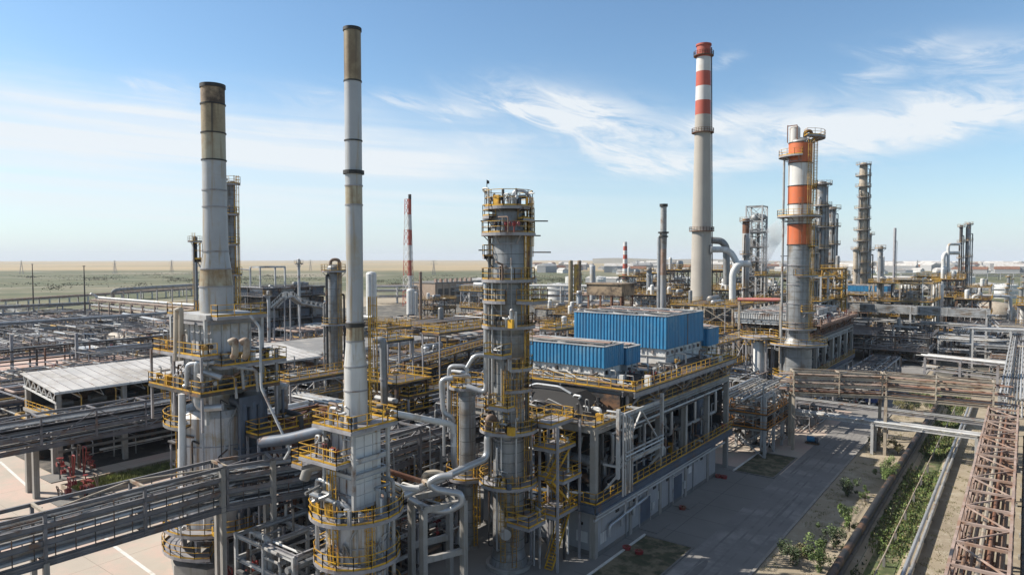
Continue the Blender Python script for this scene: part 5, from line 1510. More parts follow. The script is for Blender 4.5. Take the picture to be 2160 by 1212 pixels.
    drum(t, 'drum_shell', a, b, 1.9, pipe_t)
    t = thing('valve_station', 'blue valve cluster at the end of the slanting bright pipes', 'valve', tuple(gnd(185, 738)))
    c = gnd(185, 722, 2.5)
    for k in range(3):
        mb = MB(); valve(mb, c + Vector((k * 1.6 - 1.6, k * .5, 0)), .7, (0, 1, 0)); part('valve', mb, steel_b, t)
    t2 = MB()
    for k in range(3): t2.b(c.x + k * 1.6 - 1.8, c.y + k * .5 - .2, 0, c.x + k * 1.6 - 1.4, c.y + k * .5 + .2, c.z - .6)
    part('support_frame', t2, conc_d, t)
    for k, (px, y0_, y1_) in enumerate(((26, 795, 690), (96, 790, 735), (137, 775, 735), (163, 790, 690), (190, 770, 735))):
        p = gnd(px, y0_ - 10)
        lb = ('grey post at the outer end of the pink paving', 'thin brown post on the pink paving, second along', 'short brown post midway along the pink paving', 'thick grey post among the pink paving pipes', 'last thin brown post on the pink paving')[k]
        t = thing('post', lb, 'post', tuple(p))
        part('shaft', MB().beam((p.x, p.y, 0), (p.x, p.y, 6 + (k in (0, 3)) * 4), .35 + .3 * (k in (0, 3))), steel if k in (0, 3) else rusty, t)
        part('foot_plate', MB().b(p.x - .5, p.y - .5, 0, p.x + .5, p.y + .5, .2), conc_d, t)


near_racks()
right_side()
left_field()
# ------------------------------------------------------------------ stacks and columns behind
def chimney():
    p = at(1478, 650, 200)
    x, y = p.x, p.y
    # py on axis -> height at d=200
    Z = lambda py: at(1478, py, 200).z
    t = thing('chimney', 'tallest concrete chimney with red and white bands at its top', 'chimney', (x, y, 0))
    R = lambda z: 3.35 - (3.35 - 1.95) * min(1, z / Z(95)) ** .9
    part('shaft', MB().lathe([(0, 3.45), (2, 3.4)] + [(z, R(z)) for z in (5, 10, 20, 30, 40, 50, 60, 70, Z(243))], (x, y, 0), 40), chim, t)
    for a, b, m in ((243, 213, chim_r), (213, 183, chim_w), (183, 152, chim_r), (152, 122, chim_w), (122, 97, chim_r)):
        part('painted_band', MB().lathe([(Z(a), R(Z(a))), (Z(b), R(Z(b)))], (x, y, 0), 40), m, t)
    part('mouth', MB().lathe([(Z(97), R(Z(97))), (Z(99) + .2, R(Z(97)) + .25), (Z(94), R(Z(97)) + .25), (Z(94), 1.4), (Z(97) - 3, 1.4)], (x, y, 0), 40), chim_r, t)
    for py in (118, 280, 487):
        z = Z(py)
        pl = part('gallery', MB().ring((x, y, 0), R(z) - .05, R(z) + .85, z - .15, .18, n=32), rusty, t)
        part('railing_frame', MB().arc((x, y), R(z) + .8, z + .03, 0, 360, 24, t=.09, toe=False), rusty, pl)
    part('ladder_frame', MB().beam(pol(x, y, R(0) + .3, 37, 1), pol(x, y, R(Z(100)) + .3, 37, Z(100)), .25), steel_d, t)
    d = thing('flue_duct', 'bright white flue duct elbowing out of the concrete chimney', 'duct', (x, y, 0))
    c = at(1500, 526, 198)
    part('duct', MB().path([(x + 2, y + 1, Z(526)), at(1540, 526, 199), at(1557, 560, 199), at(1552, 575, 199)], .88, 20, 2.2), white, d)
    part('flange', MB().path([at(1497, 526, 198), at(1500, 526, 198)], 1.4, 20), steel_l, d)
    part('duct', MB().path([at(1582, 556, 196), at(1556, 556, 196), at(1545, 575, 196), at(1545, 640, 196)], .95, 16, 2.2), white, d, 'lower grey-white elbow of the duct')
    d = thing('flue_duct', 'dark grey flue duct bending down behind the concrete chimney', 'duct', (x + 5, y + 8, 0))
    part('duct', MB().path([at(1490, 506, 208), at(1522, 508, 208), at(1532, 520, 208), at(1533, 600, 208)], 1.05, 18, 2.0), clad_d, d)


def column_px(name, label, px, pyt, d, w, plats, mat, rnd, pipes=3, z0=0.0, group=None, step=None, rm=None, bands=(), taper=1.0, pw=1.0, head=True):
    """a column whose axis stands d metres out, w metres wide, its top at the given elevation"""
    p = at(px, pyt, d)
    zt = p.z - w * .3
    r = w / 2
    if step:
        pl = [(zt * (i + 1) / (plats + .2), pw, rnd.uniform(-250, -120), rnd.uniform(0, 90)) for i in range(plats)]
    else:
        pl = [(zt * (i + 1) / (plats + .05), pw, rnd.uniform(-250, -120), rnd.uniform(0, 90)) for i in range(plats)]
    t = tower(name, label, p.x, p.y, [(0, r * 1.05), (.4, r * 1.05), (zt * .3, r * 1.0), (zt, r * taper)], pl, mat, hoops=0 if d > 180 else 1.3, n=20, group=group, rmat=rm or ochre, bands=bands,
              ladders=[(rnd.uniform(-60, 40), .5, zt)] if d < 170 else (), head=head)
    for i in range(pipes):
        a = rnd.uniform(-140, 90)
        o = r + rnd.uniform(.3, .6)
        z1 = zt * rnd.uniform(.75, 1.0) + .6
        part('pipe', MB().path([pol(p.x, p.y, r * .9, a, z1), pol(p.x, p.y, o, a, z1), pol(p.x, p.y, o, a, 1)], rnd.uniform(.1, .26), 8), rnd.choice((clad, clad_d, pipe_g, pipe_k)), t)
    return t


def far_columns():
    rnd = random.Random(77)
    # orange and white tower
    x, y = -33.3, 131.2
    Z = lambda py: at(1684, py, 125).z
    t = tower('banded_tower', 'stout tower painted orange and white in broad bands', x, y, [(0, 2.6), (.4, 2.55), (14.5, 2.55), (15.5, 1.98), (Z(302), 1.98)],
              [(Z(722), 2.6, -250, 60), (Z(790), 1.6, -160, 40), (Z(330), 1.7, 140, 290), (Z(456), 1.8, -230, 70), (Z(292), 2.1, -60, 90), (Z(655), 1.1, -60, 50)], clad_d, hoops=1.5, n=32, cat='tower',
              ladders=((-15, 15, Z(456)), (0, Z(456), Z(300))),
              bands=((Z(517), Z(474), orange), (Z(474), Z(432), tower_w), (Z(432), Z(394), orange), (Z(394), Z(346), tower_w), (Z(346), Z(303), orange)))
    part('top_drum', MB().lathe([(Z(302), .95), (Z(272), .95), (Z(268), .7), (Z(266), .1)], (x - .9, y - .6, 0), 20), tower_w, t)
    part('top_frame', MB().beam((x - 1.9, y - 1.5, Z(302)), (x - 1.9, y - 1.5, Z(265)), .14).beam((x - .2, y - 1.7, Z(302)), (x - .2, y - 1.7, Z(268)), .14).beam((x - 1.9, y - 1.5, Z(267)), (x - .2, y - 1.7, Z(267)), .14), rusty, t)
    part('relief_valve', MB().path([(x + .6, y + .4, Z(300)), (x + .6, y + .4, Z(278)), (x + 1.5, y + 1.0, Z(276)), (x + 1.6, y + 1.1, Z(290))], .3, 10), rusty, t)
    for a, z0, z1, m in ((-35, Z(520), Z(310), ochre), (20, Z(450), Z(300), ochre), (-70, Z(515), Z(430), rusty), (40, Z(700), Z(460), yellow)):
        part('caged_ladder_frame', MB().ladder((x, y, 0), a, 2.1, z0, z1), m, t)
    for z, w, a0, a1 in ((Z(395), 1.0, 0, 90), (Z(520), 1.2, -20, 80), (Z(580), 1.3, -90, 20), (Z(690), 1.2, -130, 60)):
        platform(t, x, y, z, 2.0, 2.0 + w, a0, a1, rmat=ochre)
    for py in (303, 346, 394, 432, 474, 517, 560, 600, 640, 680):
        part('hoop', MB().ring((x, y, 0), 1.95, 2.1, Z(py), .16, n=32), steel_d if py < 518 else steel, t)
    part('side_pipe', MB().path([pol(x, y, 1.9, 215, Z(335)), pol(x, y, 2.9, 215, Z(335)), pol(x, y, 2.9, 215, 2)], .2, 10), pipe_g, t, 'slim purple-grey pipe standing off the tower')
    for z, a, l in ((Z(460), 215, 3), (Z(468), 215, 2.6), (Z(540), 215, 2.8), (Z(620), 215, 2.8)):
        part('pipe_bracket', MB().beam(pol(x, y, 1.9, a, z), pol(x, y, 1.9 + l * .5, a, z), .14), steel, t)
    for a, r, m in ((60, .22, clad_d), (75, .16, pipe_g), (95, .2, clad)):
        part('pipe', MB().path([pol(x, y, 1.9, a, Z(470)), pol(x, y, 2.6, a, Z(470)), pol(x, y, 2.6, a, 10)], r, 8), m, t)
    v = thing('vessel', 'white upright vessel below the yellow decks beside the orange tower', 'vessel', tuple(gnd(1600, 880)))
    p = at(1600, 790, 128)
    part('shell', MB().lathe([(0, 1.0), (14, 1.0), (14.5, .7), (14.7, .1)], (p.x, p.y, 0), 20), white, v)
    platform(v, p.x, p.y, 15.4, .1, 3.4)
    f = MB()
    for a in (45, 135, 225, 315): f.beam(pol(p.x, p.y, 2.6, a, 0), pol(p.x, p.y, 2.6, a, 15.3), .25)
    part('leg_frame', f, steel, v)
    # slim stack with a kinked rusted middle
    p = at(1400, 433, 220)
    Zs = lambda py: at(1400, py, 220).z
    t = ringed_stack('slim_stack', 'slim grey stack with rust-red middle behind the blue boxes', p.x, p.y,
                     [(0, 1.1, Zs(580), 1.05, stack_g), (Zs(580), 1.05, Zs(525), 1.05, rust_p), (Zs(525), 1.05, Zs(490), 1.2, clad_d), (Zs(490), 1.0, Zs(434), .95, pipe_g)], {stack_g: stack_g, rust_p: rust_p, clad_d: clad_d, pipe_g: pipe_g}, [(Zs(436), 1.3, .9), (Zs(492), 1.7, .5), (Zs(500), 1.5, .4)], 'stack')
    part('side_pipe', MB().tube((p.x - 1.2, p.y - .8, 0), (p.x - 1.2, p.y - .8, Zs(500)), .5, 10), clad, t)
    # small red and white stack on a conical skirt
    p = at(1319, 510, 400)
    Zr = lambda py: at(1319, py, 400).z
    hs = [590, 578, 566, 556, 546, 537, 528, 519, 510]
    ringed_stack('striped_stack', 'small red and white striped stack on a flared skirt', p.x, p.y,
                 [(0, 3.4, Zr(588), 1.6, stack_y)] + [(Zr(a), 1.6 - .07 * i, Zr(b), 1.53 - .07 * i, (chim_r, chim_w)[i % 2]) for i, (a, b) in enumerate(zip(hs, hs[1:]))], {m: m for m in (stack_y, chim_r, chim_w)}, [(Zr(589), 2.6, .8)], 'stack')
    # lattice mast
    d = 430
    p = at(861, 560, d)
    zt = at(861, 420, d).z
    t = thing('lattice_mast', 'red and white lattice mast with a pipe up its middle', 'mast', (p.x, p.y, 0))
    n = 14
    for i in range(n):
        za, zb = zt * i / n, zt * (i + 1) / n
        wa, wb = 2.5 - 1.2 * i / n, 2.5 - 1.2 * (i + 1) / n
        f = MB()
        c = [(1, 1), (1, -1), (-1, -1), (-1, 1)]
        for k in range(4):
            a, b = c[k], c[(k + 1) % 4]
            f.beam((p.x + a[0] * wa, p.y + a[1] * wa, za), (p.x + a[0] * wb, p.y + a[1] * wb, zb), .26)
            f.beam((p.x + a[0] * wa, p.y + a[1] * wa, za), (p.x + b[0] * wb, p.y + b[1] * wb, zb), .16)
            f.beam((p.x + b[0] * wa, p.y + b[1] * wa, za), (p.x + a[0] * wb, p.y + a[1] * wb, zb), .16)
            f.beam((p.x + a[0] * wb, p.y + a[1] * wb, zb), (p.x + b[0] * wb, p.y + b[1] * wb, zb), .16)
        part('lattice_section', f, chim_w if (i // 2) % 2 else chim_r, t)
        part('riser_section', MB().tube((p.x + 1.0, p.y + .8, za), (p.x + 1.0, p.y + .8, zb), 1.0, 12), chim_w if (i // 2) % 2 else chim_r, t)
    part('tip', MB().tube((p.x + 1, p.y + .8, zt), (p.x + 1, p.y + .8, zt + 3), 1.0, 10), steel_d, t)
    # grey and rust columns
    column_px('thin_stack', 'thin bluish stack just outside the round heater', 411, 498, 150, .9, 2, steel_b, rnd, 1)
    column_px('column', 'slim column with yellow caged decks directly behind the stubby stack', 488, 380, 105, 1.15, 9, clad_d, rnd, 3, rm=yellow, pw=.75)
    t = column_px('column', 'grey column with a looped overhead pipe at its top', 705, 556, 120, 2.5, 3, clad_d, rnd, 3, rm=ochre)
    q = lambda px, py: at(px, py, 120)
    part('overhead_pipe', MB().path([q(697, 572), q(697, 547), q(716, 547), q(717, 640)], .28, 10, 3), pipe_b, t)
    for k, (px, pt, d, w, pl, lb) in enumerate(((630, 545, 230, .9, 1, 'thin grey vent post beside the dark cooler block'), (566, 612, 190, .9, 1, 'short grey vent post by the arched stairway'), (887, 572, 250, 1.1, 0, 'brown upright pipe at the corner of the tan brick block'))):
        column_px('vent_post', lb, px, pt, d, w, pl, (steel_l, steel_l, pipe_b)[k], rnd, 0)
    column_px('column', 'pale column with brown crown beside the steam plume', 1574, 458, 215, 2.1, 4, stack_g, rnd, 2, bands=((at(1574, 492, 215).z, at(1574, 462, 215).z, rusty),))
    column_px('column', 'thick grey column peeking out behind the orange tower', 1733, 380, 215, 3.3, 8, clad_d, rnd, 12, pw=1.5)
    column_px('column', 'lower grey column with pale pipes, just past the thick grey column', 1757, 434, 225, 2.2, 8, pipe_g, rnd, 10, pw=1.4)
    column_px('column', 'slender grey column between the orange tower and the thick grey one', 1716, 470, 200, 1.6, 5, clad_d, rnd, 3)
    column_px('column', 'tall tapering grey column ringed by many small decks', 1822, 340, 300, 4.4, 15, pipe_t, rnd, 14, pw=1.5, taper=.72)
    column_px('column', 'half-height companion hugging the tall many-decked column', 1834, 490, 305, 2.0, 6, pipe_g, rnd, 4, pw=1.2)
    column_px('column', 'stubby pale column at the foot of the many-decked column', 1806, 520, 295, 2.2, 4, pipe_t, rnd, 3)
    column_px('thin_stack', 'solitary thin stack with ducts at its base', 1888, 480, 330, 1.3, 0, steel, rnd, 1)
    column_px('column', 'distant slim dark column of the pair near the grassy ridge', 2028, 474, 330, 1.4, 6, steel_d, rnd, 3)
    column_px('column', 'distant taller pale column of the pair near the grassy ridge', 2044, 468, 330, 2.3, 6, pipe_g, rnd, 4, taper=.8)
    for k, (px, pt, d, w, m, lb) in enumerate(((1204, 548, 300, 2.0, stack_o, 'brown squat stack, outermost of the three short ones'), (1216, 556, 300, 2.2, ochre, 'yellowish short stack between the brown ones'), (1222, 548, 305, 1.8, stack_k, 'sooty short stack, innermost of the three'), (1250, 558, 320, 2.6, stack_g, 'pale short stack above the blackened tank'))):
        column_px('short_stack', lb, px, pt, d, w, 0, m, rnd, 0)
    # looped white pipes by the pair
    for k, (px0, px1, top, lb) in enumerate(((1990, 2022, 533, 'white pipe loop standing before the distant column pair'), (2000, 2024, 515, 'taller white pipe loop standing before the distant column pair'))):
        t = thing('pipe_loop', lb, 'pipe', tuple(gnd(px0, 640)))
        part('pipe', MB().path([at(px0, 640, 318), at(px0, top, 318), at(px1, top, 322)], .9 - .25 * k, 12, 2), pipe_w, t)
        part('support', MB().b(*(at(px0, 640, 318) - Vector((1, 1, 60))).xy, 0, *(at(px0, 640, 318) + Vector((1, 1, 0))).xy, max(.5, at(px0, 640, 318).z)), steel_l, t)
    # white tanks
    for k, (px, pt, pb, d, w, lb) in enumerate(((783, 572, 650, 290, 4.4, 'tall white tank beside the slender stack'), (866, 608, 655, 280, 3.4, 'short white tank in front of the tan brick block'), (876, 615, 655, 285, 2.0, 'smallest white tank tucked behind the short one'))):
        p = at(px, pt, d)
        t = thing('tank', lb, 'tank', (p.x, p.y, 0), None)
        r = w / 2
        part('shell', MB().lathe([(1.5, r * .6), (2.0, r), (p.z - r * .5, r), (p.z - r * .2, r * .8), (p.z, .1)], (p.x, p.y, 0), 28), white, t)
        part('skirt', MB().lathe([(0, r * .9), (2.1, r * .95)], (p.x, p.y, 0), 20), conc_d, t)
        part('ladder_frame', MB().ladder((p.x, p.y, 0), -30, r + .05, .5, p.z - r * .5), steel_l, t)
    t = thing('upright_tank', 'white slab-sided tank at the end of the far cooler building', 'tank', tuple(gnd(1978, 650)))
    p = at(1978, 600, 255)
    part('shell', MB().lathe([(0, 2.0), (p.z, 2.0), (p.z + .3, 1.8), (p.z + .4, .1)], (p.x, p.y, 0), 20), white, t)
    part('manway', MB().tube((p.x + 1.2, p.y - 1.6, 4), (p.x + 1.5, p.y - 2.1, 4), .5, 12), steel_d, t)
    # steam
    m = bpy.data.materials.new('steam'); m.use_nodes = True
    N, L = m.node_tree.nodes, m.node_tree.links
    N.remove(N['Principled BSDF'])
    v = N.new('ShaderNodeVolumePrincipled')
    tc = N.new('ShaderNodeTexCoord')
    no = N.new('ShaderNodeTexNoise'); no.inputs['Scale'].default_value = .22; no.inputs['Detail'].default_value = 5
    L.new(tc.outputs['Object'], no.inputs['Vector'])
    mr = N.new('ShaderNodeMapRange'); mr.inputs['From Min'].default_value, mr.inputs['From Max'].default_value, mr.inputs['To Max'].default_value = .33, .62, .22
    L.new(no.outputs['Fac'], mr.inputs['Value']); L.new(mr.outputs['Result'], v.inputs['Density'])
    v.inputs['Color'].default_value = (.97, .97, .97, 1)
    L.new(v.outputs[0], N['Material Output'].inputs['Volume'])
    pts = [at(1607, 570, 212), at(1612, 545, 212), at(1622, 515, 213), at(1638, 488, 214), at(1655, 466, 215)]
    o = solo('steam_plume', MB().sweep(pts, [1.0, 1.9, 2.6, 3.0, 1.8], 16), m, 'white steam plume rising beside the pale brown-crowned column', 'steam', kind='stuff')


def block_structures():
    W = steelwork
    # dark cooler block and neighbours on the left horizon
    a = gnd(510, 645)
    p, q = at(518, 640, 240), at(628, 640, 262)
    W('cooler_block', 'dark steel block of stacked air coolers before the grassland', p.x - 4, p.x + 14, p.y - 2, p.y + 24, [5, 9, 13, 17, 20], 2, 4, 91, steel_d, .5, npipe=60, ndrum=6, rmat=steel, cat='steel structure')
    cb = thing('cooler_bank', 'dark louvred cooler boxes stacked inside the block before the grassland', 'cooler', (p.x, p.y, 0))
    for li, z in enumerate((.6, 5.6, 9.6, 13.6, 17.2)):
        for j in range(4):
            y0 = p.y - 1 + j * 6.4
            part('louvre_box', MB().b(p.x - 3, y0, z, p.x + 13, y0 + 5.4, z + (2.6 if li else 3.6)), (steel_d, steel_b, clad_d)[(li + j) % 3], cb)
    top = thing('overhead_gantry', 'pale gantry frame topping the dark cooler block', 'gantry', (p.x, p.y, 0))
    b = MB()
    for x, y in ((0, 2), (6, 2), (0, 12), (6, 12)): b.beam((p.x + x, p.y + y, 20), (p.x + x, p.y + y, 27), .5)
    for y in (2, 12): b.beam((p.x, p.y + y, 27), (p.x + 6, p.y + y, 27), .6)
    for x in (0, 6): b.beam((p.x + x, p.y + 2, 27), (p.x + x, p.y + 12, 27), .6)
    part('frame', b, steel_l, top)
    part('line', MB().tube((p.x, p.y + 2, 26), (p.x - 18, p.y - 8, 27.5), .2, 8), clad, top)
    # stair-arched walkway
    t = thing('arched_walkway', 'arched steel walkway with grey handrails over the pipes', 'walkway', tuple(gnd(620, 655)))
    P = [at(578, 648, 190), at(600, 627, 190), at(612, 624, 192), at(632, 640, 196), at(690, 650, 205)]
    m = MB()
    for a, b in zip(P, P[1:]):
        for o in (-.8, .8):
            v = Vector((o * .6, o * .8, 0))
            m.beam(a + v, b + v, .3, .4).beam(a + v + Vector((0, 0, 1.2)), b + v + Vector((0, 0, 1.2)), .16)
            for k in range(7): m.beam(a.lerp(b, k / 6) + v, a.lerp(b, k / 6) + v + Vector((0, 0, 1.2)), .12)
        m.beam(a, b, 1.6, .1)
    part('walkway_frame', m, steel_l, t)
    for c in P: part('leg', MB().beam((c.x, c.y, 0), c, .3), steel, t)
    t = thing('blue_roof_hut', 'small hut with a blue roof under the arched walkway', 'hut', tuple(gnd(650, 640)))
    c = at(650, 634, 262)
    part('wall', MB().b(c.x - 5, c.y - 4, 0, c.x + 5, c.y + 4, c.z - .6), wall_w, t)
    part('roof', MB().b(c.x - 5.5, c.y - 4.5, c.z - .6, c.x + 5.5, c.y + 4.5, c.z), blue, t)
    W('steel_structure', 'yellow-railed pipe structure behind the grey looped-top column', -150, -126, 138, 168, [4, 7.5, 11], 3, 4, 92, steel, .4, npipe=50, ndrum=5)
    W('steel_structure', 'low steel structure between the flat roof and the slender stack', -112, -98, 92, 112, [4, 7.5], 2, 3, 93, steel, .35, npipe=44, ndrum=3)
    # rust decked unit just behind the slender stack
    rp = at(648, 850, 70)
    W('rusted_platform', 'rust-brown railed platform beside the slender stack', rp.x - 2.4, rp.x + 2.2, rp.y - 3.2, rp.y + 3.0, [12.4, 14.2], 1, 1, 94, rusty, .3, npipe=12, ndrum=1, rmat=rusty, skipdeck=(1,))
    t = thing('rusty_column', 'short rust-coloured vessel under the rust-brown platform', 'vessel', (rp.x, rp.y - .5, 0))
    part('shell', MB().lathe([(0, 1.0), (.4, .95), (12, .95), (12.4, .4)], (rp.x, rp.y - .5, 0), 20), M('orange brown vessel', (.33, .19, .09), .6, 0, .3, .6, RUST, .35), t)
    part('hoop', MB().ring((rp.x, rp.y - .5, 0), .94, 1.02, 9, .3), rusty, t)
    W('steel_structure', 'dark tall cabinet-like frame with a fat grey riser', *(lambda c: (c.x - 2.6, c.x + 2.4, c.y - 2.4, c.y + 2.6))(at(838, 800, 82)), [4, 8, 12, 15.5], 1, 2, 95, steel_d, .35, npipe=26, ndrum=3)
    t = thing('riser', 'fat pale riser pipe elbowed at top in front of the dark frame', 'pipe', tuple(gnd(810, 920)))
    q = lambda px, py, d=78: at(px, py, d)
    part('pipe', MB().path([q(792, 718), q(808, 716), q(811, 855), q(796, 858)], .42, 14), clad_d, t)
    part('flange', MB().ring(tuple(q(810, 800).xy) + (0,), .4, .52, q(810, 800).z, .2), steel, t)
    W('steel_structure', 'wide low structure of yellow handrails before the tan brick block', -92, -74, 134, 164, [4, 8], 3, 4, 96, steel, .4, npipe=54, ndrum=6)
    W('steel_structure', 'dark pipe-packed structure behind the tall banded column', -98, -80, 170, 200, [5, 9, 13], 2, 4, 97, steel_d, .42, npipe=56, ndrum=5, rmat=ochre)
    W('steel_structure', 'tall dark structure at the back of the largest blue box', -80, -66, 128, 158, [5, 9.5, 13.5], 2, 4, 98, steel_d, .42, npipe=60, ndrum=6, rmat=ochre)
    W('steel_structure', 'open lattice tower of bare frames beside the steam plume', *(lambda c: (c.x - 2.7, c.x + 2.7, c.y - 2.7, c.y + 2.7))(at(1594, 600, 235)), [9, 14, 19, 24, 29, 34, 39, 43, 48], 1, 1, 99, steel_l, .4, npipe=60, ndrum=8, rmat=steel, skipdeck=(7, 8))
    W('steel_structure', 'grey pipe structure at the foot of the concrete chimney', -74, -58, 168, 198, [5, 9, 13, 18], 2, 4, 100, pipe_t, .42, npipe=60, ndrum=6)
    W('steel_structure', 'pale pipe structure between the chimney and the orange tower', -64, -46, 205, 240, [6, 12, 18, 25], 2, 4, 101, steel_l, .45, npipe=60, ndrum=6)
    W('steel_structure', 'yellow decked structure in front of the chimney foot', -56, -46, 118, 142, [5, 9, 14], 2, 3, 102, steel, .4, npipe=50, ndrum=4)
    W('steel_structure', 'rust and yellow tower of decks just past the orange tower', *(lambda c: (c.x - 2.8, c.x + 2.8, c.y - 2.8, c.y + 2.8))(at(1758, 640, 208)), [6, 10, 14, 18, 21, 24, 27], 1, 1, 103, ochre, .4, npipe=40, ndrum=6, rmat=yellow)
    W('steel_structure', 'grey knot of decks at the foot of the many-decked column', -42, -24, 255, 280, [6, 11, 16, 22], 2, 3, 104, pipe_t, .42, npipe=54, ndrum=5)
    W('steel_structure', 'tan deck structure carrying the distant column pair', *(lambda c: (c.x - 10, c.x + 10, c.y - 10, c.y + 10))(at(2034, 640, 325)), [6, 12, 17], 2, 2, 105, pipe_t, .5, npipe=40, ndrum=4)
    W('steel_structure', 'low brown structure of tanks and pipes below the far town', *(lambda c: (c.x - 16, c.x + 16, c.y - 14, c.y + 14))(at(2105, 640, 300)), [5, 9], 3, 3, 106, rust_p, .45, npipe=44, ndrum=7)
    W('steel_structure', 'grey pipe structure under the tall grey pipe bridge', *(lambda c: (c.x - 12, c.x + 12, c.y - 12, c.y + 12))(at(1870, 690, 205)), [4, 8], 3, 3, 107, steel_d, .4, npipe=54, ndrum=6, rmat=steel)
    W('steel_structure', 'pale pipe structure where the grey racks meet', *(lambda c: (c.x - 14, c.x + 14, c.y - 10, c.y + 10))(at(2130, 672, 235)), [4, 8], 3, 3, 108, steel_l, .4, npipe=50, ndrum=5, rmat=steel)
    # tan brick block
    c = gnd(918, 641)
    t = thing('brick_block', 'flat-topped tan brick block beyond the yellow handrails', 'building', tuple(c))
    h = 13.5
    x0, y0 = c.x, c.y
    part('wall', MB().b(x0 - 26, y0, 0, x0, y0 + 44, h), tan_wall, t)
    part('parapet', MB().b(x0 - 26.3, y0 - .3, h, x0 + .3, y0 + 44.3, h + .7), conc_d, t)
    for i in range(7):
        part('window', MB().b(x0 - .1, y0 + 3 + i * 6, 4, x0 + .12, y0 + 7 + i * 6, 10), glass_k, t)
        part('pilaster', MB().b(x0 - .1, y0 + 1 + i * 6.2, 0, x0 + .5, y0 + 1.8 + i * 6.2, h), tan_wall, t)
    for i in range(8):
        part('roof_vent', MB().b(x0 - 3, y0 + 2 + i * 5, h + .7, x0 - 1, y0 + 3.5 + i * 5, h + 3), rust_p, t)
    # blackened tank
    c = at(1289, 620, 225)
    t = thing('black_tank', 'soot-black slab-sided tank on a scaffold of steel legs', 'tank', (c.x, c.y, 0))
    z0, z1 = at(1289, 622, 225).z, at(1289, 599, 225).z
    part('shell', MB().b(c.x - 7, c.y - 4, z0, c.x + 6, c.y + 5, z1), stack_k, t)
    part('cover', MB().b(c.x - 7.4, c.y - 4.4, z1, c.x + 6.4, c.y + 5.4, z1 + .4), stack_k, t)
    f = MB()
    for x in (-6.5, -2, 2, 5.5):
        for y in (-3.5, 4.5): f.beam((c.x + x, c.y + y, 0), (c.x + x, c.y + y, z0), .5)
    f.beam((c.x - 7, c.y - 4, z0 * .5), (c.x + 6, c.y - 4, z0 * .5), .4).beam((c.x + 6, c.y - 4, z0 * .5), (c.x + 6, c.y + 5, z0 * .5), .4)
    part('leg_frame', f, rusty, t)
    # far third unit with its own blue cooler
    process_building('process_building', 'distant dark process building with a strip of blue cooler on its deck', -64, -40, 287, 8, 9, 37, cat='process building', depth=2)
    fan_bank('fan_cooler', 'distant blue cooler strip on the far dark building', -63, -43, 300, 309, 15.9, 17.0, 19.3, 'blue cooler boxes')
    fan_bank('fan_cooler', 'white-sided cooler on the rust-decked building', -51, -38, 149, 163, 15.9, 17.0, 18.2, 'pale coolers', bm=steel_l)
    fan_bank('fan_cooler', 'second pale cooler deeper on the rust-decked building', -51, -38, 168, 186, 15.9, 17.0, 18.2, 'pale coolers', bm=steel_l)


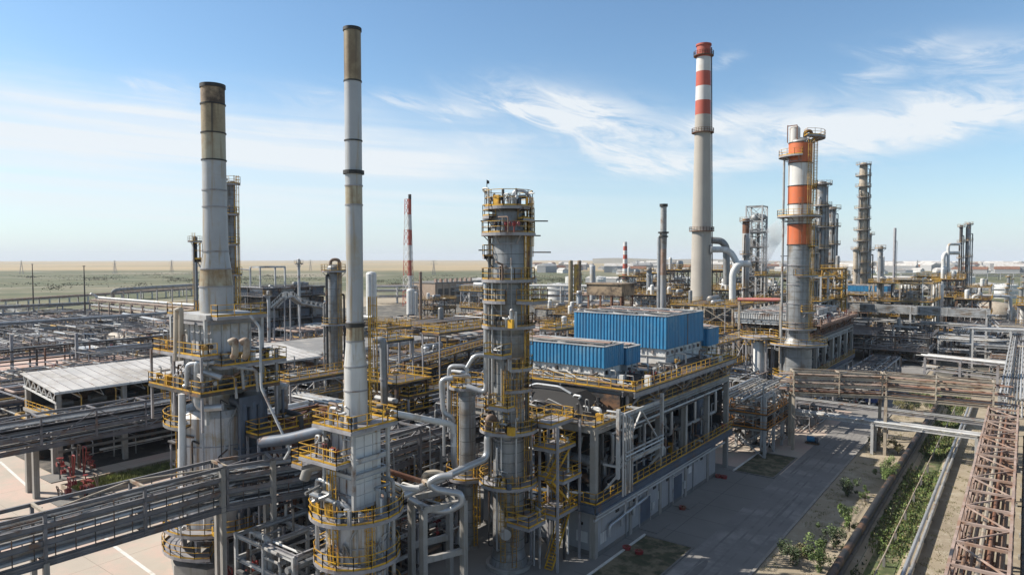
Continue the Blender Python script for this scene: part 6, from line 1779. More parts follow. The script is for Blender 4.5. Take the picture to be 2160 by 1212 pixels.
def horizon():
    # long rack along the far edge of the works
    for k, (p0, p1, z, lb) in enumerate((((790, 602), (1020, 600), 12, 'long far rack behind the white tanks'), ((1100, 600), (1460, 604), 12, 'long far rack behind the striped stack'), ((0, 632), (420, 606), 6, 'pale pipeline rack along the grassland edge'))):
        a, b = gnd(*p0, z), gnd(*p1, z)
        pipe_rack('pipe_rack', lb, a[:2], b[:2], 8, [(z * .35, 5, .3, .6), (z * .68, 5, .3, .6), (z - 1, 5, .3, .7)] if k < 2 else [(z - 1, 5, .3, .7)], 14, 110 + k, steel_l, .8, mats=[clad, pipe_w, pipe_g, rust_p], group='distant racks')
    rnd = random.Random(9)
    # town
    def house(w, l, h, rm, wm):
        t = thing('house', 'tiny pale house of the far town', 'house', (0, 0, 0), 'houses of the far town')
        part('wall', MB().b(-w / 2, -l / 2, 0, w / 2, l / 2, h), wm, t)
        r = MB().add([(-w / 2 - .5, -l / 2 - .5, h), (w / 2 + .5, -l / 2 - .5, h), (w / 2 + .5, l / 2 + .5, h), (-w / 2 - .5, l / 2 + .5, h), (0, -l / 2 - .5, h + w * .3), (0, l / 2 + .5, h + w * .3)],
                     [(0, 1, 4), (2, 3, 5), (1, 2, 5, 4), (3, 0, 4, 5), (0, 3, 2, 1)])
        part('roof', r, rm, t)
        return t
    protos = [house(14, 22, 6, roof_g, white), house(18, 40, 9, rusty, wall_w), house(16, 16, 5, roof_d, white), house(20, 60, 14, roof_g, wall_w)]
    for i in range(230):
        px = rnd.uniform(1130, 2200) if i < 170 else rnd.uniform(1750, 2200)
        d = rnd.uniform(1300, 3000)
        p = at(px, 560, d)
        o = protos[i] if i < 4 else dup(protos[rnd.randrange(4)], (p.x, p.y, 0), rnd.uniform(0, 180))
        if i < 4: o.location, o.rotation_euler = (p.x, p.y, 0), (0, 0, rnd.uniform(0, 3))
    # storage tanks and slim columns out past the works
    def far_tank():
        t = thing('storage_tank', 'pale squat storage tank among the outlying works', 'tank', (0, 0, 0), 'outlying storage tanks')
        part('shell', MB().lathe([(0, 7), (9, 7), (9.1, 6.9), (10.4, .1)], n=24), white, t)
        part('rim_frame', MB().arc((0, 0), 6.9, 9.1, 0, 360, 20, t=.12, toe=False), steel_l, t)
        return t

    def far_column():
        t = thing('process_column', 'thin grey column among the outlying works', 'column', (0, 0, 0), 'outlying thin columns')
        part('shell', MB().lathe([(0, 1.1), (17, 1.0), (17.6, .1)], n=14), clad_d, t)
        for z in (6, 11, 16): part('gallery', MB().ring((0, 0, 0), 1, 2.1, z, .3, n=14), ochre, t)
        part('pipe', MB().path([(1, 0, 16), (1.8, 0, 16), (1.8, 0, 0)], .25, 6), clad, t)
        return t
    for mk, n, d0, d1 in ((far_tank, 22, 480, 900), (far_column, 24, 340, 560)):
        pr0 = mk()
        for i in range(n):
            p = at(rnd.uniform(1090, 2170), 560, rnd.uniform(d0, d1))
            if i == 0: pr0.location = (p.x, p.y, 0)
            else: dup(pr0, (p.x, p.y, 0), rnd.uniform(0, 360), scale=rnd.uniform(.7, 1.2))
    def far_shed():
        t = thing('works_shed', 'long low pale shed among the outlying works', 'shed', (0, 0, 0), 'outlying long sheds')
        part('wall', MB().b(-8, -22, 0, 8, 22, 5.5), wall_w, t)
        part('roof', MB().add([(-8.4, -22.4, 5.5), (8.4, -22.4, 5.5), (8.4, 22.4, 5.5), (-8.4, 22.4, 5.5), (0, -22.4, 7.6), (0, 22.4, 7.6)], [(0, 1, 4), (2, 3, 5), (1, 2, 5, 4), (3, 0, 4, 5), (0, 3, 2, 1)]), roof_g, t)
        for k in range(5): part('door', MB().b(8.02, -19 + 8.5 * k, 0, 8.1, -15 + 8.5 * k, 4), steel_b, t)
        return t
    sh0 = far_shed()
    for i in range(16):
        p = at(rnd.uniform(1000, 2170), 560, rnd.uniform(520, 1000))
        if i == 0: sh0.location = (p.x, p.y, 0)
        else: dup(sh0, (p.x, p.y, 0), rnd.choice((0, 90)) + rnd.uniform(-4, 4))
    # pylons and poles
    def pylon(h):
        t = thing('pylon', 'thin lattice power pylon on the plain', 'pylon', (0, 0, 0), 'pylons of the far line')
        f = MB()
        for sx, sy in ((1, 1), (1, -1), (-1, -1), (-1, 1)):
            f.beam((sx * 3, sy * 3, 0), (sx * .6, sy * .6, h * .75), .35).beam((sx * .6, sy * .6, h * .75), (0, 0, h), .3)
            for k in range(5): f.beam((sx * (3 - k * .5), sy * (3 - k * .5), h * .15 * k), (-sx * (2.5 - k * .5), sy * (2.5 - k * .5), h * .15 * (k + 1)), .22)
        part('tower_frame', f, steel, t)
        a = MB()
        for z, w in ((.72, 7), (.84, 5.5), (.95, 4)): a.beam((-w, 0, h * z), (w, 0, h * z), .35)
        part('cross_arm_frame', a, steel, t)
        return t
    pr = pylon(27)
    for i, (px, d) in enumerate(((45, 1300), (242, 1350), (362, 1500), (915, 1250), (655, 1700), (1345, 1500), (1425, 1350), (1935, 1500))):
        p = at(px, 560, d)
        if i == 0: pr.location = (p.x, p.y, 0)
        else: dup(pr, (p.x, p.y, 0), 17 * i)
    for k, (px, pt, pb, d, lb) in enumerate(((177, 562, 640, 330, 'dark lamp mast rising over the long grey rack'), (68, 558, 625, 400, 'thin pole on the grassland beyond the pipe field'))):
        p = at(px, pt, d)
        t = thing('mast', lb, 'mast', (p.x, p.y, 0))
        part('pole', MB().sweep([(p.x, p.y, 0), (p.x, p.y, p.z)], [.45, .2], 8), steel_d, t)
        part('lamp_head', MB().b(p.x - .8, p.y - .3, p.z, p.x + .8, p.y + .3, p.z + .4), steel_d, t)
    # low ridge behind the town and a dark belt of trees
    r = MB()
    pts = []
    for i in range(60):
        px = 1250 + i * 22
        p = at(px, 545, 4200)
        pts.append((p, 14 + 16 * math.sin(i * .12 + 1.2) + 4 * math.sin(i * .7)))
    vs, fs = [], []
    for p, h in pts:
        q = p.xy.normalized() * 900
        vs += [(p.x, p.y, -.5), (p.x + q.x * .5, p.y + q.y * .5, max(2, h)), (p.x + q.x, p.y + q.y, -.5)]
    for i in range(len(pts) - 1):
        for k in range(2): fs.append((3 * i + k, 3 * i + 3 + k, 3 * i + 4 + k, 3 * i + 1 + k))
    r.add(vs, fs, True)
    structure('far_ridge', r, M('ridge soil', (.24, .215, .16), .95, 0, .2, .01))


chimney()
far_columns()
block_structures()
horizon()
# ------------------------------------------------------------------ the packed pipework between the big units
def fill():
    rnd = random.Random(321)
    bright = [clad, pipe_w, pipe_t, clad, pipe_g, pipe_k, pipe_b, clad_d, pipe_k]
    warm = [pipe_t, pipe_b, clad, rust_p, ochre, pipe_k, pipe_g, clad_d]
    P = []
    for k, (w, l, h, n, m) in enumerate(((18, 16, 4.2, 26, bright), (24, 12, 5.0, 26, bright), (16, 20, 3.4, 24, warm), (20, 14, 6.5, 26, warm))):
        P.append(manifold('pipe_manifold', 'low tangle of pipes and valves on the dark ground of the pipe field', -w / 2, -l / 2, w / 2, l / 2, .6, h, n, 600 + k, mats=m, rr=(.09, .3), valves=6, group='pipe tangles on dark ground'))
    used = [False] * 4

    def put(x, y, rz, k, label=None, group=None, sz=None):
        if not used[k]:
            used[k] = True
            o = P[k]; o.location = (x, y, 0); o.rotation_euler = (0, 0, rad(rz))
            if label: o['label'] = label
            if group: o['group'] = group
            return o
        return dup(P[k], (x, y, 0), rz, label, group, sz)
    # the pipe field
    for j in range(6):
        for i in range(9):
            x, y = -372 + i * 29 + rnd.uniform(-6, 6), 26 + j * 21 + rnd.uniform(-4, 4)
            if x > -130 or (-252 < x < -203 and 34 < y < 98): continue
            put(x, y, rnd.choice((0, 90, 180, 270)), rnd.randrange(4))
    # behind the heaters and the columns
    L2, G2 = 'knee-high to head-high pipe tangle among the structures behind the heaters', 'pipe tangles behind the heaters'
    for x, y in ((-128, 84), (-112, 92), (-124, 112), (-108, 118), (-118, 136), (-160, 108), (-172, 130), (-150, 182), (-170, 168), (-128, 180), (-112, 152), (-196, 150), (-86, 104), (-70, 106), (-66, 122), (-92, 150), (-104, 172), (-190, 190), (-140, 205)):
        put(x + rnd.uniform(-2, 2), y + rnd.uniform(-2, 2), rnd.choice((0, 90, 180, 270)), rnd.choice((0, 1, 3, 3)), L2, G2, (1, 1, rnd.uniform(1.0, 1.7)))
    L3, G3 = 'far pipe tangle in the crowded ground round the concrete chimney', 'pipe tangles round the chimney'
    for x, y in ((-110, 215), (-132, 232), (-96, 236), (-118, 258), (-80, 252), (-150, 262), (-72, 280), (-104, 286), (-64, 212), (-56, 288), (-130, 300), (-90, 310), (-70, 150), (-62, 160), (-170, 290), (-190, 250), (-160, 330)):
        put(x, y, rnd.choice((0, 90, 180, 270)), rnd.randrange(4), L3, G3, (1.15, 1.15, rnd.uniform(1.2, 2.4)))
    L4, G4 = 'far pipe tangle under the grey racks of the outer yard', 'pipe tangles under the grey racks'
    for x, y in ((4, 222), (-22, 300), (10, 268), (-8, 282), (16, 300), (6, 330), (-18, 345), (30, 250), (34, 330), (-12, 262), (12, 205)):
        put(x, y, rnd.choice((0, 90, 180, 270)), rnd.randrange(4), L4, G4, (1.1, 1.1, rnd.uniform(1.1, 2.0)))
    # pale low frames of beams and pipes under the gantry
    steelwork('pipe_stand', 'open pale frame of beams and pipes under the gantry leg', -54.0, -45.8, 32.0, 45.0, [2.4, 4.4, 6.4], 2, 3, 131, steel_l, .26, deck=False, npipe=60, ndrum=0, brace=False, beam=.3)
    steelwork('pipe_stand', 'open grey frame of beams behind the round heater base', -75, -67.5, 42, 58, [3, 6, 9], 1, 3, 132, steel, .28, deck=False, npipe=44, ndrum=1)
    pipe_rack('pipe_bridge', 'grey latticed bridge with a yellow-railed walkway past the ribbed shed', (-96.6, 62), (-96.6, 118), 3.0, [(7.2, 10, .08, .2), (9.6, 4, .08, .15)], 5.6, 133, steel_l, .34, (7.0, 10.7), top=7.0, group='grey pipe bridges', foot=False, walk=7.3)
    a, b = gnd(872, 760, 11), gnd(1024, 716, 11)
    pipe_rack('pipe_rack', 'dark rack topped by a clutter of yellow rails behind the tall banded column', a[:2], b[:2], 4, [(6, 9, .1, .3), (8.6, 8, .1, .3), (10.8, 8, .1, .3)], 7, 134, steel_d, .4, bend=.2, walk=10.9, group='racks inside the works', mats=[pipe_k, pipe_t, clad_d, ochre, pipe_b, steel_b])
    c = gnd(905, 800, 5)
    manifold('pipework', 'sunlit tan and yellow pipework behind the shorter grey column', c.x - 5, c.y - 9, c.x + 5, c.y + 9, .6, 8, 60, 135, mats=[pipe_t, ochre, clad, rust_p, pipe_b, pipe_w, pipe_k], rr=(.07, .24), valves=14, vm=ochre)
    flat = thing('access_deck', 'two-level yellow-railed deck amid the sunlit tan pipework', 'platform', tuple(c.xy) + (0,))
    for z, o in ((8.4, 0), (5.2, 2)): flat_platform(flat, c.x - 4 + o, c.y - 8, c.x - 1 + o, c.y + 8, z, mat=grate)
    for y in (-7.8, -2.6, 2.6, 7.8): part('leg', MB().beam((c.x - 2, c.y + y, 0), (c.x - 2, c.y + y, 8.4), .2), steel, flat)
    t = thing('bright_pipes_rack', 'pair of bright white pipes passing behind the blue-grey crossover', 'pipe', tuple(gnd(590, 930).xy) + (0,))
    for k in range(3):
        a, b = at(545, 888 - 8 * k, 74 + k), at(648, 864 - 8 * k, 82 + k)
        part('pipe', MB().sweep([a - (b - a) * .3, b], .2 + .05 * k, 10), (pipe_w, clad, pipe_w)[k], t)
    for f in (.05, .5, .95):
        q = a.lerp(b, f)
        part('support', MB().beam((q.x, q.y, 0), (q.x, q.y, q.z - .5), .25), steel, t)
    # more framed structures
    S = [steelwork('steel_structure', 'two-storey frame of drums and pipes in the crowded middle ground', -6, 6, -8, 8, [4.5, 8.5], 2, 3, 140, steel, .36, npipe=40, ndrum=6, group='framed structures of the middle ground'),
         steelwork('steel_structure', 'three-storey frame of drums and pipes in the crowded middle ground', -5, 5, -7, 7, [4.5, 8.5, 12.5], 2, 2, 141, steel_d, .36, npipe=44, ndrum=5, group='framed structures of the middle ground', rmat=ochre)]
    spots = [(-116, 104, 0, 0), (-140, 120, 90, 1), (-128, 196, 0, 1), (-160, 210, 90, 0), (-112, 240, 0, 1), (-92, 268, 90, 1), (-70, 262, 0, 0), (-140, 280, 0, 1), (14, 284, 90, 0), (-30, 320, 0, 1), (-210, 210, 0, 1), (-186, 230, 90, 0), (-76, 214, 0, 1)]
    spots += [(-104, 225, 90, 1), (-124, 268, 0, 1), (-96, 292, 90, 1), (-70, 255, 0, 1), (-82, 300, 90, 1), (-20, 290, 0, 1), (-110, 320, 0, 1), (-140, 310, 90, 1), (-76, 330, 0, 1), (-24, 345, 90, 1), (-90, 340, 0, 1), (24, 300, 0, 0), (-160, 300, 0, 1)]
    for px, py, d, k in ((1150, 650, 175, 1), (1195, 640, 195, 1), (1215, 660, 160, 0), (1170, 660, 215, 1), (1130, 640, 240, 1)):
        p = at(px, py, d); spots.append((p.x, p.y, 0, k))
    first = [True, True]
    for x, y, rz, k in spots:
        if first[k]:
            first[k] = False; S[k].location = (x, y, 0); S[k].rotation_euler = (0, 0, rad(rz))
        else: dup(S[k], (x, y, 0), rz, scale=(1, 1, 1 if y < 222 else rnd.uniform(1.2, 2.1)), label=None if y < 222 else 'tall frame of decks, drums and pipes crowding the ground past the chimney', group=None if y < 222 else 'tall frames past the chimney')
    # outer yard on the right
    t = thing('domed_tank', 'squat beige tank with a rounded top behind the grey racks', 'tank', tuple(at(2098, 660, 262).xy) + (0,))
    p = at(2098, 650, 262)
    part('shell', MB().lathe([(0, 7.2), (9.5, 7.0), (11.5, 6.0), (13, 4), (13.6, .1)], (p.x, p.y, 0), 28), pipe_t, t)
    part('band', MB().ring((p.x, p.y, 0), 6.9, 7.3, 8.6, .4), steel, t)
    t = thing('pipe_portal', 'white goalpost-shaped pipe in front of the squat beige tank', 'pipe', tuple(at(2050, 660, 250).xy) + (0,))
    part('pipe', MB().path([Vector((*at(2052, 660, 250).xy, 0)), at(2052, 623, 250), at(2132, 625, 250), Vector((*at(2132, 660, 250).xy, 0))], .55, 10), pipe_w, t)
    part('foot_plate', MB().b(*(at(2052, 660, 250) - Vector((1, 1, 0))).xy, 0, *(at(2052, 660, 250) + Vector((1, 1, 0))).xy, .4), conc_d, t)
    t = thing('red_pipe', 'red pipe carried level in front of the orange tower', 'pipe', tuple(at(1600, 640, 140).xy) + (0,))
    a, b = at(1557, 631, 142), at(1650, 632, 136)
    part('pipe', MB().sweep([a, b], .38, 10), M('faded red pipe', (.42, .12, .1), .5, 0, .2, .6, RUST, .3), t)
    for f in (.03, .97):
        q = a.lerp(b, f)
        part('support', MB().beam((q.x, q.y, 0), (q.x, q.y, q.z - .3), .4), pipe_t, t)
    for k, (ax, ay, bx, by, z, n, lb) in enumerate(((-15, 246, -15, 340, 7.5, 9, 'long rack of pale pipes along the far works road'), (22, 130, 22, 320, 6.5, 12, 'outermost rack of pale parallel pipes'), (-30, 268, 40, 268, 8.0, 9, 'grey rack crossing beneath the domed beige tank'),
                                                    (-20, 236, 60, 236, 6.5, 9, 'grey rack crossing in front of the white goalpost pipe'), (-6, 196, 50, 196, 5.0, 10, 'low rack of bright pipes crossing before the sloping stair'))):
        pipe_rack('pipe_rack', lb, (ax, ay), (bx, by), 5.5, [(z * .5, n, .1, .26), (z, n, .1, .26)], 9, 150 + k, steel_l, .42, mats=[clad, clad, pipe_g, pipe_w, pipe_t, clad_d, pipe_k], bend=.2, group='grey racks beyond the bridge')
    for k, (x, y, h, w, lb) in enumerate(((-120, 250, 26, 2.0, 'plain grey column among the tangles before the chimney'), (-88, 226, 20, 1.8, 'short tan column among the tangles before the chimney'), (-150, 246, 16, 2.4, 'squat pale vessel among the tangles before the chimney'), (-40, 262, 34, 1.7, 'narrow pale column beside the many-decked one'), (-62, 236, 24, 2.2, 'dull column wedged between chimney and orange tower'))):
        tower('column', lb, x, y, [(0, w / 2 * 1.1), (1, w / 2), (h, w / 2)], [(h * .5, .9, -200, 60), (h - .5, .9, -200, 90)], (clad_d, pipe_t, clad, pipe_g, clad_d)[k], hoops=0, n=18, rmat=ochre,
              pipes=[([pol(x, y, w * .4, a, h * .9), pol(x, y, w * .5 + .5, a, h * .9), pol(x, y, w * .5 + .5, a, 1)], .16, clad) for a in (-100, -20, 60)])


fill()
# ------------------------------------------------------------------ plants
def leaf_cloud(rnd, n, spread, size, base_z, top_z, clumps=9):
    mb = MB()
    cs = []
    for i in range(clumps):
        a, r = rnd.uniform(0, 6.28), spread * rnd.uniform(.05, 1.0)
        z = rnd.uniform(base_z, top_z)
        cs.append((Vector((r * math.cos(a), r * math.sin(a), z)), spread * rnd.uniform(.14, .36)))
    for i in range(n):
        c, cr = cs[rnd.randrange(clumps)]
        d = Vector((rnd.gauss(0, 1), rnd.gauss(0, 1), rnd.gauss(0, .8)))
        d = d.normalized() * cr * rnd.random() ** .4
        d.z *= 1.35
        p = c + d
        if p.z < .1: continue
        u = Vector((rnd.gauss(0, 1), rnd.gauss(0, 1), rnd.gauss(0, .6))).normalized()
        v = u.cross(Vector((rnd.gauss(0, 1), rnd.gauss(0, 1), rnd.gauss(0, 1)))).normalized()
        s = size * rnd.uniform(.6, 1.4)
        mb.add([tuple(p - u * s), tuple(p + v * s * .45), tuple(p + u * s), tuple(p - v * s * .45)], [(0, 1, 2, 3)])
    return mb, cs


def shrub(seed, h, spread, mat, n, label, name='shrub', size=.10, low=.25):
    rnd = random.Random(seed)
    t = thing(name, label, 'shrub' if name == 'shrub' else 'tree', (0, 0, 0))
    mb, cs = leaf_cloud(rnd, n, spread, size, h * low * .7, h * .9, 17)
    part('foliage', mb, mat, t)
    tr = MB()
    tr.sweep([(0, 0, -.1), (.03, .02, h * .25), (0, .05, h * .5)], [.07, .055, .03], 6)
    for c, r in cs[:8]:
        tr.sweep([(0, .02, h * .18), tuple(c * .5 + Vector((0, 0, h * .12))), tuple(c)], [.035, .025, .01], 5)
    part('trunk', tr, bark, t)
    return t


def plants():
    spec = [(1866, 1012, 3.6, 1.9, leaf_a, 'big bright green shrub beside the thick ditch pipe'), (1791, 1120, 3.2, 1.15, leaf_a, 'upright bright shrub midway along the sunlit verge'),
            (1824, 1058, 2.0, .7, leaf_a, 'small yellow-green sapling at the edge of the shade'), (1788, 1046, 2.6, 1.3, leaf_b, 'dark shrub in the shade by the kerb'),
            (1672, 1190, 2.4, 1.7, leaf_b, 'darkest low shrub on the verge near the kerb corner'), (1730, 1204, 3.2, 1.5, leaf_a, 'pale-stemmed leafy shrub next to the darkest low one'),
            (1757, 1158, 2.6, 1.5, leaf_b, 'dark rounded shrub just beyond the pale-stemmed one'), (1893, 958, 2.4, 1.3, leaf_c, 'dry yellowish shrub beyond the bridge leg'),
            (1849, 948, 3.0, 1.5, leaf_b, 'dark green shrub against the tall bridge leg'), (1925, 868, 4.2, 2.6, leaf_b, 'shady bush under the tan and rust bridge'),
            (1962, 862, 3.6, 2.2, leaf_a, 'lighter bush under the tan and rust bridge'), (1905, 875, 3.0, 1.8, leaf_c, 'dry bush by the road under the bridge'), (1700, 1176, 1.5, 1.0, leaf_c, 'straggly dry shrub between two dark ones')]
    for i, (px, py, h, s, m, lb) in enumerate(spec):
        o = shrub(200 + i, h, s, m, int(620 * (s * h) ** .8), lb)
        p = gnd(px, py)
        o.location = (p.x, p.y, 0)
    # ground cover in the ditch
    rnd = random.Random(5)
    mb = [MB(), MB(), MB()]
    for i in range(30000):
        y = 30 + 150 * rnd.random() ** 1.6
        x = rnd.uniform(-12.7, -8.8)
        if math.sin(y * .31) + math.sin(y * .13 + 2) + rnd.gauss(0, .5) < -.75: continue
        z = -.62 * max(0, min(1, (x + 12.4) / .8, (-8.9 - x) / .7))
        h = rnd.uniform(.08, .34) * (1.7 if rnd.random() < .08 else 1)
        a = rnd.uniform(0, 6.28)
        dx, dy = math.cos(a) * .06, math.sin(a) * .06
        mb[rnd.choice((0, 0, 1, 2))].add([(x - dx, y - dy, z), (x + dx, y + dy, z), (x + dx * .6 + rnd.gauss(0, .08), y + rnd.gauss(0, .08), z + h), (x - dx * .6 + rnd.gauss(0, .08), y + rnd.gauss(0, .08), z + h * .9)], [(0, 1, 2, 3)])
    for m, k in zip((leaf_a, leaf_b, leaf_c), mb): solo('ditch_grass', k, m, ('fresh green growth in the ditch bottom', 'dark weeds in the ditch bottom', 'dry grass in the ditch bottom')[(leaf_a, leaf_b, leaf_c).index(m)], 'ground cover', kind='stuff')
    # dry tufts over the verge and beds
    k = MB()
    for i in range(620):
        if i % 3: x, y = rnd.uniform(-19.6, -14.6), 34 + 130 * rnd.random() ** 1.5
        else: x, y = rnd.uniform(-7.4, -4.8), 36 + 110 * rnd.random() ** 1.4
        s = rnd.uniform(.15, .5)
        for q in range(18):
            a, h = rnd.uniform(0, 6.28), rnd.uniform(.06, .22)
            bx, by = x + rnd.gauss(0, s), y + rnd.gauss(0, s)
            k.add([(bx - .03, by, 0), (bx + .03, by + .02, 0), (bx + rnd.gauss(0, .07), by + rnd.gauss(0, .07), h)], [(0, 1, 2)])
    solo('verge_grass', k, M('dry straw', (.34, .31, .17), .9, 0, .4, 1.0), 'sparse dry tufts on the verges', 'grass', kind='stuff')
    k = MB()
    p = gnd(275, 1010)
    for i in range(9500):
        x, y = p.x + rnd.uniform(-2.6, 2.6), p.y + rnd.uniform(-7, 7)
        h, a = rnd.uniform(.2, .8), rnd.uniform(0, 6.28)
        dx, dy = math.cos(a) * .12, math.sin(a) * .12
        k.add([(x - dx, y - dy, 0), (x + dx, y + dy, 0), (x + dx * .5 + rnd.gauss(0, .1), y + rnd.gauss(0, .1), h)], [(0, 1, 2)])
    solo('bed_grass', k, leafmat('olive weeds', (.17, .18, .055)), 'olive weeds filling the walled bed beside the round heater', 'ground cover', kind='stuff')
    w = thing('bed_wall', 'low tan wall round the weedy bed beside the round heater', 'wall', (p.x, p.y, 0))
    part('wall', MB().b(p.x - 3.1, p.y - 7.3, 0, p.x - 2.8, p.y + 7.3, .7).b(p.x + 2.8, p.y - 7.3, 0, p.x + 3.1, p.y + 7.3, .6), pipe_t, w)
    part('end_wall', MB().b(p.x - 2.8, p.y - 7.3, 0, p.x + 2.8, p.y - 7.0, .6).b(p.x - 2.8, p.y + 7.0, 0, p.x + 2.8, p.y + 7.3, .6), pipe_t, w)
    # dark scrub belts out on the grassland
    for j in range(2):
        k = MB()
        cl = [(rnd.uniform(0, 720) if j == 0 else rnd.uniform(780, 1300), rnd.gauss(1000 if j == 0 else 850, 170), rnd.uniform(6, 34)) for _ in range(46)]
        for i in range(4200):
            c = cl[int(len(cl) * rnd.random() ** 1.7)]
            q = at(c[0] + rnd.gauss(0, c[2]), 560, c[1] + rnd.gauss(0, 30))
            s = rnd.uniform(.4, 1.2)
            a = rnd.uniform(0, 6.28)
            k.add([(q.x - s * math.cos(a), q.y - s * math.sin(a), 0), (q.x + s * math.cos(a), q.y + s * math.sin(a), 0), (q.x + s * .7 * math.cos(a), q.y, s * .9), (q.x - s * .6 * math.cos(a), q.y, s * .8)], [(0, 1, 2, 3)])
        solo('scrub', k, M('dull scrub', (.085, .09, .045), .9, 0, .4, .05), ('low dark scrub belt across the grassland', 'scrub strip on the plain behind the mast')[j], 'scrub', kind='stuff')


# ------------------------------------------------------------------ smaller things on the ground
def red_manifold(px, py, seed, label, h=4.6):
    p = gnd(px, py)
    rnd = random.Random(seed)
    t = thing('fire_manifold', label, 'fire equipment', (p.x, p.y, 0), None)
    for i in range(9):
        x, y = p.x + rnd.uniform(-1.6, 1.6), p.y + rnd.uniform(-2.6, 2.6)
        z = h * rnd.uniform(.3, 1)
        part('pipe', MB().path([(x, y, 0), (x, y, z), (x + rnd.choice((-1, 1)) * rnd.uniform(.6, 1.4), y, z), (x + .3, y, .3)], rnd.uniform(.06, .11), 8), red if i % 2 else (pipe_b, steel_d)[i % 4 // 2], t)
    for i in range(6):
        mb = MB(); valve(mb, (p.x + rnd.uniform(-1.5, 1.5), p.y + rnd.uniform(-2.4, 2.4), rnd.uniform(.6, 2.2)), .2, (0, 1, 0))
        part('valve', mb, red, t)
    part('base_slab', MB().b(p.x - 2.2, p.y - 3.2, .009, p.x + 2.2, p.y + 3.2, .12), conc_d, t)


def ground_things():
    red_manifold(150, 1000, 3, 'tall red fire-water manifold on the cream yard below the second bridge', 4.2)
    red_manifold(168, 1045, 4, 'lower red fire-water manifold beside the weedy bed', 2.6)
    red_manifold(540, 1225, 5, 'red fire-water manifold at the foot of the bridge gantry', 3.0)
    for k, (px, py, lb) in enumerate(((1348, 1167, 'red hydrant cover on the white bed kerb'), (1322, 1158, 'dull red hydrant cover on the paving side of the white kerb'), (1440, 1073, 'red hydrant cover alone on the apron by the first door'), (1527, 1008, 'red hydrant cover at the far end wall'), (1515, 1006, 'dark red hydrant cover touching the far end wall'))):
        p = gnd(px, py)
        t = thing('hydrant_cover', lb, 'hydrant', (p.x, p.y, 0))
        part('drum', MB().lathe([(0, .4), (.3, .4), (.3, .1)], (p.x, p.y, 0), 18, smooth=False), red, t)
        part('rim', MB().ring((p.x, p.y, 0), .32, .46, .28, .07, n=18), red, t)
        part('lug', MB().b(p.x - .1, p.y - .1, .3, p.x + .1, p.y + .1, .42), rusty, t)
    # steel truss frame hanging on the face of the fan building
    t = thing('pipe_truss', 'pale steel truss frame bracketed off the fan building face', 'steel frame', (-32, 61, 0))
    for k, y in enumerate((60.2, 70.4)):
        part('post', MB().beam((-32.1, y, 8.0), (-32.1, y, 15.0), .34), steel_l, t)
        part('strut', MB().beam((-32.1, y, 8.4), (-33.7, y, 6.4), .2), steel_l, t)
    f = MB()
    for z in (9.2, 14.2): f.ibeam((-32.1, 60.2, z), (-32.1, 70.4, z), .22, .36)
    f.beam((-32.1, 60.4, 9.4), (-32.1, 65.3, 14.0), .16).beam((-32.1, 70.2, 9.4), (-32.1, 65.3, 14.0), .16)
    for y in (60.2, 65.3, 70.4):
        for z in (9.2, 14.2): f.beam((-32.1, y, z), (-33.8, y, z), .2)
    part('truss_frame', f, steel_l, t)
    for k in range(5):
        y = 60.6 + k * .5
        part('pipe', MB().path([(-31.75, y, 6.2), (-31.75, y, 14.6 - .2 * k), (-33.6, y, 14.6 - .2 * k)], .11, 8), (clad, steel_l, clad_d, clad, pipe_g)[k], t)
    for k in range(3): part('pipe', MB().tube((-31.7, 61, 9.7 + .4 * k), (-31.7, 70, 9.7 + .4 * k), .1, 8), (clad_d, clad, pipe_g)[k], t)
    # dark drum with a vaulted top in the building's open front
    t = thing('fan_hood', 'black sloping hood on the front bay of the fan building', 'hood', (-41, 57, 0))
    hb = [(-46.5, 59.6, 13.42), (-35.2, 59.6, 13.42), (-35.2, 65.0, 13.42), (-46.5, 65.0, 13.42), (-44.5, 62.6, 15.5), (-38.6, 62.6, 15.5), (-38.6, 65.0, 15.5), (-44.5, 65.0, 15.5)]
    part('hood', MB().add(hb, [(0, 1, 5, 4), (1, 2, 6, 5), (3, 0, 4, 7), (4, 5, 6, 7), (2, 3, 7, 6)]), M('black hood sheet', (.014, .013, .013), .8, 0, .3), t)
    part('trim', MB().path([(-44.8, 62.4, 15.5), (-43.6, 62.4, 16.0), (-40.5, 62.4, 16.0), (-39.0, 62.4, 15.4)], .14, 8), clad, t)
    rnd = random.Random(8)
    for k in range(14):
        xx, yy = rnd.uniform(-47, -35), rnd.uniform(58.5, 60.2)
        part('pipe', MB().path([(xx, yy, 13.6), (xx, yy, 14.2 + rnd.random()), (xx - rnd.uniform(1, 4), yy, 14.2 + rnd.random()), (xx - 4, yy + 1.5, 14.0)], rnd.choice((.06, .09, .13)), 8), rnd.choice(MIXP), t)
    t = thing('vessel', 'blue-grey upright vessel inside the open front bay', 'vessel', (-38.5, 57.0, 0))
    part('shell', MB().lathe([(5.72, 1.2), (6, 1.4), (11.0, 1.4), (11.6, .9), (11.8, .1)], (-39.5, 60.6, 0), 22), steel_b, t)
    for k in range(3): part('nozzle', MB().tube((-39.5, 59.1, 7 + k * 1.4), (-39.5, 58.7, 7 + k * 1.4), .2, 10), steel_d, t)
    # front platforms linking the tall column to the building
    t = thing('link_platform', 'yellow-railed stairs and decks between the tall column and the fan building', 'platform', (-37.5, 55.5, 0))
    for z, x0, x1, y0, y1 in ((5.4, -38.2, -35.2, 53.6, 57.6), (8.6, -38.0, -35.0, 54.6, 58.0), (11.6, -38.2, -35.6, 54.2, 57.8), (14.0, -38.6, -36.0, 54.0, 58.0)):
        flat_platform(t, x0, y0, x1, y1, z)
    for x, y in ((-38.2, 53.8), (-35.1, 53.8), (-35.1, 57.8), (-38.2, 57.8)): part('post', MB().beam((x, y, 0), (x, y, 14), .2), steel, t)
    s = MB()
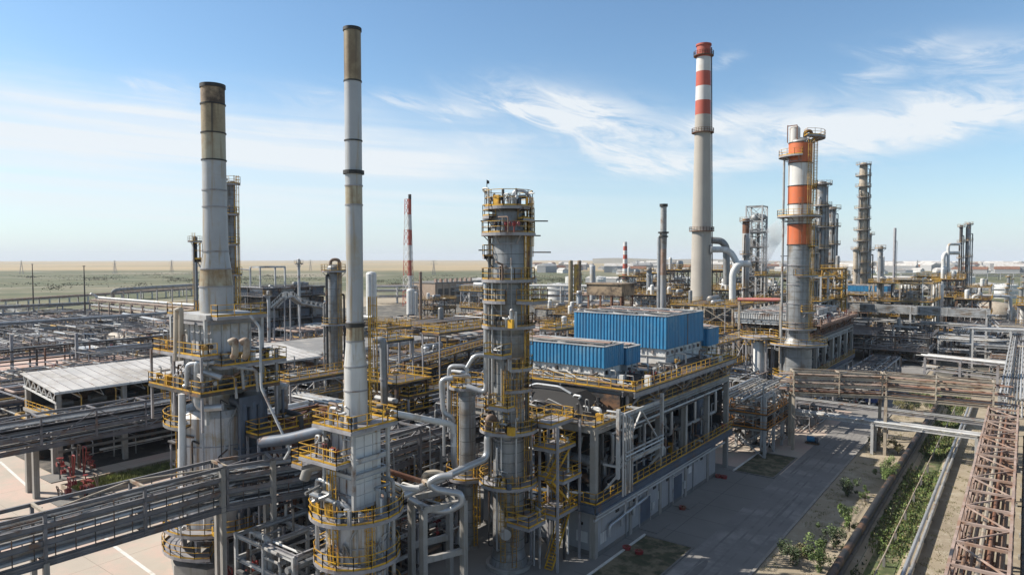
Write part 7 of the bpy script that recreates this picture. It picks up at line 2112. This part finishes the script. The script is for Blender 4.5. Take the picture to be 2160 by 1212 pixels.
    for i, (a, b) in enumerate(((0, 5.4), (5.4, 8.6), (8.6, 11.6))):
        ya, yb = (53.9, 57.5) if i % 2 == 0 else (57.5, 53.9)
        for x in (-36.6, -35.8): s.beam((x, ya, a), (x, yb, b), .07, .22).beam((x, ya, a + 1), (x, yb, b + 1), .05)
        for k in range(int((b - a) / .25)): s.b(-36.6, ya + (yb - ya) * k * .25 / (b - a) - .1, a + k * .25, -35.8, ya + (yb - ya) * k * .25 / (b - a) + .1, a + k * .25 + .03)
    part('stair_frame', s, yellow, t)
    for k, (x, y) in enumerate(((-37.4, 53.2), (-36.6, 53.0), (-35.9, 56.2), (-37.9, 56.9), (-36.2, 57.4))):
        part('pipe', MB().path([(x, y, .3), (x, y, 4 + 2 * k), (x - 1.2, y + .6, 4 + 2 * k)], .08 + .03 * (k % 3), 8), (clad, pipe_g, pipe_k, clad_d, pipe_w)[k], t)
    p = gnd(1172, 1170)
    t = thing('goalpost_pipe', 'thin pale goalpost-shaped pipe standing on the paving by the wall', 'pipe', (p.x, p.y, 0))
    part('pipe', MB().path([(p.x, p.y, 0), (p.x, p.y, 4.1), (p.x - 2.2, p.y - 1.6 + 1.6, 4.3), (p.x - 2.2, p.y, 5.4)], .12, 8), clad, t)
    part('foot_plate', MB().b(p.x - .25, p.y - .25, .005, p.x + .25, p.y + .25, .06), steel_d, t)
    # pump skids and pipework on the paving round the columns and heaters
    man = [(-58, 36, -53, 48, .6, 6.0, 44, 301, 'dense pipework under the gantry between the two heaters'), (-50, 32, -45.5, 45, .6, 6.5, 40, 302, 'pipework tucked behind the slender-stacked heater'),
           (-50.5, 46, -46, 52, .5, 4.5, 26, 303, 'pipework at the foot of the shorter grey column'),
           (-60.5, 40.5, -57.5, 58, .6, 7.5, 44, 305, 'pipework beside the dark duct side of the round heater'), (-72, 44, -63, 60, .6, 5.5, 46, 306, 'pipework in the open yard behind the round heater'),
           (-90, 44, -76, 60, .6, 6, 46, 307, 'pipework field between the heater and the ribbed shed'), (-50, 66, -54, 98, 1, 11, 60, 308, 'tall pipework against the back of the fan building'),
           (-72, 76, -58, 96, .6, 8, 56, 309, 'pipework between the flat shed and the fan building'), (-96, 120, -80, 132, .6, 5, 44, 310, 'pale pipework before the brick block handrails'),
           (-37, 124, -29, 142, .5, 5, 40, 311, 'pipework below the tan and rust bridge'), (-30.5, 150, -24, 190, .5, 6, 54, 312, 'pipework alongside the rust-decked building'),
           (-58, 100, -40, 116, .6, 9, 60, 313, 'mass of pipework past the largest blue box'), (-45, 118, -38, 134, .6, 9, 50, 314, 'pipework round the orange tower base')]
    for (x0, y0, x1, y1, z0, z1, n, s_, lb) in man:
        manifold('pipework', lb, min(x0, x1), min(y0, y1), max(x0, x1), max(y0, y1), z0, z1, n, s_, valves=10, cat='piping', rr=(.07, .26))
    # stray yellow-railed decks seen among the pipework
    k = 0
    for (px, py, d, w, l, lb) in ((905, 820, 84, 3, 10, 'yellow-railed walkway behind the shorter grey column'), (1000, 690, 120, 4, 22, 'sloping yellow-railed walkway behind the tall column'), (680, 790, 92, 2.5, 12, 'yellow-railed walkway on the dark lattice behind the heaters'),
                                  (1185, 690, 108, 3, 8, 'yellow deck just behind the tall banded column'), (830, 715, 96, 3, 5, 'small yellow deck over the fat grey riser'), (1600, 725, 140, 5, 5, 'bright yellow deck on the white upright vessel side'),
                                  (830, 690, 125, 3, 6, 'yellow deck behind the fat riser'), (1560, 640, 170, 4, 10, 'ochre deck before the concrete chimney'), (1690, 600, 170, 3, 8, 'ochre deck behind the orange tower shaft'), (600, 900, 66, 2, 7, 'yellow walkway beneath the slanted pipe')):
        p = at(px, py, d)
        t = thing('access_deck', lb, 'platform', (p.x, p.y, 0))
        flat_platform(t, p.x - w / 2, p.y - l / 2, p.x + w / 2, p.y + l / 2, p.z, mat=grate)
        for sx in (-1, 1):
            for sy in (-1, 1): part('leg', MB().beam((p.x + sx * (w / 2 - .1), p.y + sy * (l / 2 - .1), 0), (p.x + sx * (w / 2 - .1), p.y + sy * (l / 2 - .1), p.z - .1), .2), steel, t)
        k += 1
    # concrete legs of the bridges over the yard
    for px, py, lb in ((62, 1037, 'slim concrete leg of the second yard bridge'), (77, 1050, 'second slim concrete leg carrying the yard bridge'), (116, 999, 'thicker concrete leg by the red fire-water manifold')):
        p = gnd(px, py)
        t = thing('bridge_leg', lb, 'pillar', (p.x, p.y, 0))
        part('shaft', MB().b(p.x - .32, p.y - .32, 0, p.x + .32, p.y + .32, 6.6), conc, t)
        part('cap', MB().b(p.x - .5, p.y - .7, 6.6, p.x + .5, p.y + .7, 7.0), conc, t)
    # equipment by the road
    p = gnd(1580, 935)
    t = thing('junction_box', 'pale cluttered equipment box by the far end wall', 'equipment', (p.x, p.y, 0))
    part('cabinet', MB().b(p.x - .9, p.y - 1.4, .4, p.x + .9, p.y + 1.4, 2.3), wall_w, t)
    part('pipe', MB().path([(p.x, p.y, 2.3), (p.x, p.y, 3.2), (p.x + 1.2, p.y, 3.2), (p.x + 1.2, p.y, 0)], .12, 8), steel_d, t)
    part('stand', MB().b(p.x - .7, p.y - 1.2, 0, p.x + .7, p.y + 1.2, .4), conc_d, t)
    p = gnd(1711, 935)
    t = thing('blue_pump', 'small blue pump beside the planting bed under the bridges', 'pump', (p.x, p.y, 0))
    part('motor', MB().sweep([(p.x - .6, p.y, .75), (p.x + .6, p.y, .75)], .45, 14), blue, t)
    part('base_plate', MB().b(p.x - .9, p.y - .45, .012, p.x + 1.2, p.y + .45, .3), steel_d, t)
    part('volute', MB().sweep([(p.x + .65, p.y, .75), (p.x + 1.0, p.y, .75)], .5, 14), steel_b, t)
    p = gnd(1842, 850)
    t = thing('parked_truck', 'dark blue truck parked in the shade under the bridge', 'truck', (p.x, p.y, 0))
    X, Y = p.x, p.y
    part('cargo_box', MB().b(X - 1.2, Y - 1, .9, X + 1.2, Y + 3.6, 3.1), M('truck blue', (.03, .06, .2), .4, 0, .1), t)
    cb = part('cab', MB().b(X - 1.1, Y - 3.0, .7, X + 1.1, Y - 1.2, 2.6), M('truck cab blue', (.04, .09, .28), .35, 0, .1), t)
    part('windscreen', MB().b(X - 1.0, Y - 3.03, 1.6, X + 1.0, Y - 2.99, 2.4), glass_k, cb)
    for sx in (-1, 1):
        for sy in (-2.2, .2, 2.6): part('wheel', MB().tube((X + sx * 1.0, Y + sy, .5), (X + sx * 1.28, Y + sy, .5), .5, 16), steel_d, t)
    part('chassis', MB().b(X - .9, Y - 3, .5, X + .9, Y + 3.5, .7), steel_d, t)


plants()
ground_things()
